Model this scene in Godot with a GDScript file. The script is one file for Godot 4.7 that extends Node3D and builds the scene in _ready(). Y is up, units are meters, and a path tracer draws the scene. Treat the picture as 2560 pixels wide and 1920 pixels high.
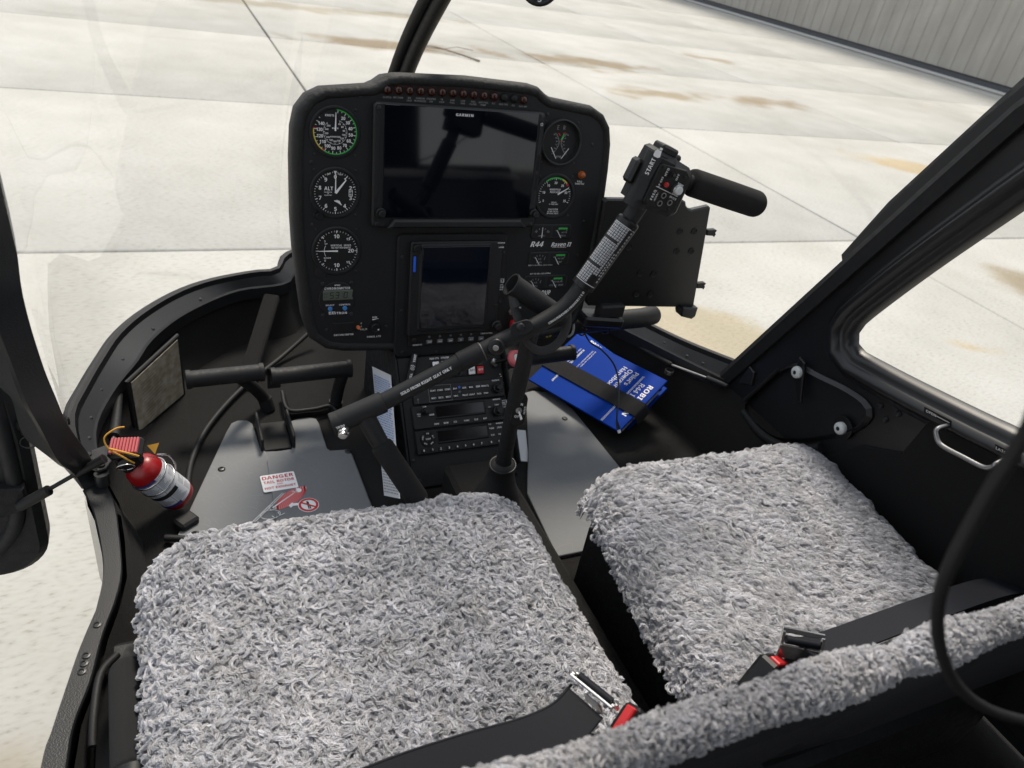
extends Node3D
# A helicopter cockpit seen over the front seats, parked on a concrete apron beside a hangar.
# y is up, metres; the nose points to -z; ground at y 0, cabin floor at y 0.80.

var M := {}
var WT := {}          # world transform of every node that gets children
var TXT := {}         # cached lettering, as flat triangles
var FONT_B: SystemFont
var FONT_R: SystemFont
var FONT_S: FontVariation      # set a little wider, for the smallest print
var rng := RandomNumberGenerator.new()
const I := Transform3D.IDENTITY


# ---------------------------------------------------------------- mesh helpers
class Build:
	var st := SurfaceTool.new()
	var grp := 1

	func _init():
		st.begin(Mesh.PRIMITIVE_TRIANGLES)

	func flat():
		st.set_smooth_group(-1)

	func soft():
		grp += 1
		st.set_smooth_group(grp)

	func tri(a: Vector3, b: Vector3, c: Vector3):
		st.add_vertex(a)
		st.add_vertex(c)
		st.add_vertex(b)

	func quad(a: Vector3, b: Vector3, c: Vector3, d: Vector3):
		tri(a, b, c)
		tri(a, c, d)

	func quad_out(a: Vector3, b: Vector3, c: Vector3, d: Vector3, o: Vector3):
		if (b - a).cross(c - a).dot((a + c) * 0.5 - o) < 0:
			quad(a, d, c, b)
		else:
			quad(a, b, c, d)

	func box(c: Vector3, s: Vector3, bev := 0.0, bs := Basis()):
		var h := s * 0.5
		bev = min(bev, min(h.x, min(h.y, h.z)) * 0.9)
		var q := h - Vector3.ONE * bev
		flat()
		var p := func(sg: Vector3, ax: int) -> Vector3:
			var v := Vector3(q.x * sg.x, q.y * sg.y, q.z * sg.z)
			v[ax] = h[ax] * sg[ax]
			return c + bs * v
		for ax in 3:
			var a1 := (ax + 1) % 3
			var a2 := (ax + 2) % 3
			for sg in [-1.0, 1.0]:
				var k := []
				for m in [[-1, -1], [1, -1], [1, 1], [-1, 1]]:
					var v := Vector3.ZERO
					v[ax] = sg
					v[a1] = m[0]
					v[a2] = m[1]
					k.append(v)
				quad_out(p.call(k[0], ax), p.call(k[1], ax), p.call(k[2], ax), p.call(k[3], ax), c)
				if bev > 0:
					for sh in [-1.0, 1.0]:
						var e0 := Vector3.ZERO
						e0[ax] = sg
						e0[a1] = sh
						e0[a2] = -1
						var e1 := e0
						e1[a2] = 1
						quad_out(p.call(e0, ax), p.call(e1, ax), p.call(e1, a1), p.call(e0, a1), c)
		if bev > 0:
			for x in [-1.0, 1.0]:
				for y in [-1.0, 1.0]:
					for z in [-1.0, 1.0]:
						var v := Vector3(x, y, z)
						var a: Vector3 = p.call(v, 0)
						var b: Vector3 = p.call(v, 1)
						var d: Vector3 = p.call(v, 2)
						if (b - a).cross(d - a).dot(a - c) < 0:
							tri(a, d, b)
						else:
							tri(a, b, d)

	# rings of points joined into a skin; each ring has the same number of points
	func loft(rings: Array, closed := true, caps := false, sharp := false):
		var n: int = rings[0].size()
		if not sharp:
			soft()
		else:
			flat()
		for i in rings.size() - 1:
			for j in (n if closed else n - 1):
				var k := (j + 1) % n
				quad(rings[i][j], rings[i][k], rings[i + 1][k], rings[i + 1][j])
		if caps:
			flat()
			for e in [0, rings.size() - 1]:
				var m := Vector3.ZERO
				for p in rings[e]:
					m += p / n
				for j in n:
					var k := (j + 1) % n
					if e == 0:
						tri(m, rings[e][k], rings[e][j])
					else:
						tri(m, rings[e][j], rings[e][k])

	func frames(pts: Array) -> Array:
		var out := []
		var up := Vector3.ZERO
		for i in pts.size():
			var t: Vector3 = (pts[min(i + 1, pts.size() - 1)] - pts[max(i - 1, 0)]).normalized()
			if i == 0:
				up = Vector3.UP if abs(t.y) < 0.9 else Vector3.RIGHT
			up = (up - t * up.dot(t)).normalized()
			out.append([up, t.cross(up).normalized(), t])
		return out

	func tube(pts: Array, r, sides := 12, caps := true, squash := 1.0):
		var fr := frames(pts)
		var rings := []
		for i in pts.size():
			var rr: float = r[i] if r is Array else r
			var ring := []
			for j in sides:
				var a := -TAU * j / sides
				ring.append(pts[i] + (fr[i][0] * cos(a) * squash + fr[i][1] * sin(a)) * rr)
			rings.append(ring)
		loft(rings, true, caps)

	# flat ribbon with thickness, following points; w is half width along side vectors
	func band(pts: Array, side: Array, w: float, t: float):
		var rings := []
		for i in pts.size():
			var d: Vector3 = (pts[min(i + 1, pts.size() - 1)] - pts[max(i - 1, 0)]).normalized()
			var s: Vector3 = side[i] if side.size() > 1 else side[0]
			s = (s - d * s.dot(d)).normalized()
			var u := d.cross(s).normalized() * t * 0.5
			rings.append([pts[i] - s * w + u, pts[i] + s * w + u, pts[i] + s * w - u, pts[i] - s * w - u])
		loft_hard(rings)

	func loft_hard(rings: Array, closed := true, caps := true):
		var n: int = rings[0].size()
		for j in (n if closed else n - 1):
			soft()
			var k := (j + 1) % n
			for i in rings.size() - 1:
				quad(rings[i][j], rings[i][k], rings[i + 1][k], rings[i + 1][j])
		if caps:
			flat()
			for e in [0, rings.size() - 1]:
				for j in range(1, n - 1):
					if e == 0:
						tri(rings[e][0], rings[e][j + 1], rings[e][j])
					else:
						tri(rings[e][0], rings[e][j], rings[e][j + 1])

	# profile of Vector2(radius, height) turned about the z axis of xf
	func lathe(prof: Array, xf: Transform3D, sides := 20, crisp := true):
		for i in prof.size() - 1:
			if crisp or i == 0:
				soft()
			for j in sides:
				var a0 := TAU * j / sides
				var a1 := TAU * (j + 1) / sides
				var p := func(q: Vector2, a: float) -> Vector3: return xf * Vector3(cos(a) * q.x, sin(a) * q.x, q.y)
				var w: Vector3 = p.call(prof[i], a0)
				var x: Vector3 = p.call(prof[i], a1)
				var y: Vector3 = p.call(prof[i + 1], a1)
				var z: Vector3 = p.call(prof[i + 1], a0)
				if prof[i].x < 1e-6:
					tri(w, y, z)
				elif prof[i + 1].x < 1e-6:
					tri(w, x, y)
				else:
					quad(w, x, y, z)

	# polygon in the xy plane of xf, from z0 up to z1, with a chamfered top edge
	func prism(poly: PackedVector2Array, z0: float, z1: float, xf := Transform3D.IDENTITY, bev := 0.0, bottom := true):
		if Geometry2D.is_polygon_clockwise(poly):
			poly.reverse()
		var n := poly.size()
		var inn := PackedVector2Array()
		for i in n:
			var a := (poly[i] - poly[(i + n - 1) % n]).normalized()
			var b := (poly[(i + 1) % n] - poly[i]).normalized()
			var na := Vector2(-a.y, a.x)
			var nb := Vector2(-b.y, b.x)
			var m := (na + nb).normalized()
			inn.append(poly[i] + m * bev / max(0.35, m.dot(na)))
		var ids := Geometry2D.triangulate_polygon(inn)
		flat()
		for t in range(0, ids.size(), 3):
			var k := [inn[ids[t]], inn[ids[t + 1]], inn[ids[t + 2]]]
			if (k[1] - k[0]).cross(k[2] - k[0]) < 0:
				k = [k[0], k[2], k[1]]
			tri(xf * Vector3(k[0].x, k[0].y, z1), xf * Vector3(k[1].x, k[1].y, z1), xf * Vector3(k[2].x, k[2].y, z1))
			if bottom:
				tri(xf * Vector3(k[0].x, k[0].y, z0), xf * Vector3(k[2].x, k[2].y, z0), xf * Vector3(k[1].x, k[1].y, z0))
		for i in n:
			var j := (i + 1) % n
			quad(xf * Vector3(poly[i].x, poly[i].y, z0), xf * Vector3(poly[j].x, poly[j].y, z0), xf * Vector3(poly[j].x, poly[j].y, z1 - bev), xf * Vector3(poly[i].x, poly[i].y, z1 - bev))
			if bev > 0:
				quad(xf * Vector3(poly[i].x, poly[i].y, z1 - bev), xf * Vector3(poly[j].x, poly[j].y, z1 - bev), xf * Vector3(inn[j].x, inn[j].y, z1), xf * Vector3(inn[i].x, inn[i].y, z1))

	func done() -> ArrayMesh:
		st.generate_normals()
		return st.commit()


# flat print on the plane z = lift of xf
class Ink:
	var st := SurfaceTool.new()
	var xf: Transform3D
	var nrm: Vector3
	var host
	var slant := 0.0

	func _init(h, x: Transform3D):
		st.begin(Mesh.PRIMITIVE_TRIANGLES)
		xf = x
		host = h
		nrm = x.basis.z.normalized()

	func t3(a: Vector2, b: Vector2, c: Vector2, z := 0.0):
		if (b - a).cross(c - a) < 0:
			var k := b
			b = c
			c = k
		for p in [a, c, b]:
			st.set_normal(nrm)
			st.add_vertex(xf * Vector3(p.x, p.y, z))

	func quad(a: Vector2, b: Vector2, c: Vector2, d: Vector2):
		t3(a, b, c)
		t3(a, c, d)

	func rect(x: float, y: float, w: float, h: float):
		quad(Vector2(x - w / 2, y - h / 2), Vector2(x + w / 2, y - h / 2), Vector2(x + w / 2, y + h / 2), Vector2(x - w / 2, y + h / 2))

	func frame(x: float, y: float, w: float, h: float, t: float):
		rect(x, y + h / 2, w + t, t)
		rect(x, y - h / 2, w + t, t)
		rect(x - w / 2, y, t, h)
		rect(x + w / 2, y, t, h)

	func line(a: Vector2, b: Vector2, w: float, w2 := -1.0):
		if w2 < 0:
			w2 = w
		var d := (b - a).normalized()
		var s := Vector2(-d.y, d.x) * 0.5
		quad(a - s * w, b - s * w2, b + s * w2, a + s * w)

	func disc(c: Vector2, r: float, n := 24):
		for i in n:
			t3(c, c + Vector2.from_angle(TAU * i / n) * r, c + Vector2.from_angle(TAU * (i + 1) / n) * r)

	# clock angles: degrees, 0 at the top, clockwise
	func ang(deg: float) -> Vector2:
		return Vector2(sin(deg_to_rad(deg)), cos(deg_to_rad(deg)))

	func arc(c: Vector2, r0: float, r1: float, a0: float, a1: float, n := 24):
		for i in n:
			var p := ang(lerpf(a0, a1, float(i) / n))
			var q := ang(lerpf(a0, a1, float(i + 1) / n))
			quad(c + p * r0, c + p * r1, c + q * r1, c + q * r0)

	func ticks(c: Vector2, r0: float, r1: float, a0: float, a1: float, n: int, w: float):
		for i in n + 1:
			var d := ang(lerpf(a0, a1, float(i) / n))
			line(c + d * r0, c + d * r1, w)

	func poly(p: PackedVector2Array):
		var ids := Geometry2D.triangulate_polygon(p)
		for t in range(0, ids.size(), 3):
			t3(p[ids[t]], p[ids[t + 1]], p[ids[t + 2]])

	# h is the height of a capital; al 0 left, 1 centre, 2 right
	func text(s: String, x: float, y: float, h: float, al := 1, rot := 0.0, wide := 1.0, bold := true):
		var g = host.letters(s, 1 if bold and h > 0.0045 else (2 if h <= 0.0045 else 0))
		var off: float = [0.0, -g.w * 0.5, -g.w][al]
		var cs := cos(rot)
		var sn := sin(rot)
		for i in range(0, g.p.size(), 3):
			var k := []
			for j in 3:
				var q: Vector2 = Vector2((g.p[i + j].x + off) * wide + slant * (g.p[i + j].y - 0.5), g.p[i + j].y - 0.5) * h
				k.append(Vector2(x + q.x * cs - q.y * sn, y + q.x * sn + q.y * cs))
			t3(k[0], k[1], k[2])

	func done() -> ArrayMesh:
		return st.commit()


func letters(s: String, face := 1) -> Dictionary:
	var key := s + "#" + str(face)
	if not TXT.has(key):
		var tm := TextMesh.new()
		tm.font = [FONT_R, FONT_B, FONT_S][face]
		tm.font_size = 32
		tm.pixel_size = 1.0 / 23.0
		tm.depth = 0.02
		tm.curve_step = 3.0
		tm.horizontal_alignment = HORIZONTAL_ALIGNMENT_LEFT
		tm.text = s
		var out := PackedVector2Array()
		var lo := 1e9
		var hi := -1e9
		var a := tm.surface_get_arrays(0) if tm.get_surface_count() > 0 else []
		if a.size():
			var v: PackedVector3Array = a[Mesh.ARRAY_VERTEX]
			var nn: PackedVector3Array = a[Mesh.ARRAY_NORMAL]
			var idx = a[Mesh.ARRAY_INDEX]
			var ids: PackedInt32Array = idx if idx != null and idx.size() else PackedInt32Array(range(v.size()))
			for t in range(0, ids.size(), 3):
				if nn[ids[t]].z > 0.5:
					for j in 3:
						var q := v[ids[t + j]]
						out.append(Vector2(q.x, q.y))
						lo = min(lo, q.x)
						hi = max(hi, q.x)
		# bring the baseline to 0: the tallest capital spans one unit
		var base := 0.0
		if s != "HH":
			base = letters("HH", face).base
		else:
			base = 1e9
			for q in out:
				base = min(base, q.y)
		var unit := 1.0
		if s != "HH":
			unit = letters("HH", face).unit
		else:
			for q in out:
				unit = max(unit, 0.0)
			var top := -1e9
			for q in out:
				top = max(top, q.y)
			unit = top - base
		for i in out.size():
			out[i] = Vector2((out[i].x - (lo if out.size() else 0.0)) / unit, (out[i].y - base) / unit)
		TXT[key] = {"p": out, "w": (hi - lo) / unit if out.size() else 0.0, "base": base, "unit": unit}
	return TXT[key]


func rrect(w: float, h: float, r: float, n := 5, c := Vector2.ZERO) -> PackedVector2Array:
	var out := PackedVector2Array()
	for k in 4:
		var m: Vector2 = [Vector2(1, 1), Vector2(-1, 1), Vector2(-1, -1), Vector2(1, -1)][k]
		for i in n + 1:
			out.append(c + m * Vector2(w / 2 - r, h / 2 - r) + Vector2.from_angle(PI / 2 * (k + float(i) / n)) * r)
	return out


func curve(pts: Array, n: int) -> Array:
	# Catmull-Rom through the points
	var out := []
	for i in pts.size() - 1:
		var a: Vector3 = pts[max(i - 1, 0)]
		var b: Vector3 = pts[i]
		var c: Vector3 = pts[i + 1]
		var d: Vector3 = pts[min(i + 2, pts.size() - 1)]
		for k in n:
			out.append(b.cubic_interpolate(c, a, d, float(k) / n))
	out.append(pts[-1])
	return out


func look(z: Vector3, up := Vector3.UP) -> Basis:
	z = z.normalized()
	if abs(z.dot(up.normalized())) > 0.98:
		up = Vector3.RIGHT
	var x := up.cross(z).normalized()
	return Basis(x, z.cross(x), z)


# ---------------------------------------------------------------- object helpers
func thing(called: String, label: String, category: String, at := Vector3.ZERO, group := "") -> Node3D:
	var o := Node3D.new()
	o.name = called
	add_child(o, true)
	o.position = at
	WT[o] = Transform3D(Basis(), at)
	return tag(o, label, category, group)


func tag(o: Node3D, label: String, category: String, group := "") -> Node3D:
	o.set_meta("label", label)
	o.set_meta("category", category)
	if group != "":
		o.set_meta("group", group)
	return o


func part(called: String, mesh, material: Material, parent: Node3D = null, xf := I) -> MeshInstance3D:
	var o := MeshInstance3D.new()
	o.name = called
	o.mesh = mesh if mesh is Mesh else mesh.done()
	o.material_override = material
	o.cast_shadow = GeometryInstance3D.SHADOW_CASTING_SETTING_ON
	if parent == null:
		add_child(o, true)
		o.transform = xf
	else:
		parent.add_child(o, true)
		o.transform = WT[parent].affine_inverse() * xf
	WT[o] = xf
	return o


func stuff(o: Node) -> Node:
	o.set_meta("kind", "stuff")
	return o


func ntex(sd: int, freq: float, oct: int, normal := false, bump := 1.0, ramp: Gradient = null, size := 512, kind := FastNoiseLite.TYPE_SIMPLEX_SMOOTH) -> NoiseTexture2D:
	var f := FastNoiseLite.new()
	f.seed = sd
	f.noise_type = kind
	f.frequency = freq
	f.fractal_octaves = oct
	var t := NoiseTexture2D.new()
	t.width = size
	t.height = size
	t.seamless = true
	t.noise = f
	if normal:
		t.as_normal_map = true
		t.bump_strength = bump
	if ramp:
		t.color_ramp = ramp
	return t


func ramp(a: Color, b: Color) -> Gradient:
	var g := Gradient.new()
	g.colors = PackedColorArray([a.linear_to_srgb(), b.linear_to_srgb()])
	g.offsets = PackedFloat32Array([0.25, 0.75])
	return g


func mat(called: String, c: Color, rough: float, metal := 0.0) -> StandardMaterial3D:
	var m := StandardMaterial3D.new()
	m.resource_name = called
	m.albedo_color = c.linear_to_srgb()
	m.roughness = rough
	m.metallic = metal
	M[called] = m
	return m


func tri(m: StandardMaterial3D, scale: float) -> StandardMaterial3D:
	m.uv1_triplanar = true
	m.uv1_scale = Vector3.ONE * scale
	return m


func bumpy(m: StandardMaterial3D, tex: Texture2D, scale: float, strength: float) -> StandardMaterial3D:
	m.normal_enabled = true
	m.normal_texture = tex
	m.normal_scale = strength
	return tri(m, scale)


func scratched(base: Color, n: int, sd: int) -> ImageTexture:
	var r := RandomNumberGenerator.new()
	r.seed = sd
	var im := Image.create(768, 768, false, Image.FORMAT_RGB8)
	im.fill(base)
	for i in n:
		var p := Vector2(r.randf() * 768, r.randf() * 768)
		var d := Vector2.from_angle(r.randfn(0.6, 0.7))
		var bend := r.randf_range(-0.02, 0.02)
		var k := r.randf_range(-0.02, 0.05) * (2.2 if r.randf() < 0.06 else 1.0)
		for j in r.randi_range(4, 60):
			p += d
			d = d.rotated(bend)
			var x := posmod(int(p.x), 768)
			var y := posmod(int(p.y), 768)
			var c := im.get_pixel(x, y)
			im.set_pixel(x, y, Color(c.r + k, c.g + k, c.b + k))
	return ImageTexture.create_from_image(im)


func gritty(base: Color, n: int, sd: int, rough := 0.02, top := 0.3) -> ImageTexture:
	var r := RandomNumberGenerator.new()
	r.seed = sd
	var im := Image.create(512, 512, false, Image.FORMAT_RGB8)
	for y in 512:
		for x in 512:
			var k := r.randf_range(-rough, rough)
			im.set_pixel(x, y, Color(base.r + k, base.g + k, base.b + k))
	for i in n:
		var k := r.randf_range(top * 0.3, top)
		im.set_pixel(r.randi() % 512, r.randi() % 512, Color(base.r + k, base.g + k * 0.95, base.b + k * 0.85))
	return ImageTexture.create_from_image(im)


func make_materials():
	var fine := ntex(3, 0.09, 3, true, 6.0)
	var grain := ntex(5, 0.035, 3, true, 7.0, null, 512, FastNoiseLite.TYPE_CELLULAR)
	var pile := ntex(7, 0.16, 4, true, 9.0)
	var smudge := ntex(9, 0.012, 5, false, 1.0, ramp(Color(0.34, 0.34, 0.34), Color(0.62, 0.62, 0.62)))
	bumpy(mat("black_paint", Color(0.0095, 0.0098, 0.0105), 0.95), fine, 9.0, 0.25)
	M.black_paint.roughness_texture = smudge
	bumpy(mat("frame_paint", Color(0.0135, 0.014, 0.0152), 0.85), fine, 8.0, 0.18)
	M.frame_paint.roughness_texture = smudge
	bumpy(mat("tube_paint", Color(0.012, 0.0125, 0.0135), 0.8), fine, 14.0, 0.22)
	M.tube_paint.roughness_texture = smudge
	bumpy(mat("panel_paint", Color(0.0078, 0.0082, 0.009), 0.6), fine, 16.0, 0.3)
	mat("black_plastic", Color(0.0085, 0.0088, 0.0095), 0.38)
	mat("bezel", Color(0.011, 0.0115, 0.0125), 0.45)
	mat("deep_black", Color(0.004, 0.004, 0.0045), 0.7)
	bumpy(mat("rubber", Color(0.011, 0.011, 0.012), 0.6), fine, 12.0, 0.2)
	bumpy(mat("foam", Color(0.012, 0.012, 0.0125), 0.92), pile, 12.0, 0.6)
	bumpy(mat("hood_leather", Color(0.0105, 0.0105, 0.0105), 0.68), grain, 8.0, 0.7)
	bumpy(mat("carpet", Color(0.006, 0.0056, 0.0053), 1.0), pile, 7.0, 1.0)
	bumpy(mat("seat_vinyl", Color(0.017, 0.0175, 0.021), 0.75), pile, 9.0, 0.4)
	bumpy(mat("webbing", Color(0.010, 0.0115, 0.0165), 0.6), ntex(13, 0.05, 2, true, 5.0), 30.0, 0.5)
	# foot plates: grey plastic with fine boot scratches; carpet: black with specks of grit
	var fl := tri(mat("floor_plate", Color(1, 1, 1), 0.65), 2.5)
	fl.metallic_specular = 0.4
	fl.albedo_texture = scratched(Color(0.425, 0.432, 0.442), 1500, 71)
	M.carpet.albedo_color = Color.WHITE
	M.carpet.albedo_texture = gritty(Color(0.088, 0.083, 0.08), 420, 72)
	M.webbing.metallic_specular = 0.3
	M.webbing.uv1_scale = Vector3(340, 26, 60)
	mat("ink_white", Color(0.78, 0.78, 0.78), 0.6)
	mat("ink_grey", Color(0.25, 0.25, 0.26), 0.6)
	mat("ink_red", Color(0.5, 0.012, 0.02), 0.5)
	mat("ink_green", Color(0.03, 0.42, 0.06), 0.5)
	mat("ink_yellow", Color(0.6, 0.5, 0.05), 0.5)
	mat("ink_black", Color(0.008, 0.008, 0.008), 0.6)
	mat("ink_blue", Color(0.03, 0.12, 0.6), 0.5)
	mat("dial_black", Color(0.006, 0.006, 0.0065), 0.6)
	mat("screen", Color(0.0018, 0.003, 0.0055), 0.05).metallic_specular = 0.5
	mat("navigator_glass", Color(0.003, 0.005, 0.011), 0.05)
	mat("radio_window", Color(0.004, 0.003, 0.004), 0.12)
	mat("lcd", Color(0.09, 0.105, 0.085), 0.35)
	mat("amber_lens", Color(0.03, 0.006, 0.002), 0.12)
	mat("amber_bright", Color(0.3, 0.07, 0.01), 0.12)
	mat("key_blue", Color(0.04, 0.2, 0.55), 0.4)
	mat("chrome", Color(0.62, 0.61, 0.6), 0.22, 1.0)
	mat("steel", Color(0.42, 0.41, 0.4), 0.38, 1.0)
	bumpy(mat("sill_paint", Color(0.019, 0.0197, 0.0215), 0.4), fine, 8.0, 0.15)
	for q in [["sill_paint", Color(0.143, 0.147, 0.155)], ["black_paint", Color(0.092, 0.094, 0.099)], ["side_lining", Color(0.05, 0.051, 0.055)], ["door_paint", Color(0.101, 0.104, 0.113)]]:
		if not M.has(q[0]):
			mat(q[0], Color.WHITE, 0.8 if q[0] == "side_lining" else 0.36)
		tri(M[q[0]], 2.2)
		if q[0] != "side_lining" and q[0] != "door_paint":
			tri(M[q[0]], 8.0)
		M[q[0]].albedo_color = Color.WHITE
		M[q[0]].albedo_texture = gritty(q[1], 70 if q[0] != "side_lining" else 40, 80, 0.005, 0.16)
	mat("lamp_ring", Color(0.05, 0.013, 0.006), 0.25)
	mat("satin_steel", Color(0.3, 0.295, 0.29), 0.4, 1.0)
	mat("dark_screw", Color(0.035, 0.036, 0.038), 0.35, 0.6)
	mat("white_plastic", Color(0.62, 0.64, 0.64), 0.4)
	mat("grey_button", Color(0.5, 0.5, 0.47), 0.4)
	mat("red_plastic", Color(0.5, 0.018, 0.022), 0.35)
	mat("pink_plastic", Color(0.55, 0.12, 0.13), 0.45)
	mat("bottle_red", Color(0.27, 0.005, 0.007), 0.34)
	mat("yellow_cord", Color(0.6, 0.3, 0.03), 0.7)
	mat("paper", Color(0.62, 0.63, 0.66), 0.75)
	mat("card", Color(0.34, 0.3, 0.22), 0.35)
	mat("book_blue", Color(0.0008, 0.034, 0.27), 0.45).metallic_specular = 0.18
	mat("label_silver", Color(0.55, 0.56, 0.58), 0.5)
	mat("grey_trim", Color(0.14, 0.145, 0.155), 0.35, 0.5)
	mat("hangar_skin", Color(0.36, 0.34, 0.30), 0.55)
	mat("braid", Color(0.03, 0.03, 0.032), 0.6)
	bumpy(M.braid, ntex(17, 0.12, 1, true, 9.0, null, 256, FastNoiseLite.TYPE_CELLULAR), 30.0, 1.0)
	for k in M:
		var b: StandardMaterial3D = M[k]
		if (b.albedo_color.srgb_to_linear().get_luminance() < 0.03 or k in ["sill_paint", "black_paint", "side_lining"]) and b.metallic < 0.1 and b.roughness > 0.37:
			b.metallic_specular = minf(b.metallic_specular, 0.42)
	var gl := mat("windshield_glass", Color(0.9, 0.95, 0.95), 0.0)
	gl.albedo_color = Color(0.96, 0.98, 0.97, 0.03)
	gl.metallic_specular = 0.36
	gl.transparency = BaseMaterial3D.TRANSPARENCY_ALPHA
	for k in ["wool_base", "wool"]:
		var w := mat(k, Color(1, 1, 1) if k == "wool" else Color(0.66, 0.66, 0.69), 0.9)
		if k == "wool":
			w.vertex_color_use_as_albedo = true
			w.backlight_enabled = true
			w.backlight = Color(1.0, 1.0, 1.0)


func _ready():
	# ---------------------------------------------------------------- camera, sky, exposure
	var cam := Camera3D.new()
	cam.name = "camera"
	add_child(cam)
	cam.transform = Transform3D(Basis(Vector3(0.91069, 0.15586, 0.38255), Vector3(0.08788, 0.83179, -0.54809), Vector3(-0.40363, 0.53276, 0.74381)), Vector3(-0.5, 1.77, 0.0))
	var lens := CameraAttributesPhysical.new()
	lens.frustum_focal_length = 23.38
	lens.exposure_aperture = 7.2
	lens.frustum_focus_distance = 1.15
	lens.frustum_near = 0.02
	lens.frustum_far = 900.0
	cam.attributes = lens
	cam.fov = 54.35
	cam.near = 0.02
	cam.far = 900.0
	cam.current = true

	var env := Environment.new()
	var sky := Sky.new()
	var air := ProceduralSkyMaterial.new()
	air.sky_top_color = Color(0.85, 0.88, 0.92)
	air.sky_horizon_color = Color(0.95, 0.955, 0.96)
	air.sky_curve = 0.2
	air.ground_bottom_color = Color(0.5, 0.49, 0.46)
	air.ground_horizon_color = Color(0.75, 0.75, 0.73)
	air.sky_energy_multiplier = 0.7
	air.sun_angle_max = 25.0
	sky.sky_material = air
	env.sky = sky
	env.background_mode = Environment.BG_SKY
	env.background_energy_multiplier = 1.0
	env.tonemap_mode = Environment.TONE_MAPPER_LINEAR
	env.tonemap_exposure = 2.75
	env.sdfgi_enabled = true
	env.ssao_enabled = true
	env.ssil_enabled = true
	var we := WorldEnvironment.new()
	we.name = "sky"
	we.environment = env
	add_child(we)

	var sun := DirectionalLight3D.new()
	sun.name = "sun"
	sun.light_energy = 0.5
	sun.light_color = Color(1.0, 0.96, 0.9)
	sun.light_angular_distance = 14.0
	sun.shadow_enabled = true
	add_child(sun)
	sun.transform = Transform3D(look(Vector3(0.25, 1.0, -0.55)), Vector3(0, 30, 0))

	FONT_B = SystemFont.new()
	FONT_B.font_names = PackedStringArray(["Droid Sans"])
	FONT_B.font_weight = 700
	FONT_R = SystemFont.new()
	FONT_R.font_names = PackedStringArray(["Droid Sans"])
	FONT_R.font_weight = 400
	FONT_S = FontVariation.new()
	FONT_S.base_font = FONT_B
	FONT_S.spacing_glyph = 3
	rng.seed = 20240611
	make_materials()
	build_apron()
	build_hangar()
	build_helicopter()
	build_left_door()
	build_right_door()
	build_console()
	build_pedals()
	build_seats()
	build_cyclic()
	build_tablet()
	build_floor_items()
	build_belts()
	build_small_things()


# ---------------------------------------------------------------- ground
func stain_or_shade(im: Image, c: Vector2, r: Vector2, col: Color, k: float, hard := 0.0, turn := 0.0, sd := 1):
	# a stain or painted shade in the concrete colour: centre and radii in metres on the ground (x, z)
	var f := FastNoiseLite.new()
	f.seed = sd
	f.frequency = 1.1
	f.fractal_octaves = 4
	var w := im.get_width()
	var s := float(w) / 28.0
	var rr: float = max(r.x, r.y) * 1.5
	var p0 := Vector2i(max(0, int((c.x - rr + 8.0) * s)), max(0, int((c.y - rr + 25.0) * s)))
	var p1 := Vector2i(min(w - 1, int((c.x + rr + 8.0) * s)), min(w - 1, int((c.y + rr + 25.0) * s)))
	for y in range(p0.y, p1.y):
		for x in range(p0.x, p1.x):
			var q := Vector2(x / s - 8.0, y / s - 25.0)
			var d := (q - c).rotated(-turn) / r
			var n := f.get_noise_2d(q.x, q.y) * (0.9 - hard * 0.8)
			var v: float = smoothstep(1.0, 0.78 if hard > 0.5 else 0.1, d.length() + n * 0.9)
			if v > 0.003:
				im.set_pixel(x, y, im.get_pixel(x, y).lerp(im.get_pixel(x, y) * col, v * k))


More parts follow.
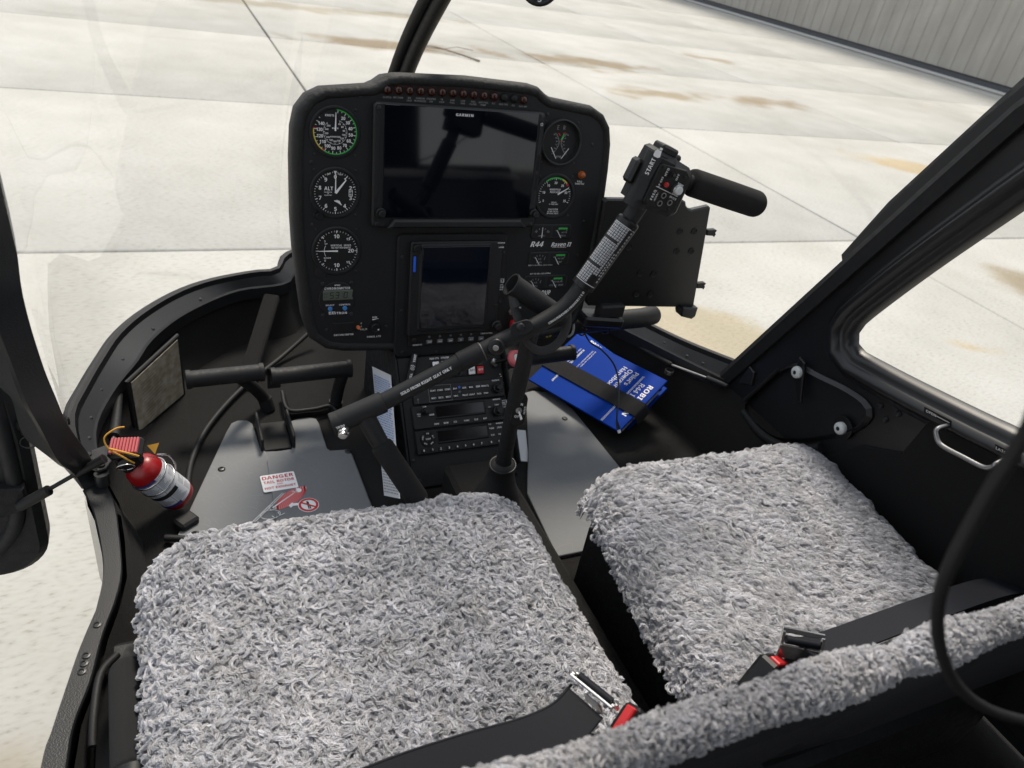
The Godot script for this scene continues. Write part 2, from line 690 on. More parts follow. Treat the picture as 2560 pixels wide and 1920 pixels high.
func build_apron():
	var f := FastNoiseLite.new()
	f.seed = 31
	f.frequency = 0.012
	f.fractal_octaves = 5
	var n := f.get_image(1024, 1024)
	f.seed = 32
	f.frequency = 0.045
	var n2 := f.get_image(1024, 1024)
	var im := Image.create(1024, 1024, false, Image.FORMAT_RGB8)
	var base := Color(0.69, 0.687, 0.67)
	for y in 1024:
		for x in 1024:
			var v := (n.get_pixel(x, y).r - 0.5) * 0.07 + (n2.get_pixel(x, y).r - 0.5) * 0.045
			im.set_pixel(x, y, Color(base.r + v, base.g + v, base.b + v * 1.1))
	var brown := Color(0.80, 0.73, 0.63)
	stain_or_shade(im, Vector2(2.2, -10.3), Vector2(1.3, 0.5), brown, 1.0, 0.0, 0.0, 2)
	stain_or_shade(im, Vector2(5.3, -10.5), Vector2(1.6, 0.62), brown, 1.0, 0.0, 0.05, 3)
	stain_or_shade(im, Vector2(9.0, -12.0), Vector2(0.9, 0.35), Color(0.85, 0.8, 0.72), 1.0, 0.0, 0.2, 4)
	stain_or_shade(im, Vector2(5.4, -8.7), Vector2(0.9, 0.42), Color(0.84, 0.78, 0.68), 1.0, 0.0, 0.0, 5)
	stain_or_shade(im, Vector2(7.2, -8.7), Vector2(1.2, 0.4), brown, 1.0, 0.0, 0.1, 6)
	stain_or_shade(im, Vector2(7.35, -5.9), Vector2(0.9, 0.42), Color(0.98, 0.90, 0.76), 1.0, 0.0, 0.3, 7)
	stain_or_shade(im, Vector2(5.25, -3.1), Vector2(0.5, 0.42), Color(0.82, 0.77, 0.68), 1.0, 0.0, 0.0, 8)
	stain_or_shade(im, Vector2(3.8, -2.4), Vector2(0.3, 0.12), Color(0.97, 0.9, 0.78), 1.0, 0.0, 0.5, 9)
	stain_or_shade(im, Vector2(-0.95, -1.0), Vector2(0.5, 0.3), Color(0.86, 0.8, 0.7), 1.0, 0.0, 0.0, 10)
	stain_or_shade(im, Vector2(1.2, -12.6), Vector2(2.2, 0.5), Color(0.87, 0.84, 0.78), 1.0, 0.0, 0.0, 11)
	stain_or_shade(im, Vector2(3.5, -12.9), Vector2(1.4, 0.3), Color(0.85, 0.82, 0.74), 1.0, 0.0, 0.0, 14)
	stain_or_shade(im, Vector2(1.70, -2.33), Vector2(1.12, 1.02), Color(0.945, 0.90, 0.80), 1.0, 0.6, 0.0, 12)  # soft tan shadow beside the helicopter, painted into the concrete colour
	for k in 26:
		stain_or_shade(im, Vector2(rng.randf_range(-5, 15), rng.randf_range(-20, -2)), Vector2(rng.randf_range(0.3, 1.1), rng.randf_range(0.06, 0.2)), Color(0.95, 0.945, 0.93), 0.6, 0.0, rng.randf_range(-0.15, 0.15), 40 + k)
	# tyre marks
	var arcs := [[Vector3(6.5, 0, -9.5), Vector3(6.44, 0, -7.84), Vector3(6.08, 0, -6.3), Vector3(5.6, 0, -5.25), Vector3(5.18, 0, -4.53), Vector3(4.8, 0, -4.1), Vector3(4.3, 0, -3.7)], [Vector3(-0.6, 0, -6.5), Vector3(0.35, 0, -7.6), Vector3(0.9, 0, -9.2), Vector3(0.5, 0, -11.0), Vector3(-1.0, 0, -12.0)], [Vector3(-0.6, 0, -3.7), Vector3(0.2, 0, -3.45), Vector3(1.4, 0, -3.1)]]
	var s := 1024.0 / 28.0
	for a in arcs.size():
		for p in curve(arcs[a], 60):
			for q in 5:
				var px := Vector2i(int((p.x + 8.0 + (q - 2) * 0.022) * s), int((p.z + 25.0) * s))
				if px.x >= 0 and px.y >= 0 and px.x < 1024 and px.y < 1024:
					im.set_pixel(px.x, px.y, im.get_pixel(px.x, px.y).lerp(Color(0.55, 0.545, 0.53), 0.035 if a == 0 else 0.03))
	var m := mat("concrete", Color(1, 1, 1), 0.88)
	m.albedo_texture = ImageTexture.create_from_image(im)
	m.vertex_color_use_as_albedo = true
	m.detail_enabled = true
	m.detail_blend_mode = BaseMaterial3D.BLEND_MODE_MUL
	m.detail_uv_layer = BaseMaterial3D.DETAIL_UV_2
	var g := Gradient.new()
	g.offsets = PackedFloat32Array([0.0, 0.2, 0.34, 0.6, 1.0])
	g.colors = PackedColorArray([Color(0.8, 0.79, 0.765), Color(0.935, 0.93, 0.92), Color(0.968, 0.966, 0.96), Color(0.99, 0.99, 0.988), Color(1, 1, 1)])
	m.detail_albedo = ntex(33, 0.05, 6, false, 1.0, g, 1024)
	m.uv2_scale = Vector3(1, 1, 1)
	var sheet := Build.new()
	sheet.flat()
	sheet.quad(Vector3(-500, -0.03, 500), Vector3(500, -0.03, 500), Vector3(500, -0.03, -500), Vector3(-500, -0.03, -500))
	var gm := mat("dirt_joint", Color(0.035, 0.032, 0.028), 0.95)
	var ground := part("ground", sheet, gm)
	ground.set_meta("kind", "structure")
	# poured slabs, 3.69 x 3.05 m, with open joints
	for i in range(-2, 5):
		for j in range(-7, 3):
			var x0 := 0.829 + 3.689 * i
			var z0 := -3.956 + 3.047 * j
			var x1: float = min(x0 + 3.689, 16.1)
			if x1 - x0 < 0.3:
				continue
			var gap: float = 0.0105 + 0.003 * abs(sin(i * 3.1 + j * 1.7))
			var tone := 1.0 + 0.022 * sin(i * 5.3 + j * 2.9)
			var st := SurfaceTool.new()
			st.begin(Mesh.PRIMITIVE_TRIANGLES)
			var top := 0.0008 * sin(i * 2.0 + j * 7.0)
			var rows := [[0.0, -0.03], [0.0, top - 0.008], [0.008, top]]
			for k in 3:
				for e in 4:
					if k < 2:
						var pq := []
						for o in [[e, k], [(e + 1) % 4, k], [(e + 1) % 4, k + 1], [e, k + 1]]:
							var ins: float = rows[o[1]][0] + gap
							var cx: float = [x0 + ins, x1 - ins, x1 - ins, x0 + ins][o[0]]
							var cz: float = [z0 + 3.047 - ins, z0 + 3.047 - ins, z0 + ins, z0 + ins][o[0]]
							pq.append(Vector3(cx, rows[o[1]][1], cz))
						for t in [0, 2, 1, 0, 3, 2]:
							slab_vertex(st, pq[t], tone)
			var ii: float = 0.008 + gap
			var tq := [Vector3(x0 + ii, top, z0 + 3.047 - ii), Vector3(x1 - ii, top, z0 + 3.047 - ii), Vector3(x1 - ii, top, z0 + ii), Vector3(x0 + ii, top, z0 + ii)]
			for t in [0, 2, 1, 0, 3, 2]:
				slab_vertex(st, tq[t], tone)
			st.set_smooth_group(-1)
			st.generate_normals()
			st.generate_tangents()
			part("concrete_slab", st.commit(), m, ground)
	# a dry twig blown onto the slab ahead of the nose
	var tw := Build.new()
	tw.tube(curve([Vector3(2.75, 0.02, -10.35), Vector3(2.95, 0.05, -10.2), Vector3(3.2, 0.03, -10.0), Vector3(3.42, 0.012, -9.72)], 5), [0.006, 0.007, 0.007, 0.008, 0.008, 0.009, 0.009, 0.01, 0.01, 0.011, 0.011, 0.012, 0.012, 0.012, 0.013, 0.014], 5)
	tw.tube([Vector3(3.2, 0.03, -10.0), Vector3(3.0, 0.06, -10.02), Vector3(2.72, 0.05, -10.12)], 0.006, 5)
	tw.tube([Vector3(3.05, 0.045, -10.12), Vector3(3.25, 0.08, -10.16), Vector3(3.5, 0.05, -10.2)], 0.004, 5)
	tag(part("dry_twig", tw, mat("twig", Color(0.2, 0.16, 0.12), 0.9)), "dry forked twig lying on the concrete ahead of the windshield post", "twig")


func slab_vertex(st: SurfaceTool, p: Vector3, tone: float):
	st.set_color(Color(tone, tone, tone))
	st.set_uv(Vector2((p.x + 8.0) / 28.0, (p.z + 25.0) / 28.0))
	st.set_uv2(Vector2(p.x * 0.42, p.z * 1.0))
	st.add_vertex(p)


func build_hangar():
	var h := thing("hangar", "long grey hangar wall of ribbed metal sheets at the edge of the apron", "hangar", Vector3(16.6, 0, -20))
	var pitch := 0.37
	var pan := Build.new()
	var prof := [Vector2(0, 0), Vector2(0.135, 0), Vector2(0.15, 0.028), Vector2(0.185, 0.028), Vector2(0.2, 0), Vector2(0.366, 0)]
	var ra := []
	for y in [0.14, 7.0]:
		var ring := []
		for p in prof:
			ring.append(Vector3(-p.y, y, p.x))
		ra.append(ring)
	pan.loft_hard(ra, false, false)
	var mesh := pan.done()
	var skins := []
	for q in [0.97, 1.0, 1.03]:
		var sk: StandardMaterial3D = mat("wall_skin", Color(1, 1, 1), 0.55)
		sk.albedo_texture = ntex(91, 0.01, 5, false, 1.0, ramp(Color(0.335, 0.315, 0.275) * q, Color(0.385, 0.365, 0.325) * q))
		sk.uv1_triplanar = true
		sk.uv1_world_triplanar = true
		sk.uv1_scale = Vector3(0.4, 0.12, 0.4)
		skins.append(sk)
	for k in range(-22, 96):
		part("wall_panel", mesh, skins[(k * 7 + int(k / 3)) % 3 if k >= 0 else 0], h, Transform3D(Basis(), Vector3(16.5, 0, -7.0 - pitch * k)))
	var bk := Build.new()
	bk.box(Vector3(16.75, 3.6, -25), Vector3(0.4, 7.2, 60))
	part("back_wall", bk, M.hangar_skin, h)
	var tr := Build.new()
	tr.box(Vector3(16.44, 0.085, -25), Vector3(0.06, 0.1, 60), 0.008)
	part("base_channel", tr, mat("channel_steel", Color(0.05, 0.055, 0.065), 0.4, 0.4), h)
	var lip := Build.new()
	lip.box(Vector3(16.49, 0.15, -25), Vector3(0.09, 0.03, 60), 0.006)
	part("base_flashing", lip, M.rubber, h)
	var led := Build.new()
	led.box(Vector3(16.33, 0.015, -25), Vector3(0.22, 0.05, 60), 0.01)
	part("concrete_ledge", led, mat("ledge", Color(0.5, 0.49, 0.47), 0.8), h)


# ---------------------------------------------------------------- helicopter body
func resample(pts: Array, n: int) -> Array:
	var c := Curve3D.new()
	for p in pts:
		c.add_point(p)
	c.bake_interval = 0.004
	var out := []
	for i in n:
		out.append(c.sample_baked(c.get_baked_length() * i / (n - 1.0), false))
	return out


func build_helicopter():
	var h := thing("helicopter", "black helicopter cabin shell with curved nose and clear windshield standing on the apron", "helicopter", Vector3(0, 0.8, -0.3))
	# nose rail, outer edge at the glass and inner edge at the carpet
	var lo := curve([Vector3(-0.655, 0.93, -1.06), Vector3(-0.67, 0.95, -1.157), Vector3(-0.654, 0.95, -1.245), Vector3(-0.629, 0.95, -1.341), Vector3(-0.603, 0.95, -1.424), Vector3(-0.557, 0.95, -1.509), Vector3(-0.489, 0.95, -1.592), Vector3(-0.417, 0.95, -1.645), Vector3(-0.322, 0.95, -1.682), Vector3(-0.265, 0.95, -1.695), Vector3(-0.215, 0.955, -1.785), Vector3(0, 0.97, -1.85)], 5)
	var li := curve([Vector3(-0.628, 0.918, -1.05), Vector3(-0.639, 0.93, -1.16), Vector3(-0.612, 0.93, -1.275), Vector3(-0.575, 0.93, -1.365), Vector3(-0.544, 0.93, -1.451), Vector3(-0.476, 0.93, -1.552), Vector3(-0.364, 0.93, -1.646), Vector3(-0.25, 0.93, -1.675), Vector3(-0.195, 0.935, -1.75), Vector3(0, 0.945, -1.81)], 5)
	var ro := curve([Vector3(0.63, 0.995, -1.07), Vector3(0.599, 0.965, -1.215), Vector3(0.56, 0.95, -1.352), Vector3(0.5, 0.95, -1.47), Vector3(0.4, 0.95, -1.59), Vector3(0.265, 0.95, -1.68), Vector3(0.215, 0.955, -1.785), Vector3(0, 0.97, -1.85)], 6)
	var ri := curve([Vector3(0.602, 0.968, -1.06), Vector3(0.575, 0.945, -1.2), Vector3(0.53, 0.93, -1.35), Vector3(0.47, 0.93, -1.45), Vector3(0.37, 0.93, -1.565), Vector3(0.25, 0.93, -1.65), Vector3(0.195, 0.935, -1.75), Vector3(0, 0.945, -1.81)], 6)
	var floor_ring := []
	var rails := [[lo, li], [ro, ri]]
	for s in 2:
		var a := resample(rails[s][0], 44)
		var b := resample(rails[s][1], 44)
		var seal := []
		var band := []
		var wall := []
		for i in 44:
			var d: Vector3 = (b[i] - a[i])
			d.y = 0
			d = d.normalized()
			var u := Vector3.UP
			seal.append([a[i] - d * 0.012 - u * 0.03, a[i] - d * 0.012 + u * 0.008, a[i] - d * 0.004 + u * 0.012, a[i] + d * 0.008 + u * 0.012, a[i] + d * 0.009 - u * 0.004])
			band.append([a[i] + d * 0.009 - u * 0.001, a[i] + d * 0.012 + u * 0.002, b[i] + u * 0.003, b[i] + d * 0.004, b[i] + d * 0.002 - u * 0.028])
			wall.append([b[i] - u * 0.02 - d * 0.004, b[i] - u * 0.07 - d * 0.002, b[i] + d * 0.03 + Vector3(0, 0.80 - b[i].y, 0)])
			var fp: Vector3 = b[i] + d * 0.02
			if s == 0:
				floor_ring.append(Vector2(fp.x, -fp.z))
			elif i > 0:
				floor_ring.insert(44, Vector2(fp.x, -fp.z))
		var bs := Build.new()
		bs.loft_hard(seal, false, false)
		part("windshield_seal", bs, M.rubber, h)
		var bb := Build.new()
		bb.loft_hard(band, false, false)
		var rail := part("nose_rail", bb, M.sill_paint, h)
		var bw := Build.new()
		bw.loft(wall, false)
		part("nose_lining", bw, M.carpet, h)
		# outside skin under the rail, curving in to the belly
		var skin := []
		for i in 44:
			var q: Vector3 = a[i]
			var c := Vector3(0, 0, -0.75)
			var f0 := func(k: float, y: float) -> Vector3: return Vector3(c.x + (q.x - c.x) * k, y, c.z + (q.z - c.z) * k)
			skin.append([q - Vector3(0, 0.02, 0), f0.call(1.0, 0.84), f0.call(0.985, 0.72), f0.call(0.92, 0.6), f0.call(0.8, 0.52), f0.call(0.5, 0.47), f0.call(0.05, 0.46)])
		var bk := Build.new()
		bk.loft(skin, false)
		part("nose_skin", bk, mat("body_gloss", Color(0.012, 0.012, 0.013), 0.12), h)
		# rivets along the rail
		for i in [3, 5, 8, 12, 17, 23, 30]:
			var rp: Vector3 = a[i].lerp(b[i], 0.62 if i % 2 == 0 else 0.78)
			var rv := Build.new()
			rv.lathe([Vector2(0.0042, 0.0), Vector2(0.0042, 0.0016), Vector2(0.0025, 0.003), Vector2(0, 0.0033)], Transform3D(look(Vector3.UP, Vector3.FORWARD), rp + Vector3(0, 0.003, 0)), 10)
			part("rivet", rv, M.dark_screw, rail)
	# floor
	var poly := PackedVector2Array()
	poly.append(Vector2(-0.635, -0.95))
	poly.append(Vector2(-0.635, 0.95))
	for p in floor_ring:
		poly.append(p)
	poly.append(Vector2(0.635, 0.95))
	poly.append(Vector2(0.635, -0.95))
	var fl := Build.new()
	fl.prism(poly, 0.74, 0.80, Transform3D(Basis(Vector3.RIGHT, Vector3.FORWARD, Vector3.UP), Vector3.ZERO))
	part("carpet_floor", fl, M.carpet, h)
	# belly and sides aft of the nose
	var be := Build.new()
	be.box(Vector3(0, 0.6, 0.0), Vector3(1.2, 0.26, 1.9), 0.05)
	part("belly", be, M.body_gloss, h)
	# left door frame: pillar and sill in one run of channel
	var L := [Vector3(-0.6, 2.03, -0.36), Vector3(-0.662, 1.72, -0.695), Vector3(-0.665, 1.448, -0.767), Vector3(-0.665, 1.377, -0.776), Vector3(-0.665, 1.284, -0.811), Vector3(-0.665, 1.207, -0.841), Vector3(-0.665, 1.135, -0.886), Vector3(-0.665, 1.034, -0.947), Vector3(-0.662, 0.945, -1.028), Vector3(-0.655, 0.9, -1.042), Vector3(-0.639, 0.9, -0.988), Vector3(-0.626, 0.9, -0.904), Vector3(-0.623, 0.9, -0.848), Vector3(-0.63, 0.9, -0.793), Vector3(-0.646, 0.9, -0.737), Vector3(-0.657, 0.9, -0.688), Vector3(-0.67, 0.9, -0.625), Vector3(-0.678, 0.9, -0.579), Vector3(-0.69, 0.9, -0.4), Vector3(-0.69, 0.9, 0.1)]
	var R := [Vector3(-0.57, 2.05, -0.43), Vector3(-0.637, 1.72, -0.79), Vector3(-0.64, 1.436, -0.854), Vector3(-0.64, 1.349, -0.829), Vector3(-0.64, 1.256, -0.852), Vector3(-0.64, 1.174, -0.896), Vector3(-0.64, 1.099, -0.94), Vector3(-0.637, 0.97, -1.045), Vector3(-0.634, 0.915, -1.07), Vector3(-0.625, 0.9, -1.056), Vector3(-0.61, 0.9, -1.007), Vector3(-0.602, 0.9, -0.923), Vector3(-0.599, 0.9, -0.848), Vector3(-0.608, 0.9, -0.793), Vector3(-0.621, 0.9, -0.744), Vector3(-0.632, 0.9, -0.679), Vector3(-0.647, 0.9, -0.625), Vector3(-0.652, 0.9, -0.57), Vector3(-0.662, 0.9, -0.4), Vector3(-0.665, 0.9, 0.1)]
	var cuts := [[0, 10, "door_pillar"], [10, 14, "sill_corner"], [14, 20, "door_sill"]]
	for cu in cuts:
		var lp := []
		var rp := []
		for i in range(cu[0] - (1 if cu[0] > 0 else 0), cu[1]):
			lp.append(L[i])
			rp.append(R[i])
		var n := lp.size() * 4
		var la := curve(lp, 5)
		var rb := curve(rp, 5)
		var rings := []
		for i in la.size():
			var t: Vector3 = la[min(i + 1, la.size() - 1)] - la[max(0, i - 1)]
			var w: Vector3 = rb[i] - la[i]
			var nn := t.cross(w).normalized()
			if nn.dot(Vector3(-0.5, 1.77, 0) - la[i]) < 0:
				nn = -nn
			rings.append([la[i] + w * 0.3 - nn * 0.05, la[i] - nn * 0.003, la[i] + w * 0.06, rb[i] - w * 0.06, rb[i] - nn * 0.003, rb[i] - w * 0.02 - nn * 0.010, rb[i] - w * 0.3 - nn * 0.05])
		var b := Build.new()
		b.loft_hard(rings, true, true)
		var fr := part(cu[2], b, M.sill_paint, h)
		if cu[2] == "door_sill":
			for k in [0.2, 0.44, 0.5, 0.56]:
				var q: Vector3 = la[int(k * (la.size() - 1) * 0.55)].lerp(rb[int(k * (la.size() - 1) * 0.55)], 0.5)
				var rv := Build.new()
				rv.lathe([Vector2(0.005, 0.0), Vector2(0.005, 0.0015), Vector2(0.003, 0.0018), Vector2(0.0025, 0.0006), Vector2(0, 0.0006)], Transform3D(look(Vector3.UP, Vector3.FORWARD), q), 10)
				part("screw", rv, M.dark_screw, fr)
	# low carpeted wall inside the sill, and the skin outside it
	var inn := []
	for i in range(8, 20):
		inn.append([R[i] + Vector3(0.006, -0.008, 0), R[i] + Vector3(0.012, -0.05, 0), R[i] + Vector3(0.03, 0.8 - R[i].y, 0)])
	var sw := Build.new()
	sw.loft(inn, false)
	part("sill_lining", sw, M.carpet, h)
	var out := []
	for i in range(9, 20):
		out.append([L[i] + Vector3(0, -0.02, 0), L[i] + Vector3(0, -0.2, 0), L[i] + Vector3(0.08, -0.36, 0), L[i] + Vector3(0.4, -0.44, 0)])
	var sk := Build.new()
	sk.loft(out, false)
	part("side_skin", sk, M.body_gloss, h)
	# right windshield post with the clear-vision strip along it
	var pr := [Vector3(0.625, 0.93, -1.105), Vector3(0.622, 0.999, -1.068), Vector3(0.62, 1.32, -0.9), Vector3(0.62, 1.491, -0.811), Vector3(0.62, 1.65, -0.727), Vector3(0.585, 2.03, -0.4)]
	var rings2 := []
	for i in pr.size():
		var t: Vector3 = (pr[min(i + 1, pr.size() - 1)] - pr[max(0, i - 1)]).normalized()
		var w := t.cross(Vector3.RIGHT).normalized()
		if w.z < 0:
			w = -w
		var c: Vector3 = pr[i]
		rings2.append([c + Vector3(0.02, 0, 0), c + Vector3(-0.022, 0, 0) + w * 0.002, c + Vector3(-0.026, 0, 0) + w * 0.012, c + Vector3(-0.02, 0, 0) + w * 0.034, c + Vector3(0.02, 0, 0) + w * 0.036])
	var pp := Build.new()
	pp.loft_hard(rings2)
	var post := part("door_pillar", pp, M.frame_paint, h)
	var fs := []
	for i in range(8):
		var c: Vector3 = Vector3(0.628, 1.325, -0.905).lerp(Vector3(0.622, 1.72, -0.69), i / 7.0)
		var w: Vector3 = Vector3(0, 0.47, -0.88) * (0.006 + 0.022 * min(1.0, i / 3.0 + 0.35))
		fs.append([c + Vector3(0.006, 0, 0) + w, c + Vector3(-0.006, 0, 0) + w, c + Vector3(-0.012, 0, 0), c + Vector3(0.006, 0, 0)])
	var fb := Build.new()
	fb.loft_hard(fs)
	part("gap_strip", fb, M.rubber, post)
	# centre post of the windshield
	var bow := curve([Vector3(0, 0.965, -1.85), Vector3(0, 1.2, -1.80), Vector3(0, 1.425, -1.655), Vector3(0, 1.605, -1.465), Vector3(0, 1.85, -1.13), Vector3(0, 2.0, -0.78), Vector3(0, 2.06, -0.42)], 6)
	var bt := Build.new()
	bt.tube(bow, 0.0165, 14)
	part("windshield_post", bt, M.tube_paint, h)
	var bo := []
	for p in bow:
		bo.append(p + Vector3(-0.022, 0.004, -0.012))
	var bsl := Build.new()
	bsl.tube(bo, 0.0125, 8)
	part("post_seal", bsl, M.rubber, h)
	# windshield panes
	for s in 2:
		var bot := resample(rails[s][0], 25)
		var sid := resample([bot[0], Vector3(-0.645, 1.1, -0.945), Vector3(-0.64, 1.35, -0.835), Vector3(-0.637, 1.72, -0.79), Vector3(-0.59, 2.03, -0.42)] if s == 0 else [bot[0], Vector3(0.625, 1.32, -0.9), Vector3(0.625, 1.65, -0.727), Vector3(0.59, 2.03, -0.42)], 17)
		var mid := resample(bow.map(func(p): return p + Vector3(0, 0.005, -0.02)), 17)
		var top := []
		for i in 25:
			top.append(sid[16].lerp(mid[16], i / 24.0) + Vector3(0, 0.03, -0.06) * sin(PI * i / 24.0))
		var rows := []
		for j in 17:
			var t := j / 16.0
			var row := []
			for i in 25:
				var k := i / 24.0
				var e: Vector3 = bot[i] * (1 - t) + top[i] * t + sid[j] * (1 - k) + mid[j] * k
				e -= bot[0] * (1 - t) * (1 - k) + bot[24] * (1 - t) * k + top[0] * t * (1 - k) + top[24] * t * k
				e += Vector3((-0.05 if s == 0 else 0.05), 0.02, -0.06) * sin(PI * k) * sin(PI * t)
				row.append(e)
			rows.append(row)
		var g := Build.new()
		g.loft(rows, false)
		part("windshield_pane", g, M.windshield_glass, h)
	# roof, rear bulkhead, right side aft of the door, left rear post
	var rf := Build.new()
	rf.box(Vector3(0, 2.09, 0.31), Vector3(1.24, 0.08, 1.5), 0.03)
	part("roof", rf, M.body_gloss, h)
	var bh := Build.new()
	bh.box(Vector3(0, 1.4, 0.98), Vector3(1.24, 1.3, 0.06), 0.01)
	part("rear_bulkhead", bh, M.carpet, h)
	var rs := Build.new()
	rs.box(Vector3(0.63, 1.07, 0.48), Vector3(0.05, 0.6, 1.0), 0.01)
	rs.box(Vector3(0.63, 1.94, 0.5), Vector3(0.05, 0.2, 0.96), 0.01)
	stuff(part("rear_side_wall", rs, M.black_paint, h))
	var lp2 := Build.new()
	lp2.box(Vector3(-0.66, 1.5, 0.14), Vector3(0.05, 1.2, 0.06), 0.01)
	part("centre_pillar", lp2, M.frame_paint, h)
	# dark tunnel between the seats
	var tn := Build.new()
	tn.box(Vector3(0, 0.835, -0.66), Vector3(0.12, 0.07, 0.72), 0.008)
	part("control_tunnel", tn, M.carpet, h)
	# diagonal rib on the left lining and a loose conduit on the floor
	var rb2 := Build.new()
	rb2.box(Vector3(-0.325, 0.867, -1.545), Vector3(0.035, 0.02, 0.24), 0.004, look(Vector3(0.118, 0.125, -0.30)))
	part("floor_rib", rb2, M.carpet, h)
	var cd := Build.new()
	cd.tube(curve([Vector3(-0.19, 0.85, -1.6), Vector3(-0.28, 0.815, -1.53), Vector3(-0.38, 0.81, -1.42), Vector3(-0.455, 0.81, -1.30), Vector3(-0.492, 0.81, -1.2), Vector3(-0.505, 0.81, -1.12)], 6), 0.0055, 8)
	part("floor_conduit", cd, M.rubber, h)


# ---------------------------------------------------------------- doors
func build_left_door():
	# swung open ahead of the left sill: only its lower hinge corner shows
	var d := thing("open_cabin_door", "open black cabin door with rounded lower corner swung out past the sill", "door", Vector3(-0.72, 0.7, -1.08))
	var poly := PackedVector2Array([Vector2(-1.62, 0.70)])
	for i in 9:
		var a := -PI / 2 + PI / 2 * i / 8.0
		poly.append(Vector2(-0.80 + cos(a) * 0.075, 0.765 + sin(a) * 0.07))
	poly.append(Vector2(-0.72, 0.98))
	poly.append(Vector2(-0.732, 1.22))
	poly.append(Vector2(-1.62, 1.22))
	var b := Build.new()
	b.prism(poly, -0.045, 0.0, Transform3D(Basis(), Vector3(0, 0, -1.08)), 0.012)
	part("door_panel", b, M.frame_paint, d)
	# pressed-in inner tray
	var tray := []
	var pth := [Vector3(-0.752, 1.2, 0), Vector3(-0.748, 1.0, 0), Vector3(-0.752, 0.86, 0), Vector3(-0.775, 0.79, 0), Vector3(-0.83, 0.745, 0), Vector3(-0.95, 0.735, 0), Vector3(-1.6, 0.735, 0)]
	for p in curve(pth, 5):
		var c: Vector3 = p + Vector3(0, 0, -1.08)
		tray.append(c)
	var tb := Build.new()
	tb.tube(tray, 0.012, 8)
	part("pressed_rim", tb, M.frame_paint, d)
	var fr := Build.new()
	fr.box(Vector3(-0.755, 1.58, -1.1), Vector3(0.05, 0.74, 0.035), 0.01)
	fr.box(Vector3(-1.2, 1.93, -1.1), Vector3(0.9, 0.05, 0.035), 0.01)
	fr.box(Vector3(-1.62, 1.58, -1.1), Vector3(0.05, 0.74, 0.035), 0.01)
	stuff(part("window_frame", fr, M.frame_paint, d))
	var pane := Build.new()
	pane.flat()
	pane.quad(Vector3(-1.6, 1.22, -1.1), Vector3(-0.78, 1.22, -1.1), Vector3(-0.78, 1.905, -1.1), Vector3(-1.6, 1.905, -1.1))
	part("window_pane", pane, M.windshield_glass, d)
	var bk := Build.new()
	bk.prism(PackedVector2Array([Vector2(-0.735, 0.86), Vector2(-0.775, 0.845), Vector2(-0.80, 0.88), Vector2(-0.77, 0.905), Vector2(-0.735, 0.90)]), 0.0, 0.02, Transform3D(Basis(), Vector3(0, 0, -1.08)), 0.003)
	part("strut_bracket", bk, M.black_paint, d)
	var hg := Build.new()
	hg.box(Vector3(-0.695, 1.004, -1.085), Vector3(0.07, 0.018, 0.012), 0.004)
	hg.tube([Vector3(-0.716, 0.99, -1.085), Vector3(-0.716, 1.018, -1.085)], 0.011, 12)
	var hinge := part("hinge", hg, M.black_paint, d)
	var rg := Build.new()
	var ring := []
	for i in 17:
		ring.append(Vector3(-0.718 + 0.011 * sin(TAU * i / 15.0), 0.976 + 0.011 * cos(TAU * i / 15.0), -1.078))
	rg.tube(ring, 0.0011, 6)
	part("pin_ring", rg, M.dark_screw, hinge)
	# gas strut from the door to the bracket on the sill
	var gs := thing("door_stay", "thin black stay rod from the open door to the sill bracket", "stay rod", Vector3(-0.66, 0.93, -1.05))
	var r1 := Build.new()
	r1.tube([Vector3(-0.745, 0.872, -1.055), Vector3(-0.70, 0.905, -1.045)], [0.0085, 0.0085], 12)
	part("socket", r1, M.rubber, gs)
	var r2 := Build.new()
	r2.tube([Vector3(-0.745, 0.872, -1.055), Vector3(-0.62, 0.962, -1.035)], 0.0035, 8)
	part("rod", r2, M.tube_paint, gs)
	var r3 := Build.new()
	r3.tube([Vector3(-0.662, 0.932, -1.041), Vector3(-0.617, 0.964, -1.033)], [0.005, 0.0075], 10)
	part("boot", r3, M.rubber, gs)
	# bracket plate on the left rail
	var bp := thing("stay_bracket", "grey triangular bracket plate bolted to the left sill beside the extinguisher", "bracket", Vector3(-0.62, 0.93, -1.08))
	var bx := Build.new()
	bx.prism(PackedVector2Array([Vector2(-0.655, 1.094), Vector2(-0.622, 1.11), Vector2(-0.603, 1.108), Vector2(-0.60, 1.098), Vector2(-0.618, 1.05), Vector2(-0.632, 1.046), Vector2(-0.63, 1.066)]), 0.927, 0.931, Transform3D(Basis(Vector3.RIGHT, Vector3.FORWARD, Vector3.UP), Vector3.ZERO), 0.001)
	part("plate", bx, M.frame_paint, bp)
	for q in [Vector3(-0.625, 0.931, -1.058), Vector3(-0.645, 0.931, -1.088), Vector3(-0.61, 0.931, -1.098)]:
		var s := Build.new()
		s.lathe([Vector2(0.0055, 0), Vector2(0.0055, 0.0035), Vector2(0.003, 0.005), Vector2(0, 0.005)], Transform3D(look(Vector3.UP, Vector3.FORWARD), q), 10)
		part("bolt", s, M.dark_screw, bp)
	var rl := Build.new()
	rl.lathe([Vector2(0, 0.0), Vector2(0.011, 0.0), Vector2(0.011, 0.022), Vector2(0, 0.022)], Transform3D(look(Vector3.UP, Vector3.FORWARD), Vector3(-0.626, 0.902, -1.048)), 14)
	part("spacer", rl, M.dark_screw, bp)
	# small gas spring standing beside it
	var sp := thing("gas_spring", "small black gas spring with grey rod beside the card pouch", "gas spring", Vector3(-0.61, 0.9, -1.2))
	var s1 := Build.new()
	s1.tube([Vector3(-0.605, 0.90, -1.30), Vector3(-0.612, 0.905, -1.165)], [0.006, 0.0095], 14)
	part("cylinder", s1, M.tube_paint, sp)
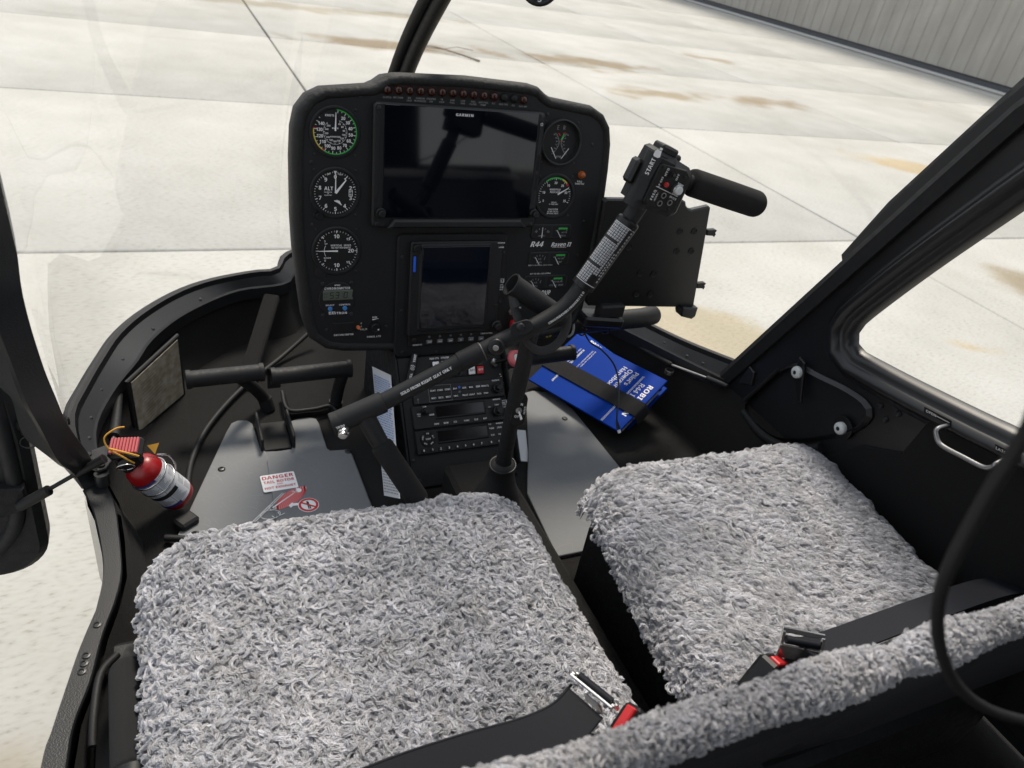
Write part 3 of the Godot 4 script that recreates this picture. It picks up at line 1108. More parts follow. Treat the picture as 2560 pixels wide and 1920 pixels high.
	var s2 := Build.new()
	s2.tube([Vector3(-0.612, 0.905, -1.165), Vector3(-0.612, 0.915, -1.10)], 0.0035, 8)
	part("rod", s2, M.steel, sp)
	# right-hand one
	var sr := thing("gas_spring_001", "slim gas spring lying along the nose rail beside the blue handbook", "gas spring", Vector3(0.58, 0.92, -1.2))
	var s3 := Build.new()
	s3.tube([Vector3(0.548, 0.905, -1.315), Vector3(0.565, 0.922, -1.2)], 0.006, 12)
	part("cylinder", s3, M.tube_paint, sr)
	var s4 := Build.new()
	s4.tube([Vector3(0.565, 0.922, -1.2), Vector3(0.588, 0.955, -1.075)], 0.003, 8)
	part("rod", s4, M.steel, sr)
	var s5 := Build.new()
	s5.tube([Vector3(0.585, 0.95, -1.095), Vector3(0.592, 0.965, -1.035)], 0.006, 12)
	part("socket", s5, M.dark_screw, sr)
	var s6 := Build.new()
	for k in 3:
		var rr := []
		for i in 15:
			rr.append(Vector3(0.556 + 0.010 * cos(TAU * i / 14.0), 0.905 + k * 0.004, -1.19 + 0.010 * sin(TAU * i / 14.0)))
		s6.tube(rr, 0.0013, 6)
	stuff(part("coil", s6, M.dark_screw, sr))


func build_right_door():
	var d := thing("cabin_door", "closed black cabin door with moulded window frame and chrome pull handle", "door", Vector3(0.61, 0.82, -0.6))
	var side := func(p: Vector2, x: float) -> Vector3: return Vector3(x, p.y, p.x)
	var raw := [Vector3(-0.44, 1.86, 0), Vector3(-0.52, 1.76, 0), Vector3(-0.61, 1.60, 0), Vector3(-0.648, 1.54, 0), Vector3(-0.738, 1.393, 0), Vector3(-0.809, 1.265, 0), Vector3(-0.824, 1.225, 0), Vector3(-0.816, 1.202, 0), Vector3(-0.79, 1.1945, 0), Vector3(-0.762, 1.198, 0), Vector3(-0.682, 1.208, 0), Vector3(-0.556, 1.227, 0), Vector3(-0.474, 1.241, 0), Vector3(-0.2, 1.28, 0), Vector3(0.02, 1.31, 0)]
	var path := resample(curve(raw, 4), 70)
	# how far out from the opening, and how far in from the skin
	var prof := [Vector2(-0.004, 0.632), Vector2(0.0, 0.612), Vector2(0.008, 0.606), Vector2(0.014, 0.607), Vector2(0.017, 0.603), Vector2(0.023, 0.592), Vector2(0.031, 0.5905), Vector2(0.037, 0.597), Vector2(0.041, 0.606), Vector2(0.046, 0.607), Vector2(0.052, 0.611)]
	var rings := []
	var outer := PackedVector2Array()
	for i in path.size():
		var t: Vector3 = (path[min(i + 1, path.size() - 1)] - path[max(0, i - 1)]).normalized()
		var n := Vector2(t.y, -t.x)
		var c := Vector2(path[i].x, path[i].y)
		if n.dot(Vector2(-0.4, 1.5) - c) > 0:
			n = -n
		var ring := []
		for q in prof:
			ring.append(side.call(c + n * q.x, q.y))
		rings.append(ring)
		outer.append(c + n * 0.05)
	var mo := Build.new()
	mo.loft(rings, false)
	part("window_moulding", mo, M.door_paint, d)
	# inner skin of the door round the moulding
	var poly := PackedVector2Array([Vector2(-1.07, 0.82), Vector2(-1.085, 0.93), Vector2(-1.035, 1.0), Vector2(-0.872, 1.32), Vector2(-0.785, 1.491), Vector2(-0.70, 1.65), Vector2(-0.58, 1.84)])
	for i in range(0, outer.size(), 2):
		poly.append(outer[i])
	poly.append(Vector2(0.02, 0.82))
	var xf := Transform3D(Basis(Vector3(0, 0, 1), Vector3(0, 1, 0), Vector3(-1, 0, 0)), Vector3(0.632, 0, 0))
	var sk := Build.new()
	sk.prism(poly, 0.0, 0.0215, xf)
	part("door_skin", sk, M.door_paint, d)
	var gp := PackedVector2Array()
	for i in range(0, path.size(), 2):
		gp.append(Vector2(path[i].x, path[i].y))
	gp.append(Vector2(0.02, 1.88))
	var gl := Build.new()
	gl.prism(gp, 0.004, 0.004, xf, 0.0, false)
	var gs := SurfaceTool.new()
	gs.begin(Mesh.PRIMITIVE_TRIANGLES)
	var ids := Geometry2D.triangulate_polygon(gp)
	for k in ids:
		gs.set_normal(Vector3(-1, 0, 0))
		gs.add_vertex(side.call(gp[k], 0.624))
	part("window_pane", gs.commit(), M.windshield_glass, d)
	# map pocket lid, raised, with a soft lip
	var lid := PackedVector2Array()
	for p in resample(curve([Vector3(-0.985, 0.955, 0), Vector3(-0.955, 1.03, 0), Vector3(-0.925, 1.085, 0), Vector3(-0.895, 1.112, 0), Vector3(-0.84, 1.122, 0), Vector3(-0.77, 1.136, 0), Vector3(-0.722, 1.136, 0), Vector3(-0.705, 1.115, 0), Vector3(-0.72, 1.075, 0), Vector3(-0.76, 1.03, 0), Vector3(-0.82, 0.975, 0), Vector3(-0.88, 0.94, 0), Vector3(-0.955, 0.935, 0), Vector3(-0.984, 0.953, 0)], 5), 44):
		lid.append(Vector2(p.x, p.y))
	var lb := Build.new()
	lb.prism(lid, 0.0215, 0.034, xf, 0.007)
	part("pocket_lid", lb, M.door_paint, d)
	var hl := Build.new()
	hl.tube([Vector3(0.598, 0.965, -0.982), Vector3(0.598, 1.02, -0.955), Vector3(0.598, 1.075, -0.93)], 0.0045, 8)
	part("lid_hinge", hl, M.rubber, d)
	var pl := Build.new()
	pl.tube(curve([Vector3(0.607, 0.935, -0.98), Vector3(0.60, 0.93, -0.9), Vector3(0.60, 0.955, -0.82), Vector3(0.604, 1.0, -0.77)], 6), 0.01, 10)
	part("pocket_lip", pl, M.frame_paint, d)
	for k in 2:
		var c: Vector3 = [Vector3(0.598, 1.103, -0.879), Vector3(0.604, 1.065, -0.746)][k]
		var lv := Build.new()
		if k == 0:
			lv.prism(PackedVector2Array([Vector2(-0.012, 0.028), Vector2(0.006, 0.024), Vector2(0.014, 0.0), Vector2(0.034, -0.05), Vector2(0.026, -0.052), Vector2(-0.008, -0.012)]), 0.0, 0.006, Transform3D(Basis(Vector3(0, 0, 1), Vector3(0, 1, 0), Vector3(-1, 0, 0)), c), 0.002)
		else:
			lv.lathe([Vector2(0.022, 0), Vector2(0.022, 0.003), Vector2(0, 0.003)], Transform3D(Basis(Vector3(0, 0, 1), Vector3(0, 1, 0), Vector3(-1, 0, 0)), c), 18)
		var lever := part("latch_plate", lv, M.black_plastic, d)
		var kb := Build.new()
		kb.lathe([Vector2(0.0115, 0.004), Vector2(0.0122, 0.008), Vector2(0.0115, 0.012), Vector2(0.009, 0.0145), Vector2(0.004, 0.015)], Transform3D(Basis(Vector3(0, 0, 1), Vector3(0, 1, 0), Vector3(-1, 0, 0)), c), 18, false)
		part("latch_knob", kb, M.white_plastic, lever)
		var sc := Build.new()
		sc.lathe([Vector2(0.004, 0.013), Vector2(0.004, 0.0151), Vector2(0, 0.0157)], Transform3D(Basis(Vector3(0, 0, 1), Vector3(0, 1, 0), Vector3(-1, 0, 0)), c), 10)
		part("screw", sc, M.dark_screw, lever)
	for q in [Vector2(-0.704, 1.143), Vector2(-0.689, 1.166), Vector2(-0.668, 1.152), Vector2(-0.684, 1.128)]:
		var rv := Build.new()
		rv.lathe([Vector2(0.0055, 0), Vector2(0.0055, 0.002), Vector2(0.0035, 0.0045), Vector2(0, 0.005)], Transform3D(Basis(Vector3(0, 0, 1), Vector3(0, 1, 0), Vector3(-1, 0, 0)), Vector3(0.6105, q.y, q.x)), 12)
		part("rivet", rv, M.dark_screw, d)
	var pk := Build.new()
	pk.prism(PackedVector2Array([Vector2(-0.612, 1.192), Vector2(-0.45, 1.212), Vector2(-0.02, 1.265), Vector2(-0.02, 0.84), Vector2(-0.86, 0.84), Vector2(-0.80, 0.93), Vector2(-0.70, 1.06), Vector2(-0.628, 1.10)]), 0.0215, 0.026, xf, 0.002)
	part("side_lining", pk, M.side_lining, d)
	var hp := curve([Vector3(0.61, 1.197, -0.575), Vector3(0.585, 1.1975, -0.575), Vector3(0.566, 1.195, -0.574), Vector3(0.562, 1.188, -0.569), Vector3(0.561, 1.180, -0.553), Vector3(0.561, 1.186, -0.515), Vector3(0.561, 1.192, -0.485), Vector3(0.562, 1.2, -0.475), Vector3(0.566, 1.207, -0.474), Vector3(0.585, 1.211, -0.475), Vector3(0.61, 1.211, -0.475)], 5)
	var hb := Build.new()
	hb.tube(hp, 0.0038, 12)
	part("pull_handle", hb, M.satin_steel, d)
	# printed latch marks on the moulding
	for k in 2:
		var tx := Transform3D(Basis(Vector3(0, 0.155, 0.988), Vector3(-0.35, 0.92, -0.145), Vector3(-0.94, -0.35, 0.055)), [Vector3(0.5895, 1.197, -0.617), Vector3(0.5895, 1.214, -0.50)][k])
		var bg := Ink.new(self, tx)
		bg.rect(0.021, 0.0, 0.05 if k == 0 else 0.04, 0.011)
		part("placard", bg.done(), M.ink_black, d)
		tx.origin += tx.basis.z * 0.0006
		var ik := Ink.new(self, tx)
		if k == 0:
			ik.text("OPEN", 0.0, 0.0, 0.0052, 0)
			ik.line(Vector2(0.019, 0), Vector2(0.043, 0), 0.0014)
		else:
			ik.text("LATCH", 0.003, 0.0, 0.0052, 0)
			ik.line(Vector2(0.028, 0), Vector2(0.033, 0.006), 0.0012)
		stuff(part("placard_print", ik.done(), M.ink_white, d))
	var br := Build.new()
	br.prism(PackedVector2Array([Vector2(-1.02, 0.985), Vector2(-0.985, 1.0), Vector2(-0.99, 1.03), Vector2(-1.01, 1.035)]), 0.0215, 0.03, xf, 0.002)
	part("stay_bracket", br, M.dark_screw, d)
	# flared carpet hump where the foot well meets the door
	var cw := Build.new()
	var cr := []
	for i in 9:
		var t := i / 8.0
		var zz := lerpf(-1.16, -0.62, t)
		cr.append([Vector3(0.61, 0.955, zz), Vector3(0.6, 0.935, zz), Vector3(0.585, 0.90, zz), Vector3(0.565, 0.80, zz)])
	cw.loft(cr, false)
	part("lower_lining", cw, M.carpet, d)


# ---------------------------------------------------------------- instrument console
func screw(parent: Node3D, px: Transform3D, u: float, v: float, w := 0.0, r := 0.0028):
	var b := Build.new()
	var xf := px * Transform3D(Basis(), Vector3(u, v, w))
	b.lathe([Vector2(r, 0), Vector2(r, 0.0008), Vector2(r * 0.7, 0.0014), Vector2(0, 0.0015)], xf, 10)
	part("screw", b, M.dark_screw, parent)


func knob(parent: Node3D, px: Transform3D, u: float, v: float, r: float, h: float, r2 := 0.0, called := "knob"):
	var b := Build.new()
	var xf := px * Transform3D(Basis(), Vector3(u, v, 0))
	b.lathe([Vector2(r, 0), Vector2(r, h * 0.85), Vector2(r * 0.85, h), Vector2(0, h)], xf, 20)
	var k := part(called, b, M.black_plastic, parent)
	if r2 > 0:
		var c := Build.new()
		c.lathe([Vector2(r2, h), Vector2(r2, h * 1.75), Vector2(r2 * 0.85, h * 1.85), Vector2(0, h * 1.85)], xf, 16)
		part("inner_knob", c, M.bezel, k)


func ink(parent: Node3D, called: String, k: Ink, m: Material):
	return stuff(part(called, k.done(), m, parent))


func gauge(con: Node3D, px: Transform3D, called: String, u: float, v: float, r: float, m_ring := "bezel") -> MeshInstance3D:
	var xf := px * Transform3D(Basis(), Vector3(u, v, 0))
	var b := Build.new()
	b.lathe([Vector2(r * 1.06, 0.0), Vector2(r * 1.06, 0.0022), Vector2(r * 1.02, 0.0036), Vector2(r * 0.95, 0.0036), Vector2(r * 0.915, 0.0012), Vector2(r * 0.915, -0.002)], xf, 48)
	var g := part(called, b, M[m_ring], con)
	var f := Build.new()
	f.lathe([Vector2(r * 0.93, 0.0006), Vector2(0, 0.0006)], xf, 40)
	part("dial_face", f, M.dial_black, g)
	for k in [Vector2(-1, 1), Vector2(1, 1), Vector2(-1, -1), Vector2(1, -1)]:
		screw(g, px, u + k.x * r * 0.86, v + k.y * r * 0.92, 0.0, 0.0022)
	return g


func pen(px: Transform3D, u: float, v: float, w := 0.0012) -> Ink:
	return Ink.new(self, px * Transform3D(Basis(), Vector3(u, v, w)))


func needle(g: Node3D, px: Transform3D, u: float, v: float, deg: float, length: float, w: float, tail := 0.0, w2 := -1.0, z := 0.0022, pivot := 0.0, m := "ink_white"):
	var b := Build.new()
	var a := Vector2(sin(deg_to_rad(deg)), cos(deg_to_rad(deg)))
	var s := Vector2(a.y, -a.x) * 0.5
	if w2 < 0:
		w2 = w
	var p0 := Vector2(u, v) - a * tail + a * pivot
	var p1 := Vector2(u, v) + a * length
	b.prism(PackedVector2Array([p0 - s * w, p0 + s * w, p1 + s * w2, p1 - s * w2]), z, z + 0.0005, px)
	part("pointer", b, M[m], g)


func build_console():
	var con := thing("instrument_console", "black mushroom-shaped instrument console with dials, dark screens and radio stack", "instrument panel", Vector3(0, 0.8, -1.2))
	var tilt := deg_to_rad(9.0)
	var PX := Transform3D(Basis(Vector3.RIGHT, Vector3(0, cos(tilt), -sin(tilt)), Vector3(0, sin(tilt), cos(tilt))), Vector3(0.0005, 1.4079, -1.2748))
	# face outline: metres right and up from the level of the top dials
	var half := [Vector2(-0.118, -0.400), Vector2(-0.215, -0.393), Vector2(-0.255, -0.386), Vector2(-0.282, -0.366), Vector2(-0.292, -0.335), Vector2(-0.298, -0.28), Vector2(-0.305, -0.206), Vector2(-0.307, -0.15), Vector2(-0.306, -0.046), Vector2(-0.303, 0.005), Vector2(-0.296, 0.035), Vector2(-0.28, 0.056), Vector2(-0.255, 0.068), Vector2(-0.165, 0.078), Vector2(-0.152, 0.084), Vector2(-0.138, 0.094), Vector2(-0.118, 0.098), Vector2(0.0, 0.102)]
	var outl := PackedVector2Array()
	for p in half:
		var k := smoothstep(-0.2, -0.27, p.x)
		outl.append(p + Vector2(0.013 * k, -0.005 * smoothstep(-0.1, 0.03, p.y)))
	for i in range(half.size() - 2, -1, -1):
		outl.append(Vector2(-half[i].x + 0.003, half[i].y - 0.005 * smoothstep(-0.1, 0.03, half[i].y)))
	# hood: wraps back from the face with a fat rounded lip
	var rings := []
	var n := outl.size()
	for lay in [[0.013, -0.004], [0.0115, 0.001], [0.006, 0.0045], [0.0, 0.0035], [-0.005, -0.004], [-0.007, -0.015], [-0.004, -0.06], [0.012, -0.11], [0.05, -0.14]]:
		var ring := []
		for i in n:
			var a := (outl[i] - outl[(i + n - 1) % n]).normalized()
			var b := (outl[(i + 1) % n] - outl[i]).normalized()
			var m := (Vector2(a.y, -a.x) + Vector2(b.y, -b.x)).normalized()
			var q: Vector2 = outl[i] + m * lay[0]
			ring.append(PX * Vector3(q.x, q.y, lay[1]))
		rings.append(ring)
	var hd := Build.new()
	hd.loft(rings, true, true)
	part("glare_hood", hd, M.hood_leather, con)
	var fp := Build.new()
	var facep := PackedVector2Array()
	for i in n:
		var a := (outl[i] - outl[(i + n - 1) % n]).normalized()
		var b := (outl[(i + 1) % n] - outl[i]).normalized()
		facep.append(outl[i] + (Vector2(a.y, -a.x) + Vector2(b.y, -b.x)).normalized() * 0.0118)
	fp.prism(facep, -0.006, 0.0, PX)
	var face := part("panel_face", fp, M.panel_paint, con)
	for q in [Vector2(-0.268, -0.05), Vector2(-0.268, -0.155), Vector2(0.272, -0.15), Vector2(0.268, 0.0), Vector2(0.268, -0.22), Vector2(0.262, -0.30), Vector2(-0.245, -0.352), Vector2(-0.132, -0.352), Vector2(-0.185, 0.058), Vector2(0.165, 0.05)]:
		screw(face, PX, q.x, q.y)
	# warning lamps along the top
	var names := ["CLUTCH", "MR TEMP", "MR|CHIP", "CARBON|MONOXIDE", "STARTER|ON", "TR|CHIP", "LOW|FUEL", "LOW|RPM", "FUEL|FILTER", "AUX FUEL|PUMP", "ALT", "ENG FIRE", "OIL", "GOV OFF"]
	var lab := pen(PX, 0, 0, 0.0007)
	for i in 14:
		var u := -0.141 + 0.0195 * i
		var v := 0.0745 - 0.00006 * pow(i - 6.5, 2)
		var dark := i == 11 or i == 12
		var b := Build.new()
		b.lathe([Vector2(0.0076, 0), Vector2(0.0076, 0.003), Vector2(0.0068, 0.0042), Vector2(0.0062, 0.0032)], PX * Transform3D(Basis(), Vector3(u, v, 0)), 18)
		var wl := part("warning_lamp", b, M.lamp_ring if not dark else M.black_plastic, con)
		var ln := Build.new()
		ln.lathe([Vector2(0.0064, 0.003), Vector2(0.0055, 0.0052), Vector2(0.003, 0.0064), Vector2(0, 0.0067)], PX * Transform3D(Basis(), Vector3(u, v, 0)), 16, false)
		part("lens", ln, M.amber_lens if not dark else M.dial_black, wl)
		var rows: PackedStringArray = names[i].split("|")
		for k in rows.size():
			lab.text(rows[k], u, v - 0.0118 - 0.0042 * k, 0.0029, 1, 0.0, 0.86)
	ink(con, "lamp_lettering", lab, M.ink_grey)
	build_dials(con, PX)
	build_display(con, PX)
	build_right_gauges(con, PX)
	build_navigator(con, PX)
	build_radios(con, PX)


func build_dials(con: Node3D, PX: Transform3D):
	# airspeed
	var u := -0.228
	var v := 0.0
	var R := 0.040
	var g := gauge(con, PX, "airspeed_indicator", u, v, R)
	var k := pen(PX, u, v)
	var at := func(kn: float) -> float: return lerpf(8.0, 322.0, (kn - 10.0) / 140.0) * 1.0
	for i in range(1, 15):
		var a: float = at.call(i * 10.0 + 0.0)
		k.line(k.ang(a) * 0.0305, k.ang(a) * 0.0352, 0.0009)
		k.line(k.ang(at.call(i * 10.0 + 5.0)) * 0.0325, k.ang(at.call(i * 10.0 + 5.0)) * 0.0352, 0.0007)
		if i > 1:
			var c := k.ang(a) * 0.0262
			k.text(str(i * 10), c.x, c.y, 0.0052, 1, 0.0, 0.9)
	k.text("KNOTS", -0.009, 0.0262, 0.0034, 1, 0.0, 0.9, false)
	k.arc(Vector2.ZERO, 0.0195, 0.0199, 20, 320, 40)
	k.ticks(Vector2.ZERO, 0.0172, 0.0196, 25, 315, 13, 0.0006)
	for i in 12:
		var c := k.ang(lerpf(28, 312, i / 11.0)) * 0.0148
		k.text(str(40 + i * 20), c.x, c.y, 0.0028, 1, 0.0, 0.85)
	k.text("KM/H", 0, 0.0062, 0.0026)
	k.text("AIRSPEED", 0, -0.0075, 0.0024)
	ink(g, "dial_markings", k, M.ink_white)
	k = pen(PX, u, v, 0.0014)
	k.arc(Vector2.ZERO, 0.0348, 0.0366, 4, at.call(102.0), 60)
	ink(g, "green_arc", k, M.ink_green)
	k = pen(PX, u, v, 0.0014)
	k.arc(Vector2.ZERO, 0.0348, 0.0366, at.call(103.0), at.call(130.0), 20)
	ink(g, "yellow_arc", k, M.ink_yellow)
	k = pen(PX, u, v, 0.0016)
	for a in [at.call(102.0), at.call(131.0)]:
		k.line(k.ang(a) * 0.0315, k.ang(a) * 0.0368, 0.0016)
	ink(g, "red_marks", k, M.ink_red)
	needle(g, PX, u, v, 2.0, 0.0315, 0.0026, -0.002, 0.0009)
	# altimeter
	v = -0.1005
	R = 0.0415
	g = gauge(con, PX, "altimeter", u, v, R)
	k = pen(PX, u, v)
	k.ticks(Vector2.ZERO, 0.0318, 0.0362, 0, 324, 9, 0.0012)
	k.ticks(Vector2.ZERO, 0.0338, 0.0362, 0, 352.8, 49, 0.0006)
	for i in 10:
		if i != 1 and i != 0:
			var c := k.ang(i * 36.0) * 0.0275
			k.text(str(i), c.x, c.y, 0.0066)
	k.text("0", 0.0, 0.0275, 0.0066)
	k.text("1", 0.0165, 0.0225, 0.0066)
	k.text("ALT", -0.0115, 0.0075, 0.0062)
	k.text("CALIBRATED", -0.0125, 0.0012, 0.0018, 1, 0, 0.8)
	k.text("TO", -0.0125, -0.0014, 0.0018, 1, 0, 0.8)
	k.text("20,000 FEET", -0.0125, -0.004, 0.0018, 1, 0, 0.8)
	k.text("100", -0.0115, 0.0315, 0.0026, 1, 0.35)
	k.text("FEET", 0.0085, 0.0315, 0.0024, 1, -0.2)
	k.poly(PackedVector2Array([Vector2(-0.003, 0.0372), Vector2(0.003, 0.0372), Vector2(0.0, 0.031)]))
	for i in 5:
		k.line(Vector2(-0.002 + i * 0.0021, -0.012 - abs(i - 2) * 0.0006), Vector2(0.004 + i * 0.0016, -0.021 + (4 - i) * 0.0012), 0.0013)
	k.frame(0.0265, 0.0, 0.0062, 0.0115, 0.0005)
	k.text("301", 0.0262, 0.0028, 0.0034, 1, 0, 0.8)
	k.text("302", 0.0262, -0.0026, 0.0034, 1, 0, 0.8)
	ink(g, "dial_markings", k, M.ink_white)
	needle(g, PX, u, v, 1.0, 0.0325, 0.0022, 0.0, 0.0012)
	needle(g, PX, u, v, 39.0, 0.029, 0.0044, 0.0, 0.0016, 0.0028)
	knob(g, PX, u - 0.029, v - 0.0385, 0.0065, 0.012)
	# vertical speed
	v = -0.2025
	g = gauge(con, PX, "vertical_speed_indicator", u + 0.002, v, R)
	k = pen(PX, u + 0.002, v)
	k.ticks(Vector2.ZERO, 0.0318, 0.0364, 270, 450, 4, 0.0014)
	k.ticks(Vector2.ZERO, 0.0318, 0.0364, 90, 270, 4, 0.0014)
	k.ticks(Vector2.ZERO, 0.0338, 0.0364, 270, 438, 20, 0.0007)
	k.ticks(Vector2.ZERO, 0.0338, 0.0364, 102, 270, 20, 0.0007)
	k.text("10", 0.0, 0.0262, 0.0068)
	k.text("10", 0.0, -0.0262, 0.0068)
	k.text("20", 0.0255, 0.0, 0.0068)
	k.text("15", 0.0205, 0.0212, 0.0042)
	k.text("15", 0.0205, -0.0212, 0.0042)
	k.text("5", -0.0205, 0.0175, 0.0036)
	k.text("5", -0.0205, -0.0175, 0.0036)
	k.text("UP", -0.0185, 0.0128, 0.0026)
	k.text("DOWN", -0.0165, -0.0128, 0.0026)
	k.text("VERTICAL  SPEED", 0.0075, 0.0098, 0.0034, 1, 0.0, 0.82)
	k.text("100 FEET PER MINUTE", 0.0075, 0.0055, 0.0026, 1, 0.0, 0.8)
	k.arc(Vector2(-0.003, 0), 0.0185, 0.0192, 240, 300, 14)
	k.line(Vector2(0.0362, 0.005), Vector2(0.0362, -0.005), 0.001)
	ink(g, "dial_markings", k, M.ink_white)
	needle(g, PX, u + 0.002, v, 270.0, 0.0325, 0.003, 0.002, 0.0008)
	var lug := Build.new()
	lug.prism(rrect(0.02, 0.02, 0.008, 4, Vector2(u - 0.026, v - 0.04)), 0.0, 0.002, PX, 0.0006)
	part("bezel_lug", lug, M.bezel, g)
	# chronometer
	v = -0.293
	var xf := PX * Transform3D(Basis(), Vector3(u + 0.003, v, 0))
	var b := Build.new()
	b.lathe([Vector2(0.033, 0), Vector2(0.033, 0.0014), Vector2(0.032, 0.002), Vector2(0, 0.002)], xf, 40)
	g = part("chronometer", b, M.bezel, con)
	for q in [Vector2(-0.026, 0.03), Vector2(0.026, 0.03), Vector2(-0.026, -0.03), Vector2(0.026, -0.03)]:
		screw(g, PX, u + 0.003 + q.x, v + q.y, 0.0, 0.0034)
	var lc := Build.new()
	lc.box(PX * Vector3(u + 0.004, v + 0.0085, 0.0022), Vector3(0.054, 0.0185, 0.003), 0.0008, PX.basis)
	part("lcd_window", lc, M.lcd, g)
	k = pen(PX, u + 0.004, v + 0.0085, 0.0042)
	var seg := {"5": "abcdf", "3": "abcde", "0": "abcefg", "1": "ce"}
	var tx := -0.0115
	for ch in "53:01":
		if ch == ":":
			k.rect(tx + 0.0005, 0.0022, 0.0012, 0.0012)
			k.rect(tx + 0.0005, -0.0022, 0.0012, 0.0012)
			tx += 0.0056
			continue
		seven(k, ch, tx, 0.0, 0.0056, 0.0105)
		tx += 0.0098
	k.text("UT LT", -0.0225, 0.003, 0.002, 1, 0, 0.8)
	k.text("FT ET", -0.0225, -0.003, 0.002, 1, 0, 0.8)
	ink(g, "lcd_digits", k, M.ink_black)
	k = pen(PX, u + 0.003, v, 0.0024)
	k.text("M800", 0, 0.0272, 0.0026)
	k.text("CHRONOMETER", 0, 0.0212, 0.0042, 1, 0, 0.95)
	k.text("SELECT", -0.0135, -0.0105, 0.0029)
	k.text("CONTROL", 0.0135, -0.0105, 0.0029)
	k.text("DAVTRON", 0.001, -0.0265, 0.0044, 1, 0, 1.05)
	k.line(Vector2(-0.0165, -0.0235), Vector2(-0.004, -0.0238), 0.0008)
	k.line(Vector2(-0.0165, -0.0255), Vector2(-0.0135, -0.0255), 0.0006)
	ink(g, "chronometer_lettering", k, M.ink_white)
	for q in [-0.0135, 0.0135]:
		var bt := Build.new()
		bt.lathe([Vector2(0.0042, 0.002), Vector2(0.0042, 0.0045), Vector2(0.003, 0.0054), Vector2(0, 0.0055)], PX * Transform3D(Basis(), Vector3(u + 0.003 + q, v - 0.0172, 0)), 14)
		part("push_button", bt, M.key_blue, g)
	# outside-air and volt readout with its switch, and the panel-light dimmer
	var oa := Build.new()
	oa.box(PX * Vector3(-0.213, -0.349, 0.0012), Vector3(0.041, 0.0195, 0.003), 0.001, PX.basis)
	g = part("temperature_readout", oa, M.dial_black, con)
	k = pen(PX, -0.213, -0.349, 0.0009)
	k.text("OAT/VOLTMETER", 0.0, -0.0145, 0.0034, 1, 0, 0.85)
	k.text("F", 0.033, 0.006, 0.0026)
	k.text("C", 0.033, 0.0, 0.0026)
	k.text("VOLTS", 0.0375, -0.006, 0.003)
	k.text("DIM", 0.0585, 0.017, 0.003)
	k.line(Vector2(0.054, 0.0125), Vector2(0.066, 0.0142), 0.0018, 0.0006)
	k.text("PANEL LTS", 0.0575, -0.022, 0.0034)
	ink(g, "readout_lettering", k, M.ink_white)
	var sw := Build.new()
	sw.lathe([Vector2(0.0036, 0), Vector2(0.0036, 0.004), Vector2(0.0028, 0.009), Vector2(0, 0.0095)], PX * Transform3D(look(Vector3(0, 0.1, 1)), Vector3(-0.186, -0.350, 0)), 12)
	part("selector_switch", sw, mat("orange_tip", Color(0.6, 0.16, 0.06), 0.35), g)
	knob(con, PX, -0.155, -0.350, 0.0085, 0.012, 0.0, "dimmer_knob")
	k = pen(PX, -0.150, -0.353, 0.0125)
	k.disc(Vector2.ZERO, 0.0016, 10)
	ink(con, "dimmer_mark", k, M.ink_white)


func seven(k: Ink, ch: String, x: float, y: float, w: float, h: float):
	var on: String = {"5": "afgcd", "3": "abgcd", "0": "abcdef", "1": "bc"}[ch]
	var t := 0.0012
	var s := {"a": [0, 1, 1, 1], "b": [1, 1, 1, 0], "c": [1, 0, 1, -1], "d": [0, -1, 1, -1], "e": [0, 0, 0, -1], "f": [0, 1, 0, 0], "g": [0, 0, 1, 0]}
	for c in on:
		var q = s[c]
		k.line(Vector2(x + q[0] * w - w / 2 + q[1] * 0.0006, y + q[1] * h / 2), Vector2(x + q[2] * w - w / 2 + q[3] * 0.0006, y + q[3] * h / 2), t)


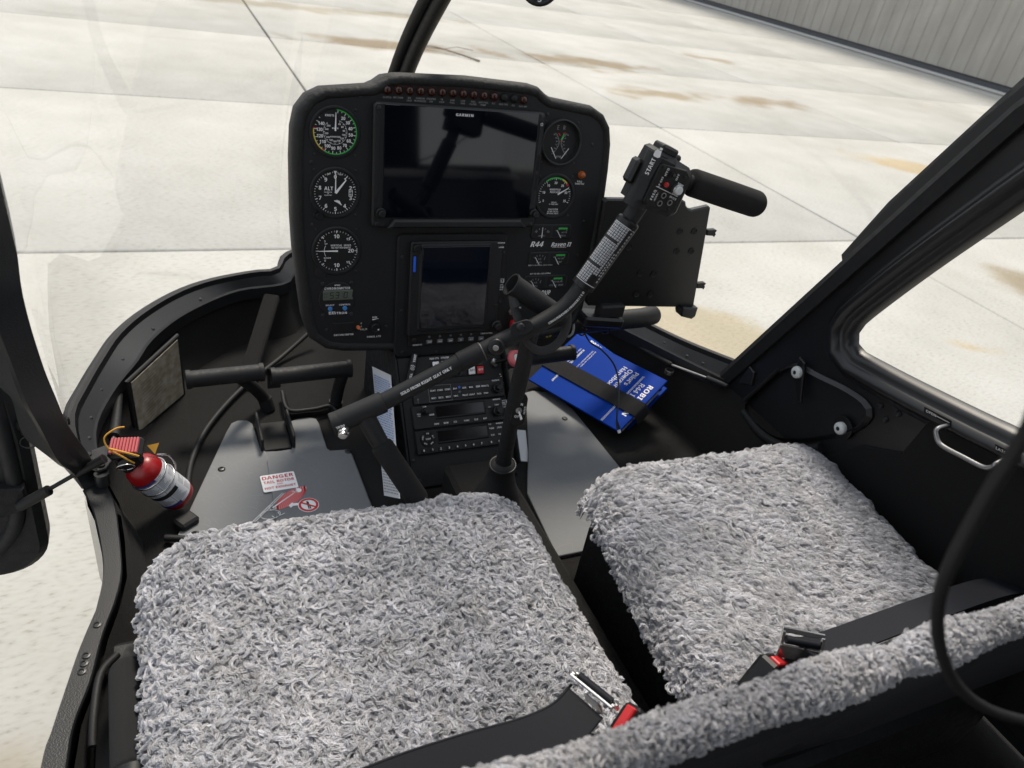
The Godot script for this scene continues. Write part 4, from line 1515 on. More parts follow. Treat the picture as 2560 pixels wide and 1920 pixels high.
func build_display(con: Node3D, PX: Transform3D):
	# large dark flight display
	var b := Build.new()
	b.prism(rrect(0.322, 0.212, 0.008, 4, Vector2(-0.005, -0.053)), 0.0, 0.012, PX, 0.003)
	var d := part("flight_display", b, M.bezel, con)
	var s := Build.new()
	s.box(PX * Vector3(-0.0035, -0.045, 0.0125), Vector3(0.288, 0.19, 0.003), 0.0006, PX.basis)
	part("display_glass", s, M.screen, d)
	var lp := Build.new()
	lp.prism(PackedVector2Array([Vector2(-0.128, -0.142), Vector2(0.122, -0.142), Vector2(0.135, -0.158), Vector2(-0.14, -0.158)]), 0.011, 0.024, PX, 0.004)
	part("hand_rest", lp, M.bezel, d)
	for q in [[-0.152, -0.131], [0.149, -0.131]]:
		knob(d, PX * Transform3D(Basis(), Vector3(0, 0, 0.012)), q[0], q[1], 0.009, 0.010, 0.0062)
	var k := pen(PX, 0, 0, 0.0144)
	k.text("GARMIN", -0.0045, 0.0405, 0.0044, 1, 0, 1.2)
	ink(d, "maker_lettering", k, M.ink_white)
	for q in [Vector2(-0.157, 0.044), Vector2(0.148, 0.046), Vector2(-0.157, -0.152), Vector2(0.147, -0.152)]:
		screw(d, PX, q.x, q.y, 0.012, 0.0036)
	for v in [-0.036, -0.072]:
		var sl := Build.new()
		sl.prism(rrect(0.0045, 0.03, 0.0018, 3, Vector2(0.1485, v)), 0.012, 0.0145, PX, 0.0008)
		part("card_slot", sl, M.deep_black, d)
	k = pen(PX, 0.1485, 0.0322, 0.0128)
	k.arc(Vector2.ZERO, 0.0019, 0.0027, 30, 330, 16)
	k.line(Vector2(0, 0.0006), Vector2(0, 0.0034), 0.0008)
	ink(d, "power_mark", k, M.ink_white)
	var bt := Build.new()
	bt.prism(rrect(0.0075, 0.012, 0.002, 3, Vector2(0.1485, 0.0322)), 0.011, 0.0126, PX, 0.0006)
	part("power_button", bt, M.deep_black, d)
	# raised side grips
	for u in [-0.158, 0.149]:
		var gr := Build.new()
		gr.prism(PackedVector2Array([Vector2(u - 0.005, 0.036), Vector2(u + 0.003, 0.02), Vector2(u + 0.003, -0.10), Vector2(u - 0.002, -0.112), Vector2(u - 0.006, -0.112)]), 0.011, 0.0135, PX, 0.001)
		part("side_rib", gr, M.bezel, d)


func build_right_gauges(con: Node3D, PX: Transform3D):
	# dual rotor and engine tachometer
	var u := 0.197
	var v := 0.001
	var g := gauge(con, PX, "dual_tachometer", u, v, 0.0405)
	var rim := Build.new()
	rim.lathe([Vector2(0.0425, 0.0), Vector2(0.0425, 0.008), Vector2(0.0405, 0.0095), Vector2(0.0385, 0.008), Vector2(0.0375, 0.001)], PX * Transform3D(Basis(), Vector3(u, v, 0)), 48)
	part("raised_rim", rim, M.bezel, g)
	var k := pen(PX, u, v)
	k.text("E", -0.0075, 0.0265, 0.0075, 1, 0, 0.9, false)
	k.text("R", 0.0055, 0.0265, 0.0075, 1, 0, 0.9, false)
	for s in [-1.0, 1.0]:
		var c := Vector2(s * 0.046, -0.009)
		for i in 17:
			var a := deg_to_rad(150.0 - 104.0 + 0.0) if false else 0.0
			var t := i / 16.0
			var p := Vector2(s * (0.0018 + 0.0105 * pow(abs(t - 0.55) * 1.9, 1.6)), lerpf(-0.0215, 0.0155, t))
			k.line(p, p + Vector2(s * (0.0032 if i % 2 == 0 else 0.0018), 0.0004), 0.0007)
			if i > 0:
				var t0 := (i - 1) / 16.0
				var p0 := Vector2(s * (0.0018 + 0.0105 * pow(abs(t0 - 0.55) * 1.9, 1.6)), lerpf(-0.0215, 0.0155, t0))
				k.line(p0, p, 0.0006)
		for i in 6:
			var t := i / 6.0 + 0.12
			k.text(str(50 + i * 10), s * (0.0072 + 0.0105 * pow(abs(t - 0.55) * 1.9, 1.6)), lerpf(-0.0215, 0.0155, t), 0.0024, 1, 0, 0.8)
	k.text("RPM", 0.0, -0.0265, 0.0038, 1, 0, 0.9, false)
	ink(g, "dial_markings", k, M.ink_grey)
	k = pen(PX, u, v, 0.0014)
	k.line(Vector2(0.0012, 0.0035), Vector2(0.0062, 0.0155), 0.0022)
	ink(g, "green_arc", k, M.ink_green)
	k = pen(PX, u, v, 0.0016)
	k.line(Vector2(-0.006, 0.0165), Vector2(-0.0015, 0.012), 0.0016)
	k.line(Vector2(0.004, 0.0165), Vector2(0.0095, 0.0175), 0.0014)
	k.line(Vector2(-0.001, 0.0015), Vector2(0.003, 0.002), 0.0012)
	ink(g, "red_marks", k, M.ink_red)
	needle(g, PX, u - 0.006, v - 0.03, -32.0, 0.024, 0.001)
	needle(g, PX, u + 0.005, v - 0.03, 36.0, 0.024, 0.001)
	# manifold pressure
	v = -0.1
	g = gauge(con, PX, "manifold_pressure_gauge", u + 0.001, v, 0.0415)
	k = pen(PX, u + 0.001, v)
	k.ticks(Vector2.ZERO, 0.0305, 0.0352, -112, 112, 6, 0.0011)
	k.ticks(Vector2.ZERO, 0.0325, 0.0352, -112, 112, 30, 0.0006)
	for i in 7:
		var c := k.ang(-112 + i * 37.333) * 0.0252
		k.text(str(5 + i * 5), c.x, c.y, 0.0046, 1, 0, 0.9)
	k.text("MANIFOLD", 0.0, 0.0125, 0.0034, 1, 0, 0.85)
	k.text("PRESSURE", 0.0, 0.0075, 0.0034, 1, 0, 0.85)
	k.text("INCHES", 0.0, -0.0125, 0.0024, 1, 0, 0.85)
	k.text("OF MERCURY", 0.0, -0.016, 0.0024, 1, 0, 0.85)
	k.text("CAUTION", 0.0, -0.0262, 0.0034, 1, 0, 0.9)
	k.text("DO NOT EXCEED", 0.0, -0.0306, 0.0024, 1, 0, 0.8)
	k.text("MP TABLE LIMITS", 0.0, -0.0342, 0.0024, 1, 0, 0.8)
	ink(g, "dial_markings", k, M.ink_white)
	k = pen(PX, u + 0.001, v, 0.0014)
	k.arc(Vector2.ZERO, 0.0335, 0.036, -38, 24, 20)
	ink(g, "green_arc", k, M.ink_green)
	k = pen(PX, u + 0.001, v, 0.0014)
	k.arc(Vector2.ZERO, 0.0335, 0.036, 24, 44, 8)
	ink(g, "yellow_arc", k, M.ink_yellow)
	k = pen(PX, u + 0.001, v, 0.0015)
	k.arc(Vector2.ZERO, 0.0315, 0.036, 47, 53, 3)
	ink(g, "red_marks", k, M.ink_red)
	needle(g, PX, u + 0.001, v, 61.0, 0.033, 0.003, 0.0, 0.001, 0.0022, 0.007)
	# amber full-throttle lamp
	var b := Build.new()
	b.lathe([Vector2(0.0075, 0), Vector2(0.0075, 0.003), Vector2(0.0065, 0.0035), Vector2(0.006, 0.008), Vector2(0.0035, 0.0115), Vector2(0, 0.0122)], PX * Transform3D(Basis(), Vector3(0.252, -0.058, 0)), 16, false)
	part("throttle_lamp", b, M.amber_bright, con)
	k = pen(PX, 0.2505, -0.073, 0.0007)
	k.text("FULL", 0, 0.002, 0.0032)
	k.text("THROTTLE", 0, -0.0025, 0.0032, 1, 0, 0.85)
	# small twin gauges
	var rows := [[0.2, -0.170, 0.088, 0.028], [0.2015, -0.2245, 0.09, 0.0255], [0.2, -0.2735, 0.098, 0.0255]]
	for i in 3:
		var q = rows[i]
		var w := Build.new()
		w.prism(rrect(q[2], q[3], 0.006, 4, Vector2(q[0], q[1])), 0.0, 0.003, PX, 0.001)
		var tw := part("twin_gauge", w, M.bezel, con)
		for s in 2:
			var cu: float = q[0] + (s - 0.5) * q[2] * 0.49
			var f := Build.new()
			f.prism(rrect(q[2] * 0.44, q[3] * 0.84, 0.004, 4, Vector2(cu, q[1])), 0.0022, 0.0033, PX)
			part("dial_face", f, M.dial_black, tw)
			var m := pen(PX, cu, q[1], 0.0037)
			for t in 5:
				var a := m.ang(-40 + t * 20)
				m.line(Vector2(0, -0.012) + a * 0.0165, Vector2(0, -0.012) + a * 0.0205, 0.0009)
			if i == 0 and s == 0:
				m.text("70", -0.0135, 0.0, 0.0034)
				m.text("70", 0.0135, 0.0, 0.0034)
				m.text("-AMPS+", 0, -0.008, 0.003)
			elif i == 0:
				m.text("PRESS", 0.004, -0.008, 0.003)
				m.text("60 115", 0.007, -0.0015, 0.003, 1, 0, 0.8)
			elif s == 0:
				m.text("1/2", 0.0, -0.001, 0.0034)
				m.text("F", 0.0115, -0.001, 0.0034)
				m.text("FUEL", 0, -0.0078, 0.0034)
			else:
				m.text("180 245" if i == 1 else "200 350 500", 0.0035, -0.0005, 0.003, 1, 0, 0.8)
				m.text("TEMP" if i == 1 else "CYL HD. TEMP", 0.001, -0.0078, 0.0034, 1, 0, 0.9)
			ink(tw, "dial_markings", m, M.ink_grey)
			if s == 1:
				var gr := pen(PX, cu, q[1], 0.0039)
				gr.rect(0.003, 0.0065, 0.02, 0.0034)
				ink(tw, "green_arc", gr, M.ink_green)
			if i == 0 and s == 0:
				needle(tw, PX, cu, q[1] - 0.012, 1.0, 0.021, 0.0012, 0.0, 0.0008, 0.0042)
			else:
				needle(tw, PX, cu + 0.0, q[1] - 0.0125, -33.0, 0.019, 0.0013, 0.0, 0.0008, 0.0042)
	k.slant = 0.32
	k.text("R44", -0.078, -0.1225, 0.0108, 1, 0.0, 1.1)
	k.text("Raven II", -0.0235, -0.1238, 0.0084, 1, 0.0, 0.98)
	k.line(Vector2(-0.044, -0.1296), Vector2(-0.012, -0.1296), 0.0006)
	k.slant = 0.0
	k.text("AUX 17.0 US GAL (64 LITERS)", -0.066, -0.1655, 0.0029, 1, 0, 0.85)
	k.text("29.5 US GAL (112 LITERS)", -0.064, -0.1835, 0.0029, 1, 0, 0.85)
	k.text("LOUP", -0.0485, -0.2245, 0.0095, 1, 0, 0.78)
	k.text("ENG", -0.104, -0.2545, 0.0032)
	ink(con, "panel_lettering", k, M.ink_white)
	var pl := Build.new()
	pl.prism(rrect(0.052, 0.0145, 0.001, 2, Vector2(0.202, -0.2975)), 0.0, 0.0006, PX)
	part("call_sign_plate", pl, M.ink_black, con)
	# guarded toggle with red cover
	var gt := Build.new()
	gt.lathe([Vector2(0.008, 0), Vector2(0.008, 0.003), Vector2(0.005, 0.004), Vector2(0.005, 0.012), Vector2(0, 0.012)], PX * Transform3D(Basis(), Vector3(0.131, -0.335, 0)), 6)
	var tg := part("guarded_toggle", gt, M.steel, con)
	var tl := Build.new()
	tl.tube([PX * Vector3(0.131, -0.335, 0.01), PX * Vector3(0.137, -0.347, 0.03)], [0.0028, 0.0042], 10)
	part("toggle_lever", tl, M.steel, tg)
	var rc := Build.new()
	rc.box(PX * Vector3(0.134, -0.362, 0.014), Vector3(0.017, 0.024, 0.02), 0.004, PX.basis)
	part("red_guard", rc, M.red_plastic, tg)


func build_navigator(con: Node3D, PX: Transform3D):
	var pl := Build.new()
	pl.prism(rrect(0.222, 0.245, 0.012, 5, Vector2(-0.005, -0.2945)), 0.0, 0.006, PX, 0.002)
	var p := part("centre_plate", pl, M.panel_paint, con)
	for q in [Vector2(-0.106, -0.215), Vector2(-0.104, -0.32), Vector2(0.098, -0.21), Vector2(0.099, -0.31), Vector2(-0.1, -0.406), Vector2(0.035, -0.41), Vector2(-0.03, -0.41), Vector2(0.097, -0.40)]:
		screw(p, PX, q.x, q.y, 0.006, 0.0032)
	var PN := PX * Transform3D(Basis(), Vector3(0, 0, 0.006))
	var b := Build.new()
	b.prism(rrect(0.186, 0.185, 0.004, 3, Vector2(0.0, -0.277)), 0.0, 0.010, PN, 0.0025)
	var d := part("navigator_unit", b, M.bezel, con)
	var rim := Build.new()
	var scr := rrect(0.142, 0.172, 0.006, 4, Vector2(-0.004, -0.2745))
	rim.prism(scr, 0.009, 0.0125, PN, 0.0025)
	part("screen_rim", rim, M.bezel, d)
	var s := Build.new()
	s.box(PN * Vector3(-0.004, -0.2735, 0.0125), Vector3(0.133, 0.160, 0.002), 0.0004, PX.basis)
	part("navigator_glass", s, M.navigator_glass, d)
	var led := Build.new()
	led.prism(rrect(0.0042, 0.03, 0.0018, 3, Vector2(-0.0855, -0.226)), 0.010, 0.0125, PN, 0.0006)
	part("blue_strip", led, mat("blue_strip", Color(0.02, 0.12, 0.75), 0.3), d)
	knob(d, PN * Transform3D(Basis(), Vector3(0, 0, 0.01)), -0.0835, -0.1955, 0.0068, 0.008)
	knob(d, PN * Transform3D(Basis(), Vector3(0, 0, 0.01)), 0.089, -0.355, 0.0105, 0.010, 0.007)
	for q in [Vector2(0.087, -0.196), Vector2(0.087, -0.316)]:
		var bt := Build.new()
		bt.prism(rrect(0.011, 0.0065, 0.001, 2, q), 0.010, 0.0115, PN, 0.0005)
		part("side_button", bt, M.black_plastic, d)
	var kk := pen(PN, 0, 0, 0.0118)
	kk.text("HOME", 0.087, -0.196, 0.0026)
	kk.text("GARMIN", 0.086, -0.1875, 0.0024)
	ink(d, "unit_lettering", kk, M.ink_white)
	kk = pen(PN, 0.0985, -0.267, 0.0006)
	kk.frame(0, 0, 0.0105, 0.0072, 0.0008)
	kk.text("No.1", 0, 0, 0.0046, 1, 0, 0.8)
	kk.text("GPS", 0, -0.0085, 0.0034)
	kk.text("COM", 0, -0.0133, 0.0034)
	kk.text("NAV", 0, -0.0181, 0.0034)
	ink(p, "plate_lettering", kk, M.ink_white)
	# annunciator strip under it
	var st := Build.new()
	st.box(PN * Vector3(0.004, -0.381, 0.002), Vector3(0.186, 0.0225, 0.004), 0.001, PX.basis)
	var a := part("annunciator_strip", st, M.black_plastic, con)
	var tx := ["SPKR", "HDG", "NAV", "BC", "ALT", "GPS"]
	var k := pen(PN, 0, 0, 0.0068)
	for i in 6:
		var u := -0.047 + 0.022 * i
		var bt := Build.new()
		bt.prism(rrect(0.0118, 0.0075, 0.0012, 2, Vector2(u, -0.3855)), 0.003, 0.0065, PN, 0.0008)
		part("push_button", bt, M.grey_trim, a)
		k.text(tx[i], u, -0.3855, 0.0028, 1, 0, 0.8)
		var l := Build.new()
		l.lathe([Vector2(0.0026, 0.004), Vector2(0.002, 0.0056), Vector2(0, 0.006)], PN * Transform3D(Basis(), Vector3(u, -0.3755, 0)), 10, false)
		part("indicator", l, M.grey_trim, a)
	k.text("GENESYS", -0.072, -0.3895, 0.0028)
	k.text("ADS-B/GND", 0.075, -0.3745, 0.0026)
	ink(a, "strip_lettering", k, M.ink_white)
	for u in [-0.078, 0.09]:
		screw(a, PN, u, -0.381, 0.004, 0.0045)


func build_radios(con: Node3D, PX: Transform3D):
	# lower face: leans back 42 degrees under the panel
	var t := deg_to_rad(42.0)
	var LX := Transform3D(Basis(Vector3.RIGHT, Vector3(0, cos(t), -sin(t)), Vector3(0, sin(t), cos(t))), Vector3(0.0, 0.998, -1.205))
	var b := Build.new()
	b.prism(PackedVector2Array([Vector2(-0.113, -0.262), Vector2(0.113, -0.262), Vector2(0.113, 0.0), Vector2(-0.113, 0.0)]), -0.13, 0.0, LX, 0.004)
	var lw := part("lower_face", b, M.panel_paint, con)
	# pedestal flanks
	var side := Build.new()
	side.box(Vector3(0, 0.90, -1.33), Vector3(0.222, 0.24, 0.14), 0.006)
	part("pedestal", side, M.black_paint, con)
	for x in [-0.116, 0.116]:
		var fl := Build.new()
		fl.prism(PackedVector2Array([Vector2(1.06, 0.80), Vector2(1.04, 0.83), Vector2(1.19, 1.0), Vector2(1.33, 1.04), Vector2(1.40, 0.98), Vector2(1.40, 0.80)]), -0.002, 0.002, Transform3D(Basis(Vector3(0, 0, -1), Vector3(0, 1, 0), Vector3(1, 0, 0)), Vector3(x, 0, 0)), 0.0005)
		part("pedestal_side", fl, M.black_paint, con)
	# checklist sheet standing out from the left flank
	var TL := Vector3(-0.121, 0.897, -1.333)
	var TR := Vector3(-0.121, 0.958, -1.204)
	var BR := Vector3(-0.168, 0.874, -0.94)
	var BL := Vector3(-0.176, 0.822, -1.01)
	var ex := (TR - TL).normalized()
	var nz := (BR - TL).cross(TR - BL).normalized()
	if nz.dot(Vector3(-1, 0.5, 0)) < 0:
		nz = -nz
	ex = (ex - nz * ex.dot(nz)).normalized()
	var SH := Transform3D(Basis(ex, nz.cross(ex), nz), TL)
	var sp := PackedVector2Array()
	for q in [TL, TR, BR, BL]:
		var l: Vector3 = SH.affine_inverse() * q
		sp.append(Vector2(l.x, l.y))
	var pw := Build.new()
	pw.prism(sp, -0.0008, 0.0, SH)
	var chk := thing("checklist_sheet", "white printed checklist sheet standing against the left flank of the console", "checklist", (BL + BR) * 0.5 - Vector3(0, 0.03, 0))
	var sheet := part("sheet", pw, M.paper, chk)
	var rr := RandomNumberGenerator.new()
	rr.seed = 5
	var kb := Ink.new(self, SH * Transform3D(Basis(), Vector3(0, 0, 0.0004)))
	var kg := Ink.new(self, SH * Transform3D(Basis(), Vector3(0, 0, 0.0004)))
	for i in 46:
		var down := 0.03 + 0.02 * i
		var p0: Vector2 = sp[0].lerp(sp[3], down)
		var p1: Vector2 = sp[1].lerp(sp[2], down)
		var x0 := 0.06
		while x0 < 0.9:
			var w := rr.randf_range(0.04, 0.16)
			(kb if i > 20 else kg).line(p0.lerp(p1, x0), p0.lerp(p1, min(x0 + w, 0.94)), 0.002)
			x0 += w + 0.035
	ink(sheet, "sheet_text", kb, M.key_blue)
	ink(sheet, "sheet_heading", kg, M.ink_grey)
	# small white card low on the right flank
	var card := Build.new()
	card.box(Vector3(0.15, 0.802, -1.125), Vector3(0.045, 0.002, 0.11), 0.0004, Basis(Vector3.UP, -0.35))
	part("floor_card", card, M.paper, con)
	for q in [Vector2(-0.103, -0.205), Vector2(-0.095, -0.245), Vector2(0.0, -0.25), Vector2(0.1, -0.06), Vector2(0.103, -0.2)]:
		screw(lw, LX, q.x, q.y, 0.0, 0.0035)
	# vent pull handle
	var vp := Build.new()
	vp.prism(rrect(0.0125, 0.062, 0.005, 4), 0.003, 0.012, LX * Transform3D(Basis(Vector3(0, 0, 1), -0.35), Vector3(-0.084, -0.025, 0)), 0.002)
	var vent := part("vent_pull", vp, M.black_plastic, con)
	var kv := Ink.new(self, LX * Transform3D(Basis(Vector3(0, 0, 1), -0.35 + PI / 2), Vector3(-0.084, -0.025, 0.0124)))
	kv.text("PULL", -0.019, 0.0, 0.0046)
	kv.text("VENT", 0.019, 0.0, 0.0046)
	kv.arc(Vector2.ZERO, 0.0042, 0.005, 20, 160, 10)
	kv.arc(Vector2.ZERO, 0.0042, 0.005, 200, 340, 10)
	kv.arc(Vector2.ZERO, 0.0014, 0.0022, 0, 360, 10)
	ink(vent, "vent_lettering", kv, M.ink_white)
	# rocker switches
	var k := pen(LX, 0, 0, 0.0008)
	k.text("NAV LTS", -0.034, -0.0085, 0.0036, 1, 0, 0.85)
	k.text("STROBE", -0.0115, -0.0085, 0.0036, 1, 0, 0.85)
	k.text("AVIONICS", 0.017, -0.0075, 0.0036, 1, 0, 0.85)
	k.frame(0.103, -0.111, 0.012, 0.009, 0.0008)
	k.text("No.2", 0.103, -0.111, 0.0052, 1, 0, 0.8)
	k.text("COM", 0.1035, -0.12, 0.004, 1, 0, 0.9)
	for i in 9:
		k.disc(Vector2(0.103 + 0.004 * sin(i * 0.35), -0.052 - 0.0045 * i), 0.0011, 8)
	ink(con, "switch_lettering", k, M.ink_white)
	var words := ["ON", "ON", "ON", "ON", "OFF", "OFF"]
	for i in 6:
		var u := -0.033 + 0.0185 * i
		var fr := Build.new()
		fr.box(LX * Vector3(u, -0.0315, 0.001), Vector3(0.0172, 0.036, 0.003), 0.001, LX.basis)
		var rk := part("rocker_switch", fr, M.black_plastic, con)
		for s in [1.0, -1.0]:
			var lit: bool = (s > 0 and i < 4) or (s < 0 and i >= 4)
			var ro := Build.new()
			ro.box(LX * Vector3(u, -0.0315 + s * 0.008, 0.0035 + (0.001 if lit else 0.0)), Vector3(0.0135, 0.0155, 0.004), 0.001, LX.basis * Basis(Vector3.RIGHT, -s * 0.18))
			part("rocker_half", ro, (M.red_plastic if i == 5 else M.ink_white) if lit else M.black_plastic, rk)
			if lit:
				var kw := Ink.new(self, LX * Transform3D(Basis(Vector3.RIGHT, -s * 0.18), Vector3(u, -0.0315 + s * 0.008, 0.0072)))
				kw.text(words[i], 0, 0, 0.0042, 1, 0, 0.9)
				ink(rk, "rocker_print", kw, M.ink_white if i == 5 else M.ink_black)
	# mixture-style pull with hex nut and the red round knob
	var hx := Build.new()
	hx.lathe([Vector2(0.0095, 0), Vector2(0.0095, 0.005), Vector2(0.006, 0.006), Vector2(0.0045, 0.006), Vector2(0.0045, 0.016), Vector2(0, 0.016)], LX * Transform3D(look(Vector3(0.5, 0, 1)), Vector3(0.092, -0.027, 0)), 6)
	var pk := part("mixture_control", hx, M.steel, con)
	var rod := Build.new()
	rod.tube([LX * Vector3(0.094, -0.027, 0.01), LX * Vector3(0.116, -0.027, 0.045)], 0.0042, 10)
	part("pull_rod", rod, M.black_plastic, pk)
	var rk2 := Build.new()
	rk2.lathe([Vector2(0.006, -0.004), Vector2(0.016, -0.002), Vector2(0.0185, 0.004), Vector2(0.0165, 0.011), Vector2(0.01, 0.0125), Vector2(0.0085, 0.0105)], LX * Transform3D(look(Vector3(0.35, 0.1, 1)), Vector3(0.118, -0.03, 0.046)), 24, false)
	part("red_knob", rk2, M.pink_plastic, pk)
	var rk3 := Build.new()
	rk3.lathe([Vector2(0.0085, 0.0105), Vector2(0, 0.0105)], LX * Transform3D(look(Vector3(0.35, 0.1, 1)), Vector3(0.118, -0.03, 0.046)), 16)
	part("knob_insert", rk3, M.white_plastic, pk)
	# audio panel
	var A := radio(con, LX, "audio_panel", 0.009, -0.0795, 0.194, 0.0375)
	k = pen(LX, 0, 0, 0.0078)
	var n1 := ["COM1", "COM2", "COM3", "NAV", "AUX", "MUS", "MKR", "MAN SQ"]
	var n2 := ["MIC1", "MIC2", "MIC3", "TRFC", "PILOT", "COPLT", "PASS", "SPKR"]
	for i in 8:
		var u: float = [-0.048, -0.033, -0.0175, -0.0015, 0.0185, 0.033, 0.0485, 0.0635][i]
		for j in 2:
			var v := -0.0735 - 0.0150 * j
			var bt := Build.new()
			bt.prism(rrect(0.0128, 0.0082, 0.001, 2, Vector2(u, v)), 0.005, 0.0075, LX, 0.0006)
			part("push_button", bt, M.black_plastic if not (j == 0 and (i == 5 or i == 6)) else M.screen, A)
			k.text([n1, n2][j][i], u, v, 0.0034, 1, 0, 0.76)
	k.text("GARMIN", 0.088, -0.0645, 0.0026)
	ink(A, "key_lettering", k, M.ink_white)
	k = pen(LX, 0, 0, 0.0064)
	k.frame(-0.033, -0.0795, 0.0468, 0.032, 0.0005)
	k.text("?", -0.08, -0.089, 0.005)
	k.text("?", -0.08, -0.095, 0.003)
	ink(A, "frame_line", k, M.ink_grey)
	var bl := pen(LX, 0.0085, -0.0715, 0.0066)
	bl.disc(Vector2.ZERO, 0.0026, 12)
	ink(A, "blue_mark", bl, M.ink_blue)
	knob(A, LX * Transform3D(Basis(), Vector3(0, 0, 0.006)), 0.089, -0.081, 0.0105, 0.011, 0.0062)
	var sn := Build.new()
	sn.lathe([Vector2(0.0028, 0.005), Vector2(0.0026, 0.007), Vector2(0, 0.0078)], LX * Transform3D(Basis(), Vector3(0.0085, -0.081, 0)), 10, false)
	part("light_sensor", sn, M.grey_trim, A)
	# com radio
	A = radio(con, LX, "com_radio", 0.001, -0.1235, 0.192, 0.0465)
	window(A, LX, 0.004, -0.117, 0.108, 0.0275)
	knob(A, LX * Transform3D(Basis(), Vector3(0, 0, 0.006)), -0.069, -0.113, 0.0072, 0.010, 0.0048)
	knob(A, LX * Transform3D(Basis(), Vector3(0, 0, 0.006)), 0.083, -0.128, 0.0112, 0.011, 0.0068)
	k = pen(LX, 0, 0, 0.0078)
	var n3 := ["COM", "MEM", "ICS", "FUNC", "CLR", "ENT"]
	for i in 6:
		var u: float = [-0.049, -0.0295, -0.01, 0.0145, 0.0345, 0.054][i]
		var bt := Build.new()
		bt.prism(rrect(0.0105, 0.0068, 0.001, 2, Vector2(u, -0.1395)), 0.005, 0.0075, LX, 0.0006)
		part("push_button", bt, M.black_plastic, A)
		k.text(n3[i], u, -0.1395, 0.0034, 1, 0, 0.82)
	for q in [[-0.0565, -0.1205, "MON"], [0.0665, -0.1175, "<>"]]:
		var bt := Build.new()
		bt.prism(rrect(0.0105, 0.0068, 0.001, 2, Vector2(q[0], q[1])), 0.005, 0.0075, LX, 0.0006)
		part("push_button", bt, M.black_plastic, A)
		k.text(q[2], q[0], q[1], 0.0034, 1, 0, 0.85)
	k.text("COM", -0.069, -0.1035, 0.0024, 1, 0, 0.85)
	k.text("PWR", -0.082, -0.117, 0.0022)
	k.text("VOL", -0.082, -0.1205, 0.0022)
	k.text("TUNE", 0.083, -0.1145, 0.0026)
	k.text("GARMIN", 0.084, -0.1035, 0.0026)
	ink(A, "key_lettering", k, M.ink_white)
	# transponder
	A = radio(con, LX, "transponder", 0.001, -0.1725, 0.192, 0.0465)
	window(A, LX, 0.003, -0.1655, 0.110, 0.0275)
	k = pen(LX, 0, 0, 0.0078)
	k.text("ADS-B OUT INSTALLED", 0.0, -0.1745, 0.0034, 1, 0, 0.85)
	for i in 10:
		var u := -0.081 + 0.0172 * i + (0.004 if i > 7 else 0.0)
		var bt := Build.new()
		bt.prism(rrect(0.0105, 0.0072, 0.001, 2, Vector2(u, -0.1885)), 0.005, 0.0075, LX, 0.0006)
		part("push_button", bt, M.black_plastic, A)
		k.text(str(i), u, -0.1885, 0.004)
	var n4 := ["FUNC", "CRSR", "CLR", "ENT"]
	for i in 4:
		var u := 0.0655 + 0.0165 * (i % 2)
		var v := -0.161 - 0.0135 * int(i / 2)
		var bt := Build.new()
		bt.prism(rrect(0.0105, 0.0068, 0.001, 2, Vector2(u, v)), 0.005, 0.0075, LX, 0.0006)
		part("push_button", bt, M.black_plastic, A)
		k.text(n4[i], u, v, 0.0032, 1, 0, 0.82)
	k.text("GARMIN", 0.084, -0.1525, 0.0026)
	k.text("1/2", 0.062, -0.1525, 0.0026)
	ink(A, "key_lettering", k, M.ink_white)
	var dl := Build.new()
	dl.lathe([Vector2(0.0155, 0.005), Vector2(0.0155, 0.0072), Vector2(0.0145, 0.008), Vector2(0, 0.008)], LX * Transform3D(Basis(), Vector3(-0.0705, -0.167, 0)), 28)
	var dd := part("mode_dial", dl, M.deep_black, A)
	var mid := Build.new()
	mid.lathe([Vector2(0.0052, 0.008), Vector2(0.0052, 0.0095), Vector2(0, 0.0098)], LX * Transform3D(Basis(), Vector3(-0.0705, -0.167, 0)), 16)
	part("ident_button", mid, M.black_plastic, dd)
	k = pen(LX, -0.0705, -0.167, 0.0101)
	k.text("IDNT", 0, 0, 0.0028)
	var md := ["ON", "ALT", "VFR", "OFF", "STBY"]
	for i in 5:
		var c := k.ang(i * 72.0) * 0.0108
		k.text(md[i], c.x, c.y, 0.0029, 1, -deg_to_rad(i * 72.0) + (PI if i == 2 or i == 3 else 0.0), 0.8)
	ink(dd, "dial_lettering", k, M.ink_white)


func radio(con: Node3D, LX: Transform3D, called: String, u: float, v: float, w: float, h: float) -> MeshInstance3D:
	var b := Build.new()
	b.box(LX * Vector3(u, v, 0.002), Vector3(w, h, 0.008), 0.0016, LX.basis)
	return part(called, b, M.bezel, con)


func window(A: Node3D, LX: Transform3D, u: float, v: float, w: float, h: float):
	var b := Build.new()
	var o := rrect(w, h, 0.002, 2, Vector2(u, v))
	b.prism(o, 0.005, 0.0085, LX, 0.002)
	var f := part("display_frame", b, M.bezel, A)
	var s := Build.new()
	s.box(LX * Vector3(u - 0.001, v + 0.001, 0.0082), Vector3(w - 0.006, h - 0.007, 0.0015), 0.0003, LX.basis)
	part("display_window", s, M.radio_window, f)


